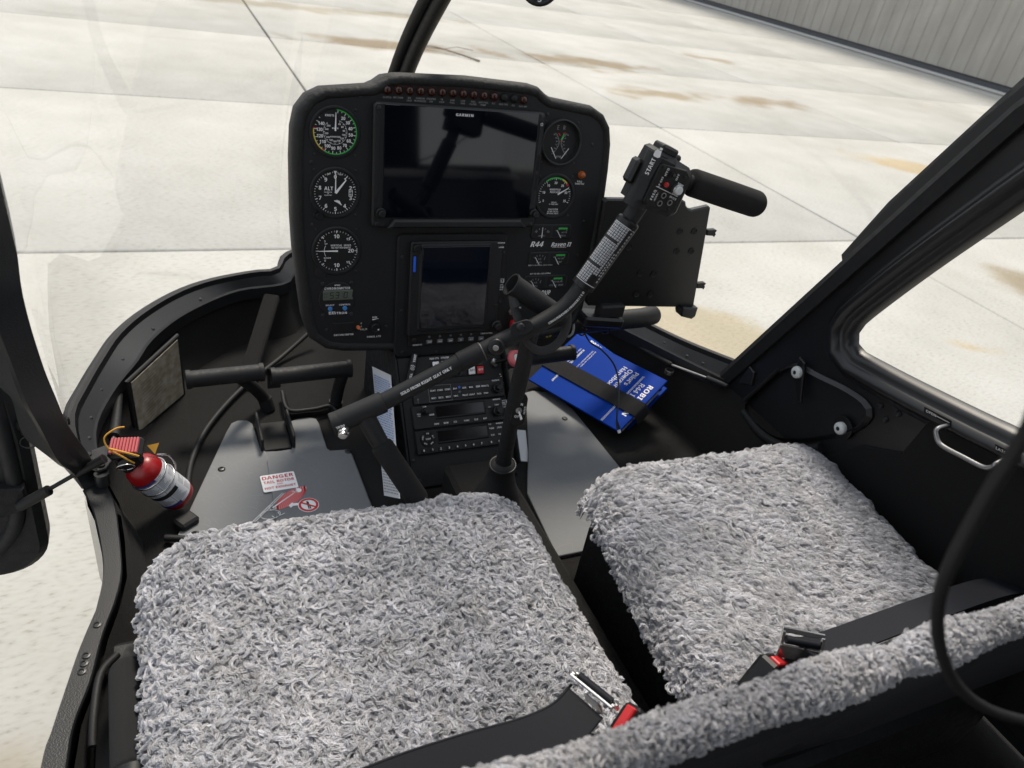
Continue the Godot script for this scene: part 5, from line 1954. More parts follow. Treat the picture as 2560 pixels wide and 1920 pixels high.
# ---------------------------------------------------------------- pedals and foot wells
func pedal(label: String, a: Vector3, b: Vector3, stalk: Array):
	var p := thing("rudder_pedal", label, "pedal", Vector3(stalk[-1].x, 0.8, stalk[-1].z), "rudder pedals")
	var t := Build.new()
	t.tube([a, b], 0.0165, 20)
	var bar := part("foot_bar", t, M.tube_paint, p)
	for e in [a, b]:
		var c := Build.new()
		var d := (b - a).normalized() * (1.0 if e == b else -1.0)
		c.lathe([Vector2(0.0185, -0.007), Vector2(0.0185, 0.001), Vector2(0.015, 0.0025), Vector2(0.012, 0.0005), Vector2(0, 0.0005)], Transform3D(look(d), e), 20)
		part("end_cap", c, M.frame_paint, bar)
	var s := Build.new()
	s.tube(curve(stalk, 5), 0.0125, 16)
	part("stalk", s, M.tube_paint, p)
	var ft := Build.new()
	ft.tube([stalk[-1] + Vector3(0, 0.0, 0), stalk[-1] + (stalk[-2] - stalk[-1]).normalized() * 0.028], 0.0145, 16)
	part("stalk_foot", ft, M.frame_paint, p)


func build_pedals():
	pedal("black rudder pedal tube nearest the card pouch on the nose wall", Vector3(-0.488, 0.922, -1.3), Vector3(-0.349, 0.926, -1.3), [Vector3(-0.40, 0.92, -1.305), Vector3(-0.383, 0.893, -1.325), Vector3(-0.357, 0.852, -1.345), Vector3(-0.34, 0.82, -1.35), Vector3(-0.335, 0.80, -1.345)])
	pedal("black rudder pedal tube nearest the left flank of the console", Vector3(-0.333, 0.913, -1.3), Vector3(-0.176, 0.918, -1.3), [Vector3(-0.19, 0.912, -1.30), Vector3(-0.196, 0.87, -1.31), Vector3(-0.2, 0.83, -1.315), Vector3(-0.203, 0.80, -1.315)])
	pedal("black rudder pedal tube behind the cyclic post beside the blue handbook", Vector3(0.15, 0.936, -1.25), Vector3(0.318, 0.946, -1.25), [Vector3(0.19, 0.938, -1.25), Vector3(0.192, 0.9, -1.255), Vector3(0.193, 0.85, -1.26), Vector3(0.194, 0.80, -1.26)])
	# perforated pedal plate
	var pp := thing("pedal_plate", "small drilled black plate between the two left pedal tubes", "plate", Vector3(-0.32, 0.8, -1.31))
	var b := Build.new()
	b.box(Vector3(-0.327, 0.90, -1.315), Vector3(0.026, 0.05, 0.004), 0.002)
	part("plate", b, M.frame_paint, pp)
	for q in [Vector2(-0.333, 0.912), Vector2(-0.321, 0.906), Vector2(-0.333, 0.896), Vector2(-0.321, 0.89)]:
		var h := Build.new()
		h.lathe([Vector2(0.0034, 0), Vector2(0.0034, 0.0006), Vector2(0, 0.0006)], Transform3D(Basis(), Vector3(q.x, q.y, -1.313)), 12)
		part("drilled_hole", h, M.deep_black, pp)
	# boxes round the pedal slots
	var bx := thing("pedal_slot", "dark boxed slot in the foot plate where the pedal stalk comes through", "slot", Vector3(-0.34, 0.8, -1.25))
	for q in [[-0.366, 0.006], [-0.306, 0.006]]:
		var w := Build.new()
		w.box(Vector3(q[0], 0.822, -1.245), Vector3(q[1], 0.03, 0.095), 0.002)
		part("slot_cheek", w, M.frame_paint, bx)
	var bk := Build.new()
	bk.box(Vector3(-0.336, 0.8055, -1.245), Vector3(0.052, 0.006, 0.09), 0.001)
	part("slot_base", bk, M.deep_black, bx)
	var tray := thing("carpet_step", "carpeted step with rolled black edge ahead of the left foot plate", "step", Vector3(-0.25, 0.8, -1.36))
	var tr := Build.new()
	tr.box(Vector3(-0.253, 0.808, -1.345), Vector3(0.095, 0.018, 0.08), 0.005)
	part("step", tr, M.carpet, tray)
	var te := Build.new()
	te.tube(curve([Vector3(-0.302, 0.82, -1.38), Vector3(-0.30, 0.822, -1.308), Vector3(-0.25, 0.822, -1.302), Vector3(-0.208, 0.822, -1.302), Vector3(-0.205, 0.815, -1.22)], 5), 0.004, 8)
	part("edge_roll", te, M.rubber, tray)
	# grey plastic foot plates
	var flat := Basis(Vector3.RIGHT, Vector3.FORWARD, Vector3.UP)
	var l := thing("foot_plate", "scratched grey foot plate in the left foot well with red warning decals", "floor plate", Vector3(-0.36, 0.8, -1.15))
	var raw := [Vector2(-0.545, -0.93), Vector2(-0.529, -0.998), Vector2(-0.425, -1.275), Vector2(-0.413, -1.302), Vector2(-0.40, -1.309), Vector2(-0.382, -1.306), Vector2(-0.374, -1.294), Vector2(-0.371, -1.264), Vector2(-0.369, -1.212), Vector2(-0.36, -1.198), Vector2(-0.338, -1.195), Vector2(-0.312, -1.196), Vector2(-0.303, -1.212), Vector2(-0.303, -1.275), Vector2(-0.297, -1.288), Vector2(-0.285, -1.293), Vector2(-0.258, -1.294), Vector2(-0.247, -1.287), Vector2(-0.244, -1.27), Vector2(-0.244, -1.185), Vector2(-0.238, -1.174), Vector2(-0.204, -1.171), Vector2(-0.2, -1.16), Vector2(-0.197, -0.93)]
	var poly := PackedVector2Array()
	for p in raw:
		poly.append(Vector2(p.x, -p.y))
	var b1 := Build.new()
	b1.prism(poly, 0.8, 0.808, Transform3D(flat, Vector3.ZERO), 0.0012)
	var plate := part("base_plate", b1, M.floor_plate, l)
	var b2 := Build.new()
	b2.prism(PackedVector2Array([Vector2(-0.362, 1.165), Vector2(-0.352, 1.177), Vector2(-0.338, 1.181), Vector2(-0.206, 1.170), Vector2(-0.2025, 1.16), Vector2(-0.2, 0.93), Vector2(-0.371, 0.93)]), 0.8082, 0.8105, Transform3D(flat, Vector3.ZERO), 0.0006)
	part("wear_sheet", b2, tri(mat_like("wear_sheet", "floor_plate", Color(1.12, 1.12, 1.12)), 3.0), l)
	for q in [Vector3(-0.444, 0.808, -1.16), Vector3(-0.207, 0.8105, -1.163), Vector3(-0.50, 0.808, -1.0)]:
		var s := Build.new()
		s.lathe([Vector2(0.0068, 0), Vector2(0.0068, 0.0012), Vector2(0.005, 0.0026), Vector2(0.0028, 0.003), Vector2(0.0026, 0.0014), Vector2(0, 0.0014)], Transform3D(look(Vector3.UP, Vector3.FORWARD), q), 14)
		part("screw", s, M.dark_screw, plate)
	decals(l, flat)
	var r := thing("foot_plate_001", "plain grey foot plate in the right foot well beside the cyclic post", "floor plate", Vector3(0.25, 0.8, -1.1))
	var b3 := Build.new()
	b3.prism(PackedVector2Array([Vector2(0.09, 0.80), Vector2(0.105, 0.97), Vector2(0.165, 1.10), Vector2(0.226, 1.25), Vector2(0.236, 1.29), Vector2(0.246, 1.303), Vector2(0.268, 1.308), Vector2(0.30, 1.297), Vector2(0.318, 1.282), Vector2(0.334, 1.22), Vector2(0.338, 1.03), Vector2(0.345, 0.80)]), 0.8, 0.808, Transform3D(flat, Vector3.ZERO), 0.0012)
	var pr := part("base_plate", b3, M.floor_plate, r)
	for q in [Vector3(0.296, 0.808, -1.187)]:
		var s := Build.new()
		s.lathe([Vector2(0.0068, 0), Vector2(0.0068, 0.0012), Vector2(0.005, 0.0026), Vector2(0, 0.003)], Transform3D(look(Vector3.UP, Vector3.FORWARD), q), 14)
		part("screw", s, M.dark_screw, pr)


func mat_like(called: String, of: String, k: Color) -> StandardMaterial3D:
	var m: StandardMaterial3D = M[of].duplicate()
	m.resource_name = called
	m.albedo_color = Color(min(1.0, k.r), min(1.0, k.g), min(1.0, k.b))
	M[called] = m
	return m


func decals(l: Node3D, flat: Basis):
	# warning label, rotor picture and no-entry roundel on the foot plate
	var X := Transform3D(flat * Basis(Vector3(0, 0, 1), 0.03), Vector3(-0.349, 0.8112, -1.10))
	var b := Build.new()
	b.prism(rrect(0.062, 0.047, 0.003, 3), -0.0006, 0.0, X)
	var w := part("warning_label", b, M.ink_white, l)
	var k := Ink.new(self, X)
	k.xf = X * Transform3D(Basis(), Vector3(0, 0, 0.0004))
	k.text("DANGER", 0, 0.0145, 0.0092, 1, 0, 1.12)
	k.text("TAIL ROTOR", 0, 0.002, 0.0072, 1, 0, 0.98)
	k.text("AND", 0, -0.0062, 0.0032)
	k.text("HOT EXHAUST", 0, -0.0142, 0.0062, 1, 0, 0.98)
	ink(w, "label_lettering", k, M.ink_red)
	# rotor danger zone: red hatched leaf with a white outline helicopter
	var Z := Transform3D(flat, Vector3(-0.34, 0.8112, -1.052))
	var a := Vector2(-0.024, -0.024)
	var c := Vector2(0.035, 0.025)
	var d := (c - a).normalized()
	var s := Vector2(-d.y, d.x)
	var leaf := func(t: float, e: float) -> Vector2: return a.lerp(c, t) + s * e * 0.0155 * pow(sin(PI * clampf(t * 0.93 + 0.04, 0, 1)), 0.75)
	var rd := Ink.new(self, Z)
	for i in 22:
		var t := (i + 0.5) / 22.0
		var p0: Vector2 = leaf.call(clampf(t + 0.10, 0.0, 1.0), 1.0)
		var p1: Vector2 = leaf.call(clampf(t - 0.10, 0.0, 1.0), -1.0)
		rd.line(p0, p1, 0.0019)
	ink(l, "danger_zone", rd, M.ink_red)
	var pk := Ink.new(self, Z)
	pk.xf.origin.y -= 0.0002
	for i in 24:
		pk.quad(leaf.call(i / 24.0, 1.0), leaf.call((i + 1) / 24.0, 1.0), leaf.call((i + 1) / 24.0, -1.0), leaf.call(i / 24.0, -1.0))
	ink(l, "danger_zone_field", pk, mat("pale_pink", Color(0.6, 0.28, 0.28), 0.5))
	var wh := Ink.new(self, Z)
	wh.xf.origin.y += 0.0003
	wh.line(Vector2(-0.03, -0.02), Vector2(0.017, 0.0145), 0.0026, 0.0010)
	wh.disc(Vector2(0.0205, 0.0165), 0.0058, 18)
	wh.line(Vector2(0.0135, 0.0125), Vector2(0.019, 0.0255), 0.0014)
	wh.line(Vector2(0.009, 0.0165), Vector2(0.019, 0.0125), 0.0014)
	for q in [[Vector2(-0.066, -0.046), Vector2(-0.008, 0.0155)], [Vector2(-0.062, -0.047), Vector2(-0.005, 0.014)], [Vector2(-0.066, -0.046), Vector2(-0.062, -0.047)], [Vector2(-0.036, -0.014), Vector2(-0.034, -0.026)], [Vector2(-0.03, -0.014), Vector2(-0.025, -0.022)], [Vector2(-0.034, -0.026), Vector2(-0.025, -0.022)], [Vector2(-0.036, -0.014), Vector2(-0.03, -0.014)]]:
		wh.line(q[0], q[1], 0.0009)
	for i in 18:
		var t0 := i / 18.0 * TAU
		var t1 := (i + 1) / 18.0 * TAU
		wh.line(Vector2(-0.036 + 0.017 * cos(t0), -0.036 + 0.0115 * sin(t0)), Vector2(-0.036 + 0.017 * cos(t1), -0.036 + 0.0115 * sin(t1)), 0.0009)
	for q in [[Vector2(-0.042, -0.052), Vector2(-0.012, -0.038)], [Vector2(-0.03, -0.0465), Vector2(-0.034, -0.04)], [Vector2(-0.02, -0.042), Vector2(-0.023, -0.033)]]:
		wh.line(q[0], q[1], 0.0012)
	ink(l, "helicopter_outline", wh, M.ink_white)
	var N := Transform3D(flat, Vector3(-0.3085, 0.8112, -1.026))
	var nb := Build.new()
	var disc := PackedVector2Array()
	for i in 30:
		disc.append(Vector2.from_angle(TAU * i / 30.0) * 0.0185)
	nb.prism(disc, -0.0006, 0.0, N)
	var nd := part("no_entry_sign", nb, M.ink_white, l)
	var ar := Ink.new(self, N)
	ar.xf.origin.y += 0.0001
	ar.poly(PackedVector2Array([Vector2(-0.034, 0.006), Vector2(-0.026, 0.0135), Vector2(-0.0255, 0.01), Vector2(-0.015, 0.009), Vector2(-0.015, 0.003), Vector2(-0.027, 0.0035), Vector2(-0.031, -0.001)]))
	ink(nd, "sign_arrow", ar, M.ink_white)
	var m := Ink.new(self, N)
	m.xf.origin.y += 0.0004
	m.disc(Vector2(-0.001, 0.0092), 0.0013, 10)
	m.rect(-0.0005, 0.004, 0.0042, 0.0075)
	m.line(Vector2(-0.0012, 0.001), Vector2(-0.0008, -0.0105), 0.002)
	m.line(Vector2(0.0012, 0.001), Vector2(0.0024, -0.0105), 0.002)
	ink(nd, "sign_figure", m, M.ink_black)
	var rr := Ink.new(self, N)
	rr.xf.origin.y += 0.0006
	rr.arc(Vector2.ZERO, 0.013, 0.0172, 0, 360, 40)
	rr.line(Vector2(-0.0105, 0.0075), Vector2(0.0105, -0.0075), 0.0034)
	ink(nd, "sign_ring", rr, M.ink_red)


# ---------------------------------------------------------------- seats and wool
func lock_mesh(kind: int, sd: int) -> ArrayMesh:
	# one small lock of wool: several strands that share a curl; root at 0, lies along +x, up is +y
	var r := RandomNumberGenerator.new()
	r.seed = sd
	var b := Build.new()
	var strands := 18 if kind == 0 else (14 if kind == 1 else 14)
	var turn := r.randf_range(1.9, 3.9) * (1.0 if r.randf() < 0.5 else -1.0)
	var rad := r.randf_range(0.0055, 0.0092)
	for s in strands:
		var pts := []
		var rs := []
		var off := Vector3(r.randf_range(-1, 1), r.randf_range(-0.6, 0.6), r.randf_range(-1, 1)) * (0.0021 if kind == 0 else 0.0021)
		var ph := r.randf_range(-0.25, 0.25)
		var k := 7 if kind == 0 else 6
		var len := r.randf_range(0.85, 1.15)
		for i in k:
			var t := i / (k - 1.0)
			var p: Vector3
			if kind == 0:
				# hook or ringlet
				var a := ph + turn * t * len
				var rr := rad * (1.0 - 0.45 * t) * (0.85 + 0.15 * len)
				p = Vector3(sin(a) * rr, 0.001 + 0.0088 * sin(PI * min(1.0, t * 0.72 + 0.08)), (1.0 - cos(a)) * rr - rad * 0.6)
				p += off * (0.35 + 0.65 * sin(PI * t))
			elif kind == 1:
				# combed wave
				p = Vector3(0.0155 * t * len, 0.001 + 0.0072 * sin(PI * min(1.0, t * 0.72 + 0.05)), 0.0019 * sin(6.5 * t + ph * 3.0 + sd))
				p += off * (0.4 + 0.6 * sin(PI * min(t * 0.8, 1.0)))
			else:
				# tight bobble
				var a := ph * 2.0 + t * 4.5
				p = Vector3(sin(a) * 0.0024, 0.002 + 0.0105 * t * (1.0 - 0.25 * t), cos(a) * 0.0024)
				p += off * 0.75
			pts.append(p)
			rs.append((0.00043 if kind != 2 else 0.0005) * (1.0 - 0.72 * pow(t, 2.5)))
		b.tube(pts, rs, 3, false)
	return b.done()


func wool_on(parent: Node3D, at: Callable, count: int, kinds: Callable, comb: Callable, tint: Vector2, sd: int, sc := 1.0):
	# at(u, v) gives [point, normal] on the pelt for u, v in 0..1
	var r := RandomNumberGenerator.new()
	r.seed = sd
	var packs := {}
	var nz := FastNoiseLite.new()
	nz.seed = sd
	nz.frequency = 9.0
	var nz2 := FastNoiseLite.new()
	nz2.seed = sd + 1
	nz2.frequency = 45.0
	for i in count:
		var u := r.randf()
		var v := r.randf()
		var pn = at.call(u, v)
		var p: Vector3 = pn[0]
		var n: Vector3 = pn[1]
		var kind: int = kinds.call(u, v, r.randf())
		var d: Vector3
		if kind == 1:
			d = comb.call(u, v)
			d = d.rotated(n, r.randf_range(-0.55, 0.55) + nz.get_noise_3dv(p) * 1.1)
		else:
			d = Vector3.RIGHT.rotated(Vector3.UP, r.randf() * TAU)
		d = (d - n * d.dot(n)).normalized()
		n = (n + Vector3(r.randf_range(-1, 1), 0, r.randf_range(-1, 1)) * 0.3).normalized()
		d = (d - n * d.dot(n)).normalized()
		var s := r.randf_range(0.75, 1.3) * sc
		var bs := Basis(d, n, d.cross(n)).scaled_local(Vector3(s, s * r.randf_range(0.8, 1.3), s))
		var g := lerpf(tint.x, tint.y, clampf(0.5 + nz.get_noise_3dv(p) * 0.45 + nz2.get_noise_3dv(p) * 0.5 + r.randf_range(-0.3, 0.3), 0, 1))
		var warm := clampf(nz.get_noise_3dv(p * 1.7) * 1.2, 0.0, 1.0) * 0.03
		var key := kind * 4 + r.randi() % 4
		if not packs.has(key):
			packs[key] = []
		packs[key].append([Transform3D(bs, p), Color(g * 1.0 + warm, g * 1.0 + warm * 0.7, g * 1.035)])
	for key in packs:
		var mm := MultiMesh.new()
		mm.transform_format = MultiMesh.TRANSFORM_3D
		mm.use_colors = true
		mm.mesh = lock_mesh(int(key / 4), 100 + key)
		mm.instance_count = packs[key].size()
		var inv: Transform3D = WT[parent].affine_inverse()
		for i in packs[key].size():
			mm.set_instance_transform(i, inv * packs[key][i][0])
			mm.set_instance_color(i, packs[key][i][1])
		var o := MultiMeshInstance3D.new()
		o.name = "wool_locks"
		o.multimesh = mm
		o.material_override = M.wool
		stuff(o)
		parent.add_child(o, true)


func pelt_point(c: Vector3, w: float, dep: float, u: float, v: float, sag: float) -> Vector3:
	# rounded cushion: flat top, edges rolling down
	var x := u * 2.0 - 1.0
	var z := v * 2.0 - 1.0
	var q := Vector2(x * sqrt(max(0.0, 1.0 - 0.10 * pow(abs(z), 8.0))), z * sqrt(max(0.0, 1.0 - 0.10 * pow(abs(x), 8.0))))
	var e: float = max(abs(x), abs(z))
	var drop := 0.055 * pow(abs(x), 11.0) + (0.06 if z < 0 else 0.02) * pow(abs(z), 14.0)
	var hump := 0.008 * sin(x * 3.1 + 0.6) * cos(z * 2.3) + 0.0035 * sin(x * 11.0 + c.x * 9.0 + 2.0 * sin(z * 6.0)) * sin(z * 9.0 + 1.3 * sin(x * 7.0)) - sag * exp(-(x * x * 2.2 + (z - 0.15) * (z - 0.15) * 2.0))
	return c + Vector3(q.x * w * 0.5, hump - drop, q.y * dep * 0.5)


func build_seats():
	for s in 2:
		var cx := -0.297 if s == 0 else 0.327
		var seat := thing("seat" if s == 0 else "seat_001", "black boxed front seat under the curly grey fleece next to the open door" if s == 0 else "black boxed front seat under the smoother grey fleece beside the closed door", "seat", Vector3(cx, 0.8, -0.55), "front seats")
		var b := Build.new()
		b.box(Vector3(cx, 0.872, -0.52), Vector3(0.47, 0.15, 0.46), 0.012)
		part("seat_box", b, M.black_paint, seat)
		var cu := Build.new()
		cu.box(Vector3(cx, 0.965, -0.53), Vector3(0.46, 0.05, 0.44), 0.02)
		part("cushion", cu, M.seat_vinyl, seat)
		var bk := Build.new()
		var rings := []
		for q in [[0.97, -0.335, 0.035], [1.10, -0.285, 0.04], [1.22, -0.24, 0.03], [1.30, -0.203, 0.014], [1.326, -0.1985, 0.008]]:
			var ring := []
			for p in rrect(0.53 if s == 0 else 0.5, q[2] * 2.0, q[2] * 0.8, 4):
				ring.append(Vector3(cx + p.x, q[0] + p.y * 0.0, q[1] + p.y))
			rings.append(ring)
		bk.loft(rings, true, true)
		part("backrest", bk, M.seat_vinyl, seat)
		for zz in ([-0.36, -0.5] if s == 0 else [-0.42]):
			var sr := Build.new()
			sr.lathe([Vector2(0.004, 0), Vector2(0.004, 0.0015), Vector2(0, 0.002)], Transform3D(look(Vector3(1 if s == 0 else -1, 0, 0)), Vector3(cx + (0.235 if s == 0 else -0.235), 0.93, zz)), 10)
			part("screw", sr, M.dark_screw, seat)
		# fleece over the cushion
		var f := thing("sheepskin_cover" if s == 0 else "sheepskin_cover_001", "thick curly grey sheepskin spread over the seat by the open door" if s == 0 else "combed pale grey sheepskin spread over the seat by the closed door", "sheepskin", Vector3(cx, 0.99, -0.56), "sheepskin seat covers")
		var c := Vector3(cx, 1.012 if s == 0 else 1.01, -0.585)
		var w := 0.535 if s == 0 else 0.512
		var dep := 0.44
		var at := func(u: float, v: float) -> Array:
			var skew := 0.0 if s == 0 else (0.5 - v) * 0.055
			var e := 0.012
			var p := pelt_point(c + Vector3(skew, 0, 0), w, dep, u, v, 0.018)
			var pu := pelt_point(c + Vector3(skew, 0, 0), w, dep, min(1.0, u + e), v, 0.018) - pelt_point(c + Vector3(skew, 0, 0), w, dep, max(0.0, u - e), v, 0.018)
			var pv := pelt_point(c, w, dep, u, min(1.0, v + e), 0.018) - pelt_point(c, w, dep, u, max(0.0, v - e), 0.018)
			return [p, pv.cross(pu).normalized()]
		var grid := []
		for j in 29:
			var row := []
			for i in 29:
				row.append(at.call(i / 28.0, j / 28.0)[0] - Vector3(0, 0.001, 0))
			grid.append(row)
		var g := Build.new()
		g.loft(grid, false)
		part("pelt", g, M.wool_base, f)
		if s == 0:
			wool_on(f, at, 26000, func(u, v, r): return 2 if r < clampf((u - 0.72) * 2.2 + (0.45 - v) * 0.9, 0.04, 0.6) else (1 if r > 0.93 else 0), func(u, v): return Vector3(0.2, 0, 1), Vector2(0.66, 0.97), 501)
		else:
			wool_on(f, at, 36000, func(u, v, r): return 2 if r < clampf((0.2 - u) * 3.0 + (v - 0.75) * 1.2, 0.02, 0.75) else (0 if r > 0.86 else 1), func(u, v): return Vector3(0.35 + 0.7 * pow(u, 4.0), 0, 1.0 - 1.6 * pow(1.0 - v, 6.0)), Vector2(0.66, 0.97), 502)
		# rolled fleece along the top of the backrest
		var t := thing("backrest_fleece" if s == 0 else "backrest_fleece_001", "fluffy grey fleece rolled over the nearer seat backrest top" if s == 0 else "fluffy grey fleece rolled over the farther seat backrest top", "sheepskin", Vector3(cx, 1.3, -0.2), "fleeces on the backrests")
		var x0 := cx - (0.27 if s == 0 else 0.345)
		var x1 := cx + (0.285 if s == 0 else 0.27)
		var roll := func(u: float, v: float) -> Array:
			var x := lerpf(x0, x1, u)
			var a := lerpf(-0.9, 3.7, v)
			var rr := 0.0098 + 0.0018 * sin(u * 9.0 + s * 2.0) + 0.0014 * sin(u * 23.0)
			rr *= sqrt(max(0.05, 1.0 - pow(abs(u * 2.0 - 1.0), 14.0)))
			var n := Vector3(0, sin(a), cos(a))
			return [Vector3(x, 1.334 - 0.004 * pow(abs(u * 2 - 1), 6.0), -0.199) + n * Vector3(0, rr * 1.05, rr), (n + Vector3(1, 0, 0) * (0.9 * pow(u * 2.0 - 1.0, 9.0))).normalized()]
		var gr := []
		for j in 13:
			var row := []
			for i in 41:
				row.append(roll.call(i / 40.0, j / 12.0)[0])
			gr.append(row)
		var gb := Build.new()
		gb.loft(gr, false)
		part("pelt", gb, M.wool_base, t)
		wool_on(t, roll, 12000, func(u, v, r): return 2 if r < 0.5 else (1 if r > 0.93 else 0), func(u, v): return Vector3(0.3, 0.2, 1), Vector2(0.66, 0.95), 510 + s, 0.45)


# ---------------------------------------------------------------- cyclic stick
func build_cyclic():
	var c := thing("cyclic_stick", "black T-bar cyclic stick on a central post with foam hand grips", "control stick", Vector3(0, 0.86, -0.9))
	var po := Build.new()
	po.tube([Vector3(0, 0.87, -0.9), Vector3(0, 1.1, -0.9), Vector3(-0.004, 1.235, -0.885)], [0.0138, 0.0132, 0.0128], 20)
	var post := part("post", po, M.tube_paint, c)
	var bt := Build.new()
	bt.lathe([Vector2(0.046, 0.0), Vector2(0.04, 0.03), Vector2(0.03, 0.052), Vector2(0.026, 0.066), Vector2(0.0225, 0.08), Vector2(0.024, 0.087), Vector2(0.021, 0.096), Vector2(0.0145, 0.1)], Transform3D(look(Vector3.UP, Vector3.FORWARD), Vector3(0, 0.862, -0.9)), 28, false)
	part("rubber_boot", bt, M.rubber, c)
	for k in 2:
		var ring := []
		for i in 25:
			ring.append(Vector3(0.0225 * cos(TAU * i / 24.0), 0.950 + k * 0.005 + 0.003 * sin(TAU * i / 24.0 + k * 2.0), -0.9 + 0.0225 * sin(TAU * i / 24.0)))
		var tw := Build.new()
		tw.tube(ring, 0.0018, 6)
		part("tie_wrap", tw, M.black_plastic, c)
	# intercom switch plate on the post
	var SX := Transform3D(look(Vector3(-0.35, 0.25, 1)), Vector3(0.0035, 1.082, -0.8868))
	var sp := Build.new()
	sp.prism(rrect(0.023, 0.058, 0.011, 6), -0.003, 0.0012, SX, 0.0006)
	var swp := part("switch_plate", sp, M.black_plastic, c)
	var k := Ink.new(self, SX * Transform3D(Basis(), Vector3(0, 0, 0.0018)))
	k.text("ON", 0, 0.010, 0.0042)
	k.text("OFF", -0.001, -0.012, 0.0042)
	k.text("INTER", 0.0088, 0.0, 0.003, 1, PI / 2)
	ink(swp, "switch_lettering", k, M.ink_white)
	var tg := Build.new()
	tg.lathe([Vector2(0.0055, 0.001), Vector2(0.0055, 0.003), Vector2(0.003, 0.0035), Vector2(0.003, 0.007), Vector2(0, 0.007)], SX * Transform3D(Basis(), Vector3(-0.001, -0.001, 0)), 8)
	var tgl := part("toggle_nut", tg, M.steel, swp)
	var lv := Build.new()
	lv.tube([SX * Vector3(-0.001, -0.001, 0.006), SX * Vector3(0.003, -0.011, 0.016)], [0.0014, 0.0023], 8)
	part("toggle_lever", lv, M.chrome, swp)
	# teetering bar
	var raw := [Vector3(-0.306, 1.106, -0.87), Vector3(-0.2698, 1.1195, -0.87), Vector3(-0.2246, 1.1412, -0.87), Vector3(-0.168, 1.1703, -0.87), Vector3(-0.1227, 1.1945, -0.87), Vector3(-0.0887, 1.2115, -0.87), Vector3(-0.0562, 1.2278, -0.87), Vector3(-0.0239, 1.242, -0.87), Vector3(0.008, 1.2585, -0.87), Vector3(0.0325, 1.2755, -0.87), Vector3(0.048, 1.293, -0.87), Vector3(0.060, 1.3155, -0.87), Vector3(0.0805, 1.3553, -0.87), Vector3(0.1015, 1.3960, -0.87), Vector3(0.1215, 1.4382, -0.87), Vector3(0.1385, 1.476, -0.87)]
	var bar := resample(curve(raw, 5), 90)
	var bb := Build.new()
	bb.tube(bar, 0.0132, 24)
	var barp := part("tee_bar", bb, M.tube_paint, c)
	var at := func(x: float) -> Array:
		for i in bar.size() - 1:
			if bar[i + 1].x >= x:
				var f: float = (x - bar[i].x) / (bar[i + 1].x - bar[i].x)
				return [bar[i].lerp(bar[i + 1], f), (bar[i + 1] - bar[i]).normalized()]
		return [bar[-1], (bar[-1] - bar[-2]).normalized()]
	var sleeve := func(called: String, x0: float, x1: float, r: float, m: Material):
		var a: Vector3 = at.call(x0)[0]
		var z: Vector3 = at.call(x1)[0]
		var s := Build.new()
		s.lathe([Vector2(0.0, 0.0), Vector2(r - 0.001, 0.0), Vector2(r, 0.001), Vector2(r, a.distance_to(z) - 0.001), Vector2(r - 0.001, a.distance_to(z)), Vector2(0.0, a.distance_to(z))], Transform3D(look(z - a), a), 28)
		return part(called, s, m, c)
	sleeve.call("end_clamp", -0.305, -0.232, 0.0162, M.tube_paint)
	sleeve.call("end_ring", -0.3065, -0.292, 0.0168, M.frame_paint)
	sleeve.call("rubber_collar", -0.122, -0.089, 0.0152, M.rubber)
	sleeve.call("bright_ring", -0.089, -0.087, 0.0148, M.steel)
	# lettering lies on the round bar
	var eye := Vector3(-0.5, 1.77, 0)
	var write := func(s: String, x0: float, x1: float, lift: float, low: float):
		var q := Ink.new(self, I)
		var total := 0.0
		var ws := []
		for ch in s:
			var w: float = (letters(ch).w if ch != " " else 0.35) + 0.12
			ws.append(w)
			total += w
		var h: float = at.call(x0)[0].distance_to(at.call(x1)[0]) * 1.04 / total
		var run := 0.0
		for i in s.length():
			var f: float = (run + ws[i] * 0.5) / total
			run += ws[i]
			if s[i] == " ":
				continue
			var pt = at.call(lerpf(x0, x1, f))
			var t: Vector3 = pt[1]
			var n: Vector3 = (eye - pt[0])
			n = (n - t * n.dot(t)).normalized().rotated(t, low)
			q.xf = Transform3D(Basis(t, n.cross(t), n), pt[0] + n * lift)
			q.nrm = n
			q.text(s[i], 0, 0, h)
		ink(c, "bar_lettering", q, M.ink_white)
	write.call("SOLO FROM RIGHT SEAT ONLY", -0.208, -0.134, 0.0137, 0.12)
	write.call("LOW-G PUSHOVERS PROHIBITED", 0.008, 0.0575, 0.0137, 0.5)
	write.call("TRIM", -0.3025, -0.2905, 0.0172, 0.45)
	# checklist sleeve
	var la: Vector3 = at.call(0.0610)[0]
	var lz: Vector3 = at.call(0.1085)[0]
	var ln := la.distance_to(lz)
	var lt := (lz - la).normalized()
	var s0 := Build.new()
	s0.lathe([Vector2(0.013, -0.006), Vector2(0.0175, -0.005), Vector2(0.0175, ln + 0.006), Vector2(0.016, ln + 0.008), Vector2(0.013, ln + 0.009)], Transform3D(look(lt), la), 32)
	var slv := part("checklist_sleeve", s0, M.black_plastic, c)
	var vn: Vector3 = (eye - la)
	vn = (vn - lt * vn.dot(lt)).normalized()
	var vs := vn.cross(lt)
	var st := SurfaceTool.new()
	st.begin(Mesh.PRIMITIVE_TRIANGLES)
	for i in 16:
		for tq in [[0, 0], [1, 1], [1, 0], [0, 0], [0, 1], [1, 1]]:
			var a: float = lerpf(-1.15, 1.2, (i + tq[0]) / 16.0)
			var nn := vn * cos(a) - vs * sin(a)
			st.set_normal(nn)
			st.set_uv(Vector2((i + tq[0]) / 16.0, 1.0 - tq[1]))
			st.add_vertex(la + nn * 0.0178 + lt * (0.003 + tq[1] * (ln - 0.004)))
	part("checklist_label", st.commit(), checklist(), slv)
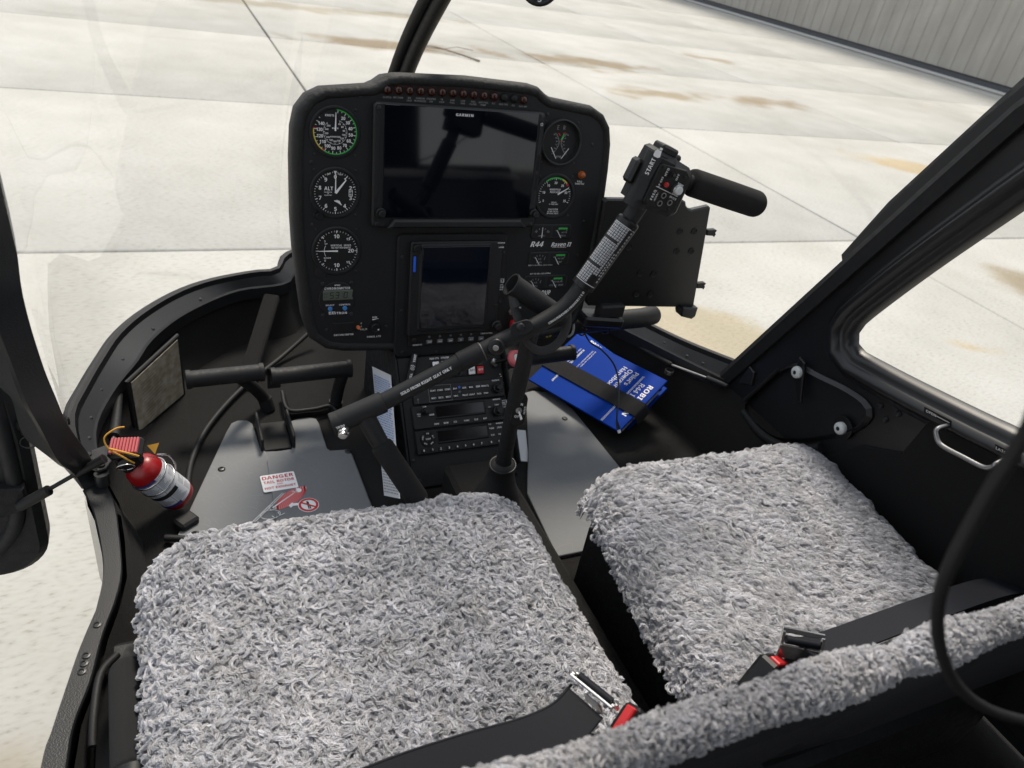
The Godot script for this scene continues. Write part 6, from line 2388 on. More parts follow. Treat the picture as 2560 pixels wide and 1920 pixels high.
	for e in [0.0, ln + 0.002]:
		var sc := Build.new()
		var p: Vector3 = la + lt * (e - 0.002) + vn.rotated(lt, 0.75) * 0.0178
		sc.lathe([Vector2(0.0026, 0), Vector2(0.0026, 0.0008), Vector2(0, 0.001)], Transform3D(look(vn.rotated(lt, 0.75)), p), 10)
		part("screw", sc, M.dark_screw, slv)
	# pivot tube behind the bar, friction knob, lock screw
	var h0 := Vector3(-0.038, 1.300, -0.91)
	var h1 := Vector3(0.034, 1.256, -0.895)
	var hd := (h0 - h1).normalized()
	var hb := Build.new()
	hb.lathe([Vector2(0.0, 0), Vector2(0.0165, 0), Vector2(0.0165, h0.distance_to(h1) - 0.002), Vector2(0.018, h0.distance_to(h1) - 0.002), Vector2(0.018, h0.distance_to(h1) + 0.001), Vector2(0.0155, h0.distance_to(h1) + 0.001), Vector2(0.0148, h0.distance_to(h1) - 0.012), Vector2(0, h0.distance_to(h1) - 0.012)], Transform3D(look(hd), h1), 28)
	var pv := part("pivot_tube", hb, M.tube_paint, c)
	var nk := Build.new()
	nk.tube([h1 + hd * 0.006, h1 - hd * 0.02], [0.0125, 0.0125], 20)
	part("pivot_neck", nk, M.tube_paint, pv)
	var rvv := Build.new()
	rvv.lathe([Vector2(0.0045, 0), Vector2(0.0042, 0.001), Vector2(0, 0.0016)], Transform3D(look(Vector3(-0.3, 0.5, 0.8)), (h0 + h1) * 0.5 + Vector3(-0.3, 0.5, 0.8).normalized() * 0.016), 12)
	part("rivet", rvv, M.dark_screw, pv)
	var kn := Build.new()
	var kd := Vector3(-0.45, 0.2, 0.87).normalized()
	var kp: Vector3 = at.call(-0.066)[0]
	kn.lathe([Vector2(0.006, 0.008), Vector2(0.0118, 0.009), Vector2(0.013, 0.013), Vector2(0.0128, 0.018), Vector2(0.0105, 0.0205), Vector2(0.0045, 0.0205)], Transform3D(look(kd), kp), 24, false)
	var fk := part("friction_knob", kn, M.black_plastic, c)
	var kc := Build.new()
	kc.lathe([Vector2(0.0045, 0.015), Vector2(0.0045, 0.0222), Vector2(0.0038, 0.0228), Vector2(0, 0.0228)], Transform3D(look(kd), kp), 18)
	part("knob_stud", kc, M.steel, fk)
	var tb := Build.new()
	tb.prism(rrect(0.034, 0.02, 0.0095, 6), -0.002, 0.0015, Transform3D(look(Vector3(-0.35, 0.35, 0.87)) * Basis(Vector3(0, 0, 1), 0.45), Vector3(-0.035, 1.2535, -0.8605)), 0.0008)
	var tab := part("screw_tab", tb, M.tube_paint, c)
	var ts := Build.new()
	ts.lathe([Vector2(0.0062, 0.001), Vector2(0.0062, 0.003), Vector2(0.004, 0.005), Vector2(0, 0.0055)], Transform3D(look(Vector3(-0.35, 0.35, 0.87)), Vector3(-0.037, 1.256, -0.86)), 14)
	part("screw", ts, M.dark_screw, tab)
	# braided cable loop
	var ho := curve([Vector3(-0.032, 1.27, -0.895), Vector3(-0.036, 1.285, -0.905), Vector3(-0.03, 1.262, -0.90), Vector3(-0.018, 1.232, -0.885), Vector3(-0.006, 1.212, -0.878), Vector3(0.012, 1.201, -0.876), Vector3(0.034, 1.203, -0.878), Vector3(0.05, 1.216, -0.882), Vector3(0.0585, 1.236, -0.888), Vector3(0.057, 1.258, -0.895), Vector3(0.05, 1.275, -0.9)], 6)
	var hz := Build.new()
	hz.tube(ho, 0.0068, 14)
	part("braided_cable", hz, M.braid, c)
	# left hand grip, hanging from the low end
	var g0: Vector3 = at.call(-0.262)[0]
	var nb := Build.new()
	nb.tube([g0, Vector3(-0.243, 1.085, -0.855), Vector3(-0.232, 1.066, -0.842)], [0.0145, 0.0135, 0.0125], 18)
	part("grip_stub", nb, M.tube_paint, c)
	foam(c, Vector3(-0.2385, 1.0775, -0.848), Vector3(-0.184, 0.994, -0.792), 0.0172)
	var tn := Build.new()
	var td := Vector3(-0.4, -0.2, 0.9).normalized()
	tn.lathe([Vector2(0.0085, 0.0), Vector2(0.0085, 0.007), Vector2(0.0072, 0.0085), Vector2(0.0068, 0.0085), Vector2(0.0068, 0.012), Vector2(0.0058, 0.013), Vector2(0, 0.0132)], Transform3D(look(td), Vector3(-0.291, 1.104, -0.857)), 20)
	part("trim_button", tn, M.chrome, c)
	# right grip head with its switch panel
	var hp := PackedVector2Array()
	for p in [[0.1185, 1.521], [0.1261, 1.5233], [0.1551, 1.5138], [0.1571, 1.5103], [0.1813, 1.5003], [0.1882, 1.4932], [0.1914, 1.4859], [0.1868, 1.4623], [0.1819, 1.435], [0.1773, 1.4294], [0.1678, 1.4269], [0.1321, 1.4368], [0.0981, 1.451], [0.1036, 1.4715], [0.1058, 1.4865], [0.112, 1.5029]]:
		hp.append(Vector2(p[0], p[1]))
	var hx := Build.new()
	hx.prism(hp, -0.888, -0.849, I, 0.009)
	var head := part("grip_head", hx, M.tube_paint, c)
	var rb := Build.new()
	rb.tube([Vector3(0.110, 1.441, -0.867), Vector3(0.1305, 1.516, -0.867)], 0.0165, 24)
	part("head_barrel", rb, M.tube_paint, head)
	var cp := Build.new()
	cp.prism(rrect(0.03, 0.012, 0.004, 4), -0.012, 0.012, Transform3D(Basis(Vector3(0, 0, 1), -0.3), Vector3(0.142, 1.521, -0.868)), 0.003)
	part("head_cap", cp, M.rubber, head)
	var hs := Build.new()
	hs.box(Vector3(0.1025, 1.488, -0.878), Vector3(0.012, 0.036, 0.02), 0.004, Basis(Vector3(0, 0, 1), -0.28))
	part("side_housing", hs, M.black_plastic, head)
	var tr := Build.new()
	tr.tube([Vector3(0.162, 1.507, -0.89), Vector3(0.194, 1.498, -0.905)], [0.0035, 0.0055], 8)
	part("trigger", tr, M.rubber, head)
	var ppoly := PackedVector2Array()
	for p in [[0.1266, 1.5078], [0.1705, 1.499], [0.1753, 1.4929], [0.1676, 1.442], [0.159, 1.4376], [0.116, 1.4491], [0.1114, 1.4564], [0.1237, 1.5057]]:
		ppoly.append(Vector2(p[0], p[1]))
	var pb := Build.new()
	pb.prism(ppoly, -0.8505, -0.8455, I, 0.001)
	var pl := part("switch_panel", pb, M.panel_paint, head)
	var kk := Ink.new(self, Transform3D(Basis(), Vector3(0, 0, -0.8449)))
	var rr := 1.33
	kk.text("HYD", 0.1362, 1.4972, 0.0038, 1, rr)
	kk.text("OFF", 0.1561, 1.4903, 0.0033, 1, rr)
	kk.text("AP OFF", 0.1301, 1.4826, 0.0033, 1, rr, 0.9)
	kk.text("TRIM", 0.1645, 1.4795, 0.0034, 1, -0.35, 0.9)
	kk.text("FREQ", 0.1235, 1.4644, 0.004, 1, rr)
	kk.text("-USER+", 0.1289, 1.4615, 0.0028, 1, rr, 0.9)
	kk.text("XF/ICE", 0.1578, 1.4603, 0.003, 1, -0.35, 0.9)
	kk.line(Vector2(0.1244, 1.4768), Vector2(0.1654, 1.4625), 0.0008)
	ink(pl, "panel_lettering", kk, M.ink_white)
	var bd := Vector3(-0.4, 0.2, 0.9).normalized()
	var k2 := Ink.new(self, Transform3D(Basis(Vector3(0.26, 0.965, 0), bd.cross(Vector3(0.26, 0.965, 0)).normalized(), bd), Vector3(0.118, 1.488, -0.867) + bd * 0.0168))
	k2.text("START", 0.010, 0.002, 0.0058, 1)
	k2.poly(PackedVector2Array([Vector2(0.024, 0.004), Vector2(0.026, 0.0055), Vector2(0.031, 0.0055), Vector2(0.034, 0.003), Vector2(0.034, -0.003), Vector2(0.026, -0.0045), Vector2(0.024, -0.002)]))
	k2.rect(0.0365, -0.001, 0.003, 0.004)
	ink(head, "start_lettering", k2, M.ink_white)
	for q in [[0.1406, 1.4639], [0.1375, 1.4525], [0.1541, 1.4537], [0.1462, 1.4937]]:
		var o := Build.new()
		o.lathe([Vector2(0.0031, 0.0), Vector2(0.0042, 0.0), Vector2(0.0042, 0.0022), Vector2(0.0031, 0.0022), Vector2(0.0031, 0.0005)], Transform3D(Basis(), Vector3(q[0], q[1], -0.8455)), 18)
		var ob := part("ring_button", o, M.steel if q[0] != 0.1462 else M.black_plastic, pl)
		var oc := Build.new()
		oc.lathe([Vector2(0.003, 0.0), Vector2(0.003, 0.0016), Vector2(0, 0.0018)], Transform3D(Basis(), Vector3(q[0], q[1], -0.8455)), 14)
		part("button_cap", oc, M.deep_black, pl)
	var hy := Build.new()
	hy.tube([Vector3(0.1462, 1.4937, -0.845), Vector3(0.1435, 1.4955, -0.836)], [0.0013, 0.002], 8)
	part("toggle_lever", hy, M.chrome, pl)
	var rd := Build.new()
	rd.lathe([Vector2(0.0035, 0), Vector2(0.0035, 0.003), Vector2(0.0025, 0.004), Vector2(0, 0.0042)], Transform3D(Basis(), Vector3(0.1402, 1.4795, -0.8455)), 16)
	part("red_button", rd, M.red_plastic, pl)
	var wb := Build.new()
	wb.lathe([Vector2(0.008, 0), Vector2(0.008, 0.005), Vector2(0.0068, 0.0062), Vector2(0.0064, 0.0055)], Transform3D(Basis(), Vector3(0.1597, 1.4733, -0.8455)), 24)
	var wt := part("trim_bezel", wb, M.steel, pl)
	var wc := Build.new()
	wc.lathe([Vector2(0.0062, 0.003), Vector2(0.006, 0.0085), Vector2(0.005, 0.0095), Vector2(0, 0.0098)], Transform3D(Basis(), Vector3(0.1597, 1.4733, -0.8455)), 20)
	part("trim_button", wc, M.white_plastic, pl)
	for q in [[0.1302, 1.5030], [0.1695, 1.4902], [0.1162, 1.4556], [0.156, 1.443]]:
		var s := Build.new()
		s.lathe([Vector2(0.0022, 0), Vector2(0.0022, 0.0006), Vector2(0, 0.001)], Transform3D(Basis(), Vector3(q[0], q[1], -0.8455)), 10)
		part("screw", s, M.dark_screw, pl)
	var gs := Build.new()
	gs.tube([Vector3(0.182, 1.4795, -0.868), Vector3(0.206, 1.4735, -0.868)], [0.0105, 0.0115], 18)
	part("grip_stub", gs, M.tube_paint, c)
	foam(c, Vector3(0.1985, 1.4765, -0.868), Vector3(0.3475, 1.441, -0.868), 0.0205)


func foam(c: Node3D, a: Vector3, b: Vector3, r: float):
	var n := a.distance_to(b)
	var f := Build.new()
	var prof := [Vector2(0.0, 0.0), Vector2(r * 0.8, 0.0), Vector2(r * 0.93, 0.002), Vector2(r * 0.98, 0.006), Vector2(r, n * 0.5)]
	for i in 8:
		var t := PI / 2 * i / 7.0
		prof.append(Vector2(max(0.0, cos(t)) * r * 1.0, n - r * 0.85 + sin(t) * r * 0.85))
	f.lathe(prof, Transform3D(look(b - a), a), 32, false)
	part("foam_grip", f, M.foam, c)


func checklist() -> StandardMaterial3D:
	# the placard is a printed table: fine black figures in ruled columns
	var im := Image.create(192, 288, false, Image.FORMAT_RGB8)
	im.fill(Color(0.02, 0.02, 0.02))
	var r := RandomNumberGenerator.new()
	r.seed = 77
	for col in 7:
		for row in 25:
			if (row == 6 or row == 17) and col < 6:
				continue
			if row > 20 and col > 4:
				continue
			im.fill_rect(Rect2i(7 + col * 19, 7 + row * 11, 15, 8), Color(0.82, 0.83, 0.85))
			for k in 2:
				im.fill_rect(Rect2i(9 + col * 19 + k * 7 + r.randi() % 3, 9 + row * 11, 3 + r.randi() % 2, 5), Color(0.08, 0.08, 0.08))
	im.fill_rect(Rect2i(4, 2, 184, 3), Color(0.8, 0.81, 0.83))
	im.fill_rect(Rect2i(4, 283, 184, 3), Color(0.8, 0.81, 0.83))
	for row in 17:
		im.fill_rect(Rect2i(162, 12 + row * 15, 16, 8 + r.randi() % 4), Color(0.62, 0.63, 0.65))
	for row in 9:
		im.fill_rect(Rect2i(146, 120 + row * 13, 9, 8), Color(0.7, 0.7, 0.72))
	var m := mat("checklist_print", Color(1, 1, 1), 0.45)
	m.albedo_texture = ImageTexture.create_from_image(im)
	return m


# ---------------------------------------------------------------- tablet holder on its bar
func build_tablet():
	var t := thing("tablet_mount", "black tablet holder plate on a bar mount beyond the right hand grip", "tablet holder", Vector3(0.42, 1.0, -1.2))
	var poly := PackedVector2Array([Vector2(0.277, 1.321), Vector2(0.283, 1.326), Vector2(0.462, 1.3255), Vector2(0.47, 1.322), Vector2(0.474, 1.314), Vector2(0.481, 1.3075), Vector2(0.492, 1.305), Vector2(0.532, 1.3135), Vector2(0.538, 1.309), Vector2(0.5755, 1.08), Vector2(0.57, 1.074), Vector2(0.298, 1.092), Vector2(0.292, 1.098)])
	var b := Build.new()
	b.prism(poly, -1.212, -1.2, I, 0.003)
	var p := part("holder_plate", b, M.black_plastic, t)
	for q in [[0.477, 1.258], [0.513, 1.258], [0.483, 1.213], [0.521, 1.213], [0.405, 1.165], [0.44, 1.162], [0.41, 1.116], [0.446, 1.114], [0.318, 1.262], [0.36, 1.225]]:
		var h := Build.new()
		h.lathe([Vector2(0.0085, 0.0), Vector2(0.0085, 0.0014), Vector2(0.0068, 0.0014), Vector2(0.006, 0.0003), Vector2(0, 0.0003)], Transform3D(Basis(Vector3(0, 0, 1), 0.3), Vector3(q[0], q[1], -1.2)), 6)
		part("hex_boss", h, M.black_plastic, p)
		var k := Build.new()
		k.lathe([Vector2(0.0058, 0.0), Vector2(0.0058, 0.0006), Vector2(0, 0.0006)], Transform3D(Basis(Vector3(0, 0, 1), 0.3), Vector3(q[0], q[1], -1.2)), 6)
		part("hex_hole", k, M.deep_black, p)
	for q in [[0.56, 1.254], [0.577, 1.128]]:
		var l := Build.new()
		l.prism(PackedVector2Array([Vector2(-0.01, -0.006), Vector2(0.008, -0.007), Vector2(0.012, -0.01), Vector2(0.014, -0.003), Vector2(0.011, 0.0), Vector2(0.014, 0.005), Vector2(0.010, 0.007), Vector2(-0.01, 0.006)]), -1.211, -1.201, Transform3D(Basis(), Vector3(q[0], q[1], 0)), 0.001)
		part("clip_lug", l, M.rubber, t)
	var f := Build.new()
	f.prism(PackedVector2Array([Vector2(0.537, 1.082), Vector2(0.536, 1.068), Vector2(0.541, 1.058), Vector2(0.572, 1.05), Vector2(0.58, 1.056), Vector2(0.580, 1.078)]), -1.214, -1.188, I, 0.003)
	part("foot_lip", f, M.black_plastic, t)
	var c := Build.new()
	c.box(Vector3(0.335, 1.058, -1.205), Vector3(0.10, 0.024, 0.05), 0.005, Basis(Vector3(0, 0, 1), -0.12))
	part("clamp_block", c, M.black_plastic, t)
	var c2 := Build.new()
	c2.box(Vector3(0.352, 1.082, -1.2), Vector3(0.06, 0.03, 0.03), 0.004)
	part("swivel", c2, M.rubber, t)
	var cb := Build.new()
	for k in [0.312, 0.372]:
		var ring := []
		for i in 15:
			ring.append(Vector3(k, 1.03 + 0.026 * cos(PI * (0.5 + i / 14.0)), -1.235 + 0.026 * sin(PI * (0.5 + i / 14.0)) * -1.0))
		cb.tube(ring, 0.0018, 6)
	stuff(part("u_bolt", cb, M.dark_screw, t))
	var bar := Build.new()
	bar.tube([Vector3(0.12, 1.008, -1.255), Vector3(0.30, 1.02, -1.25), Vector3(0.48, 1.026, -1.25), Vector3(0.525, 1.02, -1.27)], 0.0225, 22)
	part("mount_bar", bar, M.tube_paint, t)
	var zt := Build.new()
	var zr := []
	for i in 25:
		zr.append(Vector3(0.287 + 0.003 * sin(TAU * i / 24.0), 1.019 + 0.0245 * cos(TAU * i / 24.0), -1.25 + 0.0245 * sin(TAU * i / 24.0)))
	zt.tube(zr, 0.0026, 6)
	zt.box(Vector3(0.279, 1.046, -1.24), Vector3(0.012, 0.009, 0.009), 0.002)
	tag(part("cable_tie", zt, M.white_plastic), "white plastic cable tie looped round the tablet mount bar", "cable tie")
	# charging lead that hangs over the handbook
	var cl := thing("charging_cable", "thin black charging cable hanging from the tablet mount over the blue handbook", "cable", Vector3(0.33, 1.0, -1.1))
	var pts := curve([Vector3(0.30, 1.035, -1.21), Vector3(0.325, 1.0, -1.205), Vector3(0.352, 0.985, -1.19), Vector3(0.382, 0.955, -1.175), Vector3(0.388, 0.925, -1.15), Vector3(0.375, 0.897, -1.115), Vector3(0.362, 0.878, -1.09), Vector3(0.360, 0.868, -1.082)], 6)
	var cbb := Build.new()
	cbb.tube(pts, 0.0019, 8)
	part("lead", cbb, M.black_plastic, cl)
	var pg := Build.new()
	pg.tube([Vector3(0.360, 0.868, -1.082), Vector3(0.3615, 0.855, -1.070)], [0.0032, 0.0048], 10, true, 0.7)
	part("plug", pg, M.black_plastic, cl)
	var tp := Build.new()
	tp.box(Vector3(0.362, 0.8515, -1.0668), Vector3(0.008, 0.007, 0.004), 0.0008, look(Vector3(0.2, 0.5, 0.6)))
	part("plug_tip", tp, M.ink_white, cl)
	# striped ring behind the bar
	var yr := Build.new()
	var yx := Transform3D(look(Vector3(-0.1, 0.6, 0.8)), Vector3(0.228, 1.02, -1.235))
	yr.lathe([Vector2(0.020, 0), Vector2(0.020, 0.003), Vector2(0.0, 0.003)], yx, 24)
	var yt := thing("striped_cap", "round cap with short yellow marks behind the curved cyclic bar", "cap", Vector3(0.228, 1.02, -1.235))
	part("cap", yr, M.rubber, yt)
	var yk := Ink.new(self, yx * Transform3D(Basis(), Vector3(0, 0, 0.0036)))
	for a in [150, 180, 210]:
		yk.arc(Vector2.ZERO, 0.012, 0.017, a - 10, a + 10, 4)
	ink(yt, "marks", yk, M.ink_yellow)


# ---------------------------------------------------------------- things in the foot wells
func build_floor_items():
	# handbook binder leaning against the right foot well
	var A := Vector3(0.413, 0.90, -1.40)
	var B := Vector3(0.477, 0.90, -1.128)
	var w := Vector3(-0.146, -0.078, 0.064)
	var up := (w.cross(B - A)).normalized()
	if up.y < 0:
		up = -up
	var u := w.normalized()
	var v := (B - A).normalized()
	v = (v - u * v.dot(u)).normalized()
	var bk := thing("handbook_binder", "blue handbook binder with white lettering lying in the right foot well", "binder", (A + B) * 0.5 + w * 0.5 - Vector3(0, 0.06, 0))
	var BX := Transform3D(Basis(u, v, u.cross(v)), A)
	if BX.basis.z.y < 0:
		BX.basis = Basis(u, -v, u.cross(-v))
	var L := A.distance_to(B)
	var W := w.length()
	var cv := Build.new()
	cv.prism(PackedVector2Array([Vector2(0, 0), Vector2(W, 0), Vector2(W, L), Vector2(0, L)]), -0.004, 0.0, BX, 0.0012)
	part("front_cover", cv, M.book_blue, bk)
	var sq := Build.new()
	var d := Vector3(0.030, -0.002, -0.012)
	sq.quad_out(A, B, B + d, A + d, A - Vector3.UP)
	for o in [Vector3(0, -0.003, 0)]:
		sq.quad_out(A + o, B + o, B + d + o, A + d + o, A + Vector3.UP)
	sq.flat()
	sq.quad_out(B, B + Vector3(0, -0.003, 0), B + d + Vector3(0, -0.003, 0), B + d, A)
	sq.quad_out(A, A + Vector3(0, -0.003, 0), A + d + Vector3(0, -0.003, 0), A + d, B)
	sq.quad_out(A + d, B + d, B + d - Vector3(0, 0.003, 0), A + d - Vector3(0, 0.003, 0), A)
	part("spine", sq, M.book_blue, bk)
	var bc := Build.new()
	bc.prism(PackedVector2Array([Vector2(0, 0.004), Vector2(W - 0.03, 0.004), Vector2(W - 0.03, L - 0.01), Vector2(0, L - 0.01)]), -0.04, -0.036, Transform3D(BX.basis, A + d * 0.3 - Vector3(0, 0.0, 0)), 0.0012)
	part("back_cover", bc, M.book_blue, bk)
	var pg := Build.new()
	pg.prism(PackedVector2Array([Vector2(0.012, 0.006), Vector2(W - 0.02, 0.006), Vector2(W - 0.02, L - 0.012), Vector2(0.012, L - 0.012)]), -0.03, -0.006, Transform3D(BX.basis, A + d * 0.1), 0.001)
	part("pages", pg, M.paper, bk)
	var k := Ink.new(self, BX * Transform3D(Basis(), Vector3(0, 0, 0.0005)))
	k.text("ROBINSON", 0.085, L - 0.020, 0.0125, 1, 0, 1.15)
	k.line(Vector2(0.125, L - 0.051), Vector2(W - 0.002, L - 0.051), 0.0008)
	k.line(Vector2(0.02, L - 0.051), Vector2(0.085, L - 0.051), 0.0008)
	k.line(Vector2(0.02, L - 0.054), Vector2(0.085, L - 0.054), 0.0008)
	k.line(Vector2(0.125, L - 0.054), Vector2(W - 0.002, L - 0.054), 0.0008)
	k.text("Pilot's", 0.02, L - 0.072, 0.0115, 0, 0, 1.1, false)
	k.text("Operating", 0.02, L - 0.089, 0.0115, 0, 0, 1.1, false)
	k.text("Handbook", 0.02, L - 0.106, 0.0115, 0, 0, 1.1, false)
	k.text("ROBINSON HELICOPTER COMPANY", 0.03, 0.052, 0.0052, 0, 0, 1.0)
	k.text("2901 AIRPORT DRIVE, TORRANCE", 0.03, 0.043, 0.0034, 0, 0, 1.0, false)
	k.text("THIS HANDBOOK MUST BE CARRIED IN THE", 0.02, 0.074, 0.0028, 0, 0, 1.0, false)
	k.text("HELICOPTER AT ALL TIMES", 0.02, 0.081, 0.0028, 0, 0, 1.0, false)
	ink(bk, "cover_lettering", k, M.ink_white)
	var kr := Ink.new(self, BX * Transform3D(Basis(), Vector3(0, 0, 0.0004)))
	kr.text("R44 II", 0.04, L - 0.040, 0.0125, 0, 0, 1.15, false)
	ink(bk, "cover_model_line", kr, M.label_silver)
	var su := (A - B).normalized()
	var sv := (-d).normalized()
	sv = (sv - su * sv.dot(su)).normalized()
	var SXf := Transform3D(Basis(su, sv, su.cross(sv)), (A + B) * 0.5 + d * 0.5)
	SXf.origin += SXf.basis.z * (0.0006 if SXf.basis.z.y > 0 else -0.0006)
	var ks := Ink.new(self, SXf)
	ks.text("R44 II", 0.078 - 0.155 - 0.012, 0, 0.0125, 1, 0, 1.05)
	ks.text("Pilot's Handbook", 0.03, 0, 0.0115, 1, 0, 1.1)
	ink(bk, "spine_lettering", ks, M.ink_white)
	for q in [0.05, 0.95]:
		var ey := Build.new()
		ey.lathe([Vector2(0.0042, 0), Vector2(0.0042, 0.0008), Vector2(0, 0.0008)], Transform3D(look(Vector3.UP, Vector3.FORWARD), A.lerp(B, q) + d * 0.5 + Vector3(0, -0.0002, 0)), 14)
		part("eyelet", ey, M.deep_black, bk)
	# elastic strap across the cover
	var s0 := 0.59
	var sb := Build.new()
	var base := BX.origin
	var pa := []
	for q in [-0.028, -0.01, 0.0, 0.5, 1.0, 1.012, 1.03]:
		var drop := 0.0
		if q < 0 or q > 1:
			drop = -0.028 if (q < -0.02 or q > 1.02) else -0.002
		var ctr := BX * Vector3(W * s0, L * q, 0.0022 + drop)
		pa.append(ctr)
	sb.band(pa, [u], 0.021, 0.0022)
	tag(part("elastic_strap", sb, M.foam), "wide black elastic strap across the blue handbook", "strap")
	# fire extinguisher
	var T := Vector3(-0.576, 0.925, -1.058)
	var Bt := Vector3(-0.519, 0.832, -1.074)
	var ax := (T - Bt).normalized()
	var EX := Transform3D(look(ax), Bt)
	var h := T.distance_to(Bt)
	var e := thing("fire_extinguisher", "small red fire extinguisher with printed label lying beside the left sill", "fire extinguisher", Vector3(-0.52, 0.8, -1.07))
	var R := 0.0285
	var body := Build.new()
	body.lathe([Vector2(0, -0.006), Vector2(R * 0.7, -0.006), Vector2(R * 0.93, -0.001), Vector2(R, 0.007), Vector2(R, h * 0.82), Vector2(R * 0.93, h * 0.92), Vector2(R * 0.7, h), Vector2(R * 0.42, h + 0.005), Vector2(R * 0.42, h + 0.018), Vector2(0, h + 0.018)], EX, 36, false)
	part("cylinder", body, M.bottle_red, e)
	var eye := Vector3(-0.5, 1.77, 0)
	var lab := func(called: String, z0: float, z1: float, a0: float, a1: float, r: float, m: Material):
		var st := SurfaceTool.new()
		st.begin(Mesh.PRIMITIVE_TRIANGLES)
		for i in 14:
			for tq in [[0, 0], [1, 1], [1, 0], [0, 0], [0, 1], [1, 1]]:
				var a: float = lerpf(a0, a1, (i + tq[0]) / 14.0)
				st.set_normal(EX.basis * Vector3(cos(a), sin(a), 0))
				st.set_uv(Vector2((i + tq[0]) / 14.0, 1.0 - tq[1]))
				st.add_vertex(EX * Vector3(cos(a) * r, sin(a) * r, lerpf(z0, z1, tq[1])))
		return part(called, st.commit(), m, e)
	var loc := EX.basis.inverse() * (eye - Bt)
	var va := atan2(loc.y, loc.x)
	lab.call("label", h * 0.10, h * 0.78, va - 2.0, va + 1.5, R + 0.0005, ext_print())
	lab.call("label_band", h * 0.34, h * 0.42, va - 2.0, va + 0.35, R + 0.0008, M.ink_black)
	lab.call("blue_band", h * 0.74, h * 0.79, va - 2.0, va - 0.1, R + 0.0009, mat("band_blue", Color(0.03, 0.03, 0.14), 0.35))
	lab.call("blue_band", h * 0.10, h * 0.16, va - 2.0, va - 0.1, R + 0.0009, M.band_blue)
	for k2 in 2:
		var ring := []
		for i in 31:
			var a := TAU * i / 30.0
			ring.append(EX * Vector3(cos(a) * (R + 0.002), sin(a) * (R + 0.002), h * (0.52 + 0.2 * k2)))
		var wr := Build.new()
		wr.tube(ring, 0.0014, 6)
		part("wire_bracket", wr, M.chrome, e)
	var sideways := Vector3(0.62, 0.25, -0.3)
	sideways = (sideways - ax * sideways.dot(ax)).normalized()
	var lp := Build.new()
	var base2: Vector3 = EX * Vector3(0, 0, h * 0.6) + sideways * (R + 0.002)
	lp.tube(curve([base2 - ax * 0.02, base2 + sideways * 0.008 - ax * 0.006, base2 + sideways * 0.010 + ax * 0.014, base2 + ax * 0.03], 5), 0.0017, 6)
	part("wire_loop", lp, M.chrome, e)
	var vv := Build.new()
	vv.box(EX * Vector3(0, 0, h + 0.018), Vector3(0.034, 0.036, 0.03), 0.006, EX.basis)
	part("valve_head", vv, M.black_plastic, e)
	var HX := look(ax + Vector3(0.28, 0.1, 0.25), Vector3(0.3, 0, -1))
	var hp: Vector3 = EX * Vector3(0, 0, h + 0.040)
	var hb := Build.new()
	hb.box(hp + Vector3(0.010, 0.002, -0.004), Vector3(0.052, 0.036, 0.016), 0.005, HX)
	part("head_shroud", hb, M.black_plastic, e)
	for i in 9:
		var rb := Build.new()
		rb.box(hp + Vector3(0.010, 0.002, -0.004) + HX * Vector3(-0.019 + i * 0.0048, 0.0, 0.0098), Vector3(0.0036, 0.027, 0.007), 0.001, HX)
		part("red_rib", rb, M.pink_plastic, e)
	var pin := Build.new()
	var pc: Vector3 = EX * Vector3(0, 0, h + 0.004) + (eye - Bt).normalized() * 0.034 + Vector3(-0.012, -0.008, 0)
	var rg := []
	for i in 25:
		rg.append(pc + Vector3(0.0125 * cos(TAU * i / 24.0), 0.010 * sin(TAU * i / 24.0), 0.006 * sin(TAU * i / 24.0)))
	pin.tube(rg, 0.0012, 6)
	part("safety_pin_ring", pin, M.chrome, e)
	var cord := Build.new()
	cord.tube(curve([pc + Vector3(0.013, 0.006, 0), pc + Vector3(-0.004, 0.02, -0.004), pc + Vector3(-0.02, 0.034, -0.008), pc + Vector3(-0.024, 0.05, -0.016), pc + Vector3(-0.008, 0.058, -0.025), pc + Vector3(0.004, 0.056, -0.03)], 6), 0.0014, 6)
	part("yellow_cord", cord, M.yellow_cord, e)
	var c2 := Build.new()
	c2.tube([pc + Vector3(-0.019, 0.034, -0.008), pc + Vector3(0.004, 0.03, 0.002), pc + Vector3(0.021, 0.022, 0.004)], 0.0016, 6)
	part("yellow_cord", c2, M.yellow_cord, e)
	var tri2 := Build.new()
	tri2.prism(PackedVector2Array([Vector2(-0.009, 0.006), Vector2(0.009, 0.007), Vector2(0.0, -0.010)]), 0.0, 0.0012, Transform3D(look(Vector3(0.1, 0.6, 0.8)), hp + Vector3(0.048, -0.014, -0.018)))
	part("yellow_tag", tri2, M.yellow_cord, e)
	var ft := Build.new()
	ft.box(Vector3(-0.512, 0.811, -1.03), Vector3(0.035, 0.02, 0.03), 0.004, Basis(Vector3.UP, 0.6))
	ft.tube([Vector3(-0.545, 0.81, -1.0), Vector3(-0.515, 0.815, -0.985), Vector3(-0.505, 0.808, -0.95)], 0.006, 8)
	stuff(part("bracket_foot", ft, M.rubber, e))
	# card in a clear pouch on the side lining
	var P := [Vector3(-0.583, 0.925, -1.30), Vector3(-0.498, 0.938, -1.425), Vector3(-0.497, 0.806, -1.425), Vector3(-0.581, 0.812, -1.30)]
	var pu := thing("card_pouch", "tan printed card in a clear pouch on the left nose wall", "card pouch", (P[2] + P[3]) * 0.5)
	var pn: Vector3 = (P[1] - P[0]).cross(P[3] - P[0]).normalized()
	if pn.dot(Vector3(-0.5, 1.77, 0) - P[0]) < 0:
		pn = -pn
	var px: Vector3 = (P[1] - P[0]).normalized()
	var PXf := Transform3D(Basis(px, pn.cross(px), pn), (P[0] + P[1] + P[2] + P[3]) * 0.25)
	var q2 := PackedVector2Array()
	var q3 := PackedVector2Array()
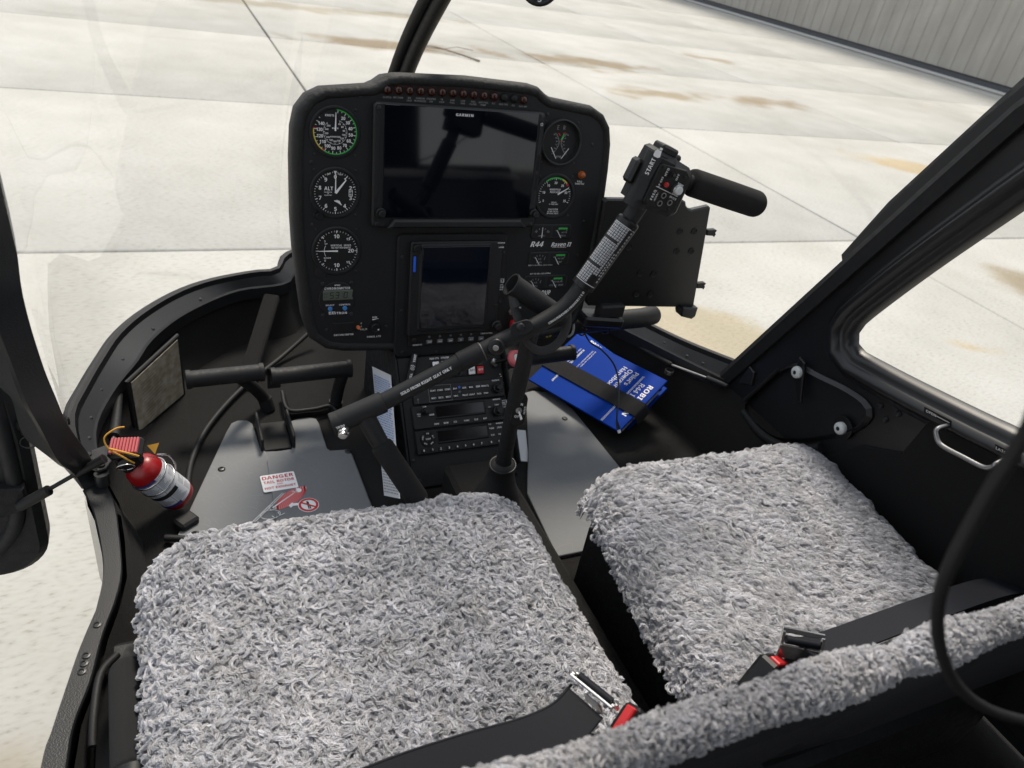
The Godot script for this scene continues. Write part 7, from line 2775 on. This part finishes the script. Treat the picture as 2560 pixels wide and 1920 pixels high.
	for p in P:
		var l: Vector3 = PXf.affine_inverse() * p
		q2.append(Vector2(l.x, l.y))
		q3.append(Vector2(l.x, l.y) * 1.12)
	var pb := Build.new()
	pb.prism(q3, -0.006, 0.0, PXf, 0.002)
	part("pouch_frame", pb, M.rubber, pu)
	var pcard := Build.new()
	pcard.prism(q2, 0.0, 0.0012, PXf, 0.0003)
	var cm := mat("card_print", Color(1, 1, 1), 0.25)
	cm.albedo_texture = ntex(61, 0.012, 4, false, 1.0, ramp(Color(0.27, 0.23, 0.165), Color(0.46, 0.42, 0.34)))
	cm.clearcoat_enabled = true
	cm.clearcoat = 0.8
	cm.clearcoat_roughness = 0.12
	part("card", pcard, tri(cm, 7.0), pu)
	var kt := Ink.new(self, PXf * Transform3D(Basis(), Vector3(0, 0, 0.0016)))
	var r2 := RandomNumberGenerator.new()
	r2.seed = 8
	for i in 13:
		kt.line(Vector2(-0.05, 0.04 - i * 0.0072), Vector2(-0.05 + r2.randf_range(0.02, 0.075), 0.04 - i * 0.0072), 0.0012)
	ink(pu, "card_text", kt, mat("faint_print", Color(0.12, 0.10, 0.07), 0.5))


func ext_print() -> StandardMaterial3D:
	var im := Image.create(256, 160, false, Image.FORMAT_RGB8)
	im.fill(Color(0.78, 0.79, 0.81))
	var r := RandomNumberGenerator.new()
	r.seed = 41
	for col in 4:
		for row in 26:
			var x := 8 + col * 62
			var w := r.randi_range(18, 54)
			if r.randf() < 0.85:
				im.fill_rect(Rect2i(x, 6 + row * 6, w, 2), Color(0.36, 0.36, 0.4))
	im.fill_rect(Rect2i(124, 0, 2, 160), Color(0.4, 0.4, 0.44))
	var m := mat("extinguisher_label", Color(1, 1, 1), 0.35)
	m.albedo_texture = ImageTexture.create_from_image(im)
	return m


# ---------------------------------------------------------------- belts and buckles
func build_belts():
	var lb := thing("seat_belt", "black lap belt lying over the curly fleece with chrome latch tongue", "seat belt", Vector3(-0.3, 1.03, -0.36), "lap belts")
	var pts := [Vector3(-0.56, 1.055, -0.33), Vector3(-0.45, 1.068, -0.345), Vector3(-0.36, 1.078, -0.352), Vector3(-0.28, 1.084, -0.352), Vector3(-0.22, 1.086, -0.350), Vector3(-0.178, 1.09, -0.353), Vector3(-0.148, 1.096, -0.366)]
	var cp := curve(pts, 6)
	var sd := []
	for i in cp.size():
		var t := float(i) / (cp.size() - 1)
		sd.append(Vector3(0.25 * t, -0.35 + 0.25 * t, 1.0))
	var b := Build.new()
	b.band(cp, sd, 0.0235, 0.0022)
	part("webbing", b, M.webbing, lb)
	var ed := Build.new()
	for s in [-1.0, 1.0]:
		var e := []
		for i in cp.size():
			e.append(cp[i] + sd[i].normalized() * 0.0225 * s)
		ed.tube(e, 0.0016, 6)
	stuff(part("selvedge", ed, M.webbing, lb))
	latch(lb, Vector3(-0.135, 1.095, -0.373), Vector3(0.75, -0.6, 0.25), Vector3(0.45, 0, 0.9), 0.055)
	receptacle("belt_buckle", "black buckle with red press button beside the curly fleece", Vector3(-0.092, 1.052, -0.352), Vector3(-0.62, 0.62, -0.35))
	var rb := thing("seat_belt_001", "black lap belt stretched across the combed fleece towards the closed door", "seat belt", Vector3(0.4, 1.03, -0.36), "lap belts")
	var p2 := curve([Vector3(0.150, 1.083, -0.364), Vector3(0.19, 1.073, -0.360), Vector3(0.30, 1.068, -0.366), Vector3(0.403, 1.068, -0.370), Vector3(0.52, 1.066, -0.373), Vector3(0.60, 1.045, -0.378)], 6)
	var b2 := Build.new()
	b2.band(p2, [Vector3(0, 0.35, 1)], 0.0235, 0.0022)
	part("webbing", b2, M.webbing, rb)
	latch(rb, Vector3(0.152, 1.085, -0.366), Vector3(-0.35, -0.8, 0.3), Vector3(0.87, 0, 0.49), 0.052)
	receptacle("belt_buckle_001", "black buckle with red press button standing up from the combed fleece", Vector3(0.112, 1.062, -0.362), Vector3(0.5, 0.78, -0.12))


func latch(parent: Node3D, at: Vector3, dir: Vector3, across: Vector3, w: float):
	var y := across.normalized()
	var x := (dir - y * dir.dot(y)).normalized()
	if x.cross(y).y < 0:
		y = -y
	var X := Transform3D(Basis(x, y, x.cross(y)), at)
	# bent plate with a slot: two rails, two cross bars, and a tongue
	var b := Build.new()
	b.box(X * Vector3(-0.014, 0, 0.003), Vector3(0.007, w, 0.003), 0.001, X.basis)
	b.box(X * Vector3(0.012, 0, 0.004), Vector3(0.02, w, 0.003), 0.001, X.basis * Basis(Vector3(0, 1, 0), 0.35))
	for s in [-1.0, 1.0]:
		b.box(X * Vector3(-0.001, s * (w / 2 - 0.002), 0.0045), Vector3(0.024, 0.005, 0.0032), 0.001, X.basis)
	var pl := part("latch_plate", b, M.chrome, parent)
	var t := Build.new()
	t.prism(rrect(0.034, 0.022, 0.003, 3, Vector2(0.033, 0)), -0.004, -0.0015, X * Transform3D(Basis(Vector3(0, 1, 0), 0.25), Vector3.ZERO), 0.0006)
	part("tongue", t, M.steel, pl)
	var sl := Build.new()
	sl.prism(rrect(0.006, 0.026, 0.0025, 3, Vector2(0.013, 0)), 0.0045, 0.0064, X * Transform3D(Basis(Vector3(0, 1, 0), 0.35), Vector3(0, 0, 0)), 0.0004)
	part("slot", sl, M.deep_black, pl)
	var rl := Build.new()
	rl.tube([X * Vector3(-0.003, -w / 2 + 0.006, 0.0055), X * Vector3(-0.003, w / 2 - 0.006, 0.0055)], 0.0052, 12)
	part("belt_fold", rl, M.webbing, pl)


func receptacle(called: String, label: String, at: Vector3, dir: Vector3):
	var r := thing(called, label, "buckle", at - Vector3(0, 0.04, 0), "belt buckles")
	var z := dir.normalized()
	var X := Transform3D(look(z, Vector3(0.4, 0.2, 1.0)), at)
	var b := Build.new()
	b.box(X * Vector3(0, 0, -0.02), Vector3(0.042, 0.026, 0.06), 0.004, X.basis)
	part("housing", b, M.black_plastic, r)
	var k := Build.new()
	k.box(X * Vector3(0, 0.004, 0.011), Vector3(0.034, 0.014, 0.006), 0.0015, X.basis)
	part("press_button", k, M.red_plastic, r)
	var s := Build.new()
	s.box(X * Vector3(0, -0.0075, 0.0096), Vector3(0.028, 0.004, 0.003), 0.0005, X.basis)
	part("tongue_slot", s, M.deep_black, r)
	var st := Build.new()
	st.box(X * Vector3(0, 0, -0.07), Vector3(0.03, 0.008, 0.06), 0.002, X.basis)
	part("stalk", st, M.webbing, r)


# ---------------------------------------------------------------- last small things
func build_small_things():
	var cl := thing("collective_lever", "dark foam collective grip between the curly fleece and the open sill", "control lever", Vector3(-0.59, 0.86, -0.55))
	var X0 := Vector3(-0.589, 0.925, -0.675)
	var X1 := Vector3(-0.583, 0.945, -0.515)
	foam(cl, X1, X0, 0.021)
	var e := Build.new()
	e.lathe([Vector2(0.0, 0), Vector2(0.021, 0), Vector2(0.0235, 0.004), Vector2(0.0235, 0.02), Vector2(0.016, 0.03), Vector2(0.015, 0.16)], Transform3D(look(X1 - X0), X1), 28)
	part("end_collar", e, M.black_plastic, cl)
	var sc := thing("side_ledge", "dark moulded ledge beside the seat under the collective grip", "ledge", Vector3(-0.59, 0.8, -0.6))
	var sb := Build.new()
	sb.box(Vector3(-0.587, 0.84, -0.55), Vector3(0.085, 0.08, 0.42), 0.02)
	part("ledge", sb, M.frame_paint, sc)
	var gr := Build.new()
	gr.tube(curve([Vector3(-0.605, 0.887, -0.72), Vector3(-0.622, 0.895, -0.69), Vector3(-0.628, 0.893, -0.64), Vector3(-0.63, 0.884, -0.6)], 5), 0.005, 8)
	part("trim_bead", gr, M.rubber, sc)
	# headset lead hanging close to the lens
	var hc := Build.new()
	hc.tube(curve([Vector3(-0.31, 2.05, 0.0), Vector3(-0.27, 1.85, -0.085), Vector3(-0.25, 1.72, -0.11), Vector3(-0.237, 1.662, -0.116), Vector3(-0.224, 1.64, -0.12), Vector3(-0.22, 1.607, -0.121), Vector3(-0.216, 1.571, -0.12), Vector3(-0.204, 1.542, -0.12), Vector3(-0.187, 1.512, -0.116), Vector3(-0.164, 1.484, -0.11), Vector3(-0.123, 1.452, -0.106), Vector3(-0.075, 1.426, -0.101), Vector3(-0.023, 1.403, -0.097), Vector3(0.06, 1.38, -0.09), Vector3(0.2, 1.36, -0.03), Vector3(0.4, 1.40, 0.08), Vector3(0.605, 1.5, 0.2)], 6), 0.0029, 14)
	tag(part("headset_cable", hc, M.rubber), "thick black headset cable looping down in front of the backrest fleece", "cable")
	# magnetic compass at the top of the windshield post
	var cp := thing("compass", "round black magnetic compass hanging by the windshield centre post", "compass", Vector3(0.013, 1.67, -1.08))
	var c := Vector3(0.012, 1.683, -1.08)
	var fd := (Vector3(-0.5, 1.77, 0) - c).normalized()
	var b := Build.new()
	b.lathe([Vector2(0, -0.045), Vector2(0.018, -0.042), Vector2(0.0265, -0.02), Vector2(0.0285, 0.0), Vector2(0.0275, 0.008), Vector2(0.023, 0.010), Vector2(0.022, 0.007), Vector2(0, 0.007)], Transform3D(look(fd), c), 32, false)
	part("case", b, M.black_plastic, cp)
	var br := Build.new()
	br.tube([c + Vector3(0, 0.024, -0.01), Vector3(0.0, 1.79, -1.19)], 0.006, 10)
	part("bracket", br, M.black_plastic, cp)
	var k := Ink.new(self, Transform3D(look(fd), c + fd * 0.0105))
	k.text("5", 0.003, -0.018, 0.008)
	k.text("N", -0.008, -0.012, 0.006)
	ink(cp, "compass_lettering", k, M.ink_white)
	var sw := Build.new()
	sw.lathe([Vector2(0.0035, 0), Vector2(0.0035, 0.001), Vector2(0, 0.0015)], Transform3D(look(fd), c + fd * 0.0085 + Vector3(-0.008, -0.021, 0)), 10)
	part("screw", sw, M.dark_screw, cp)
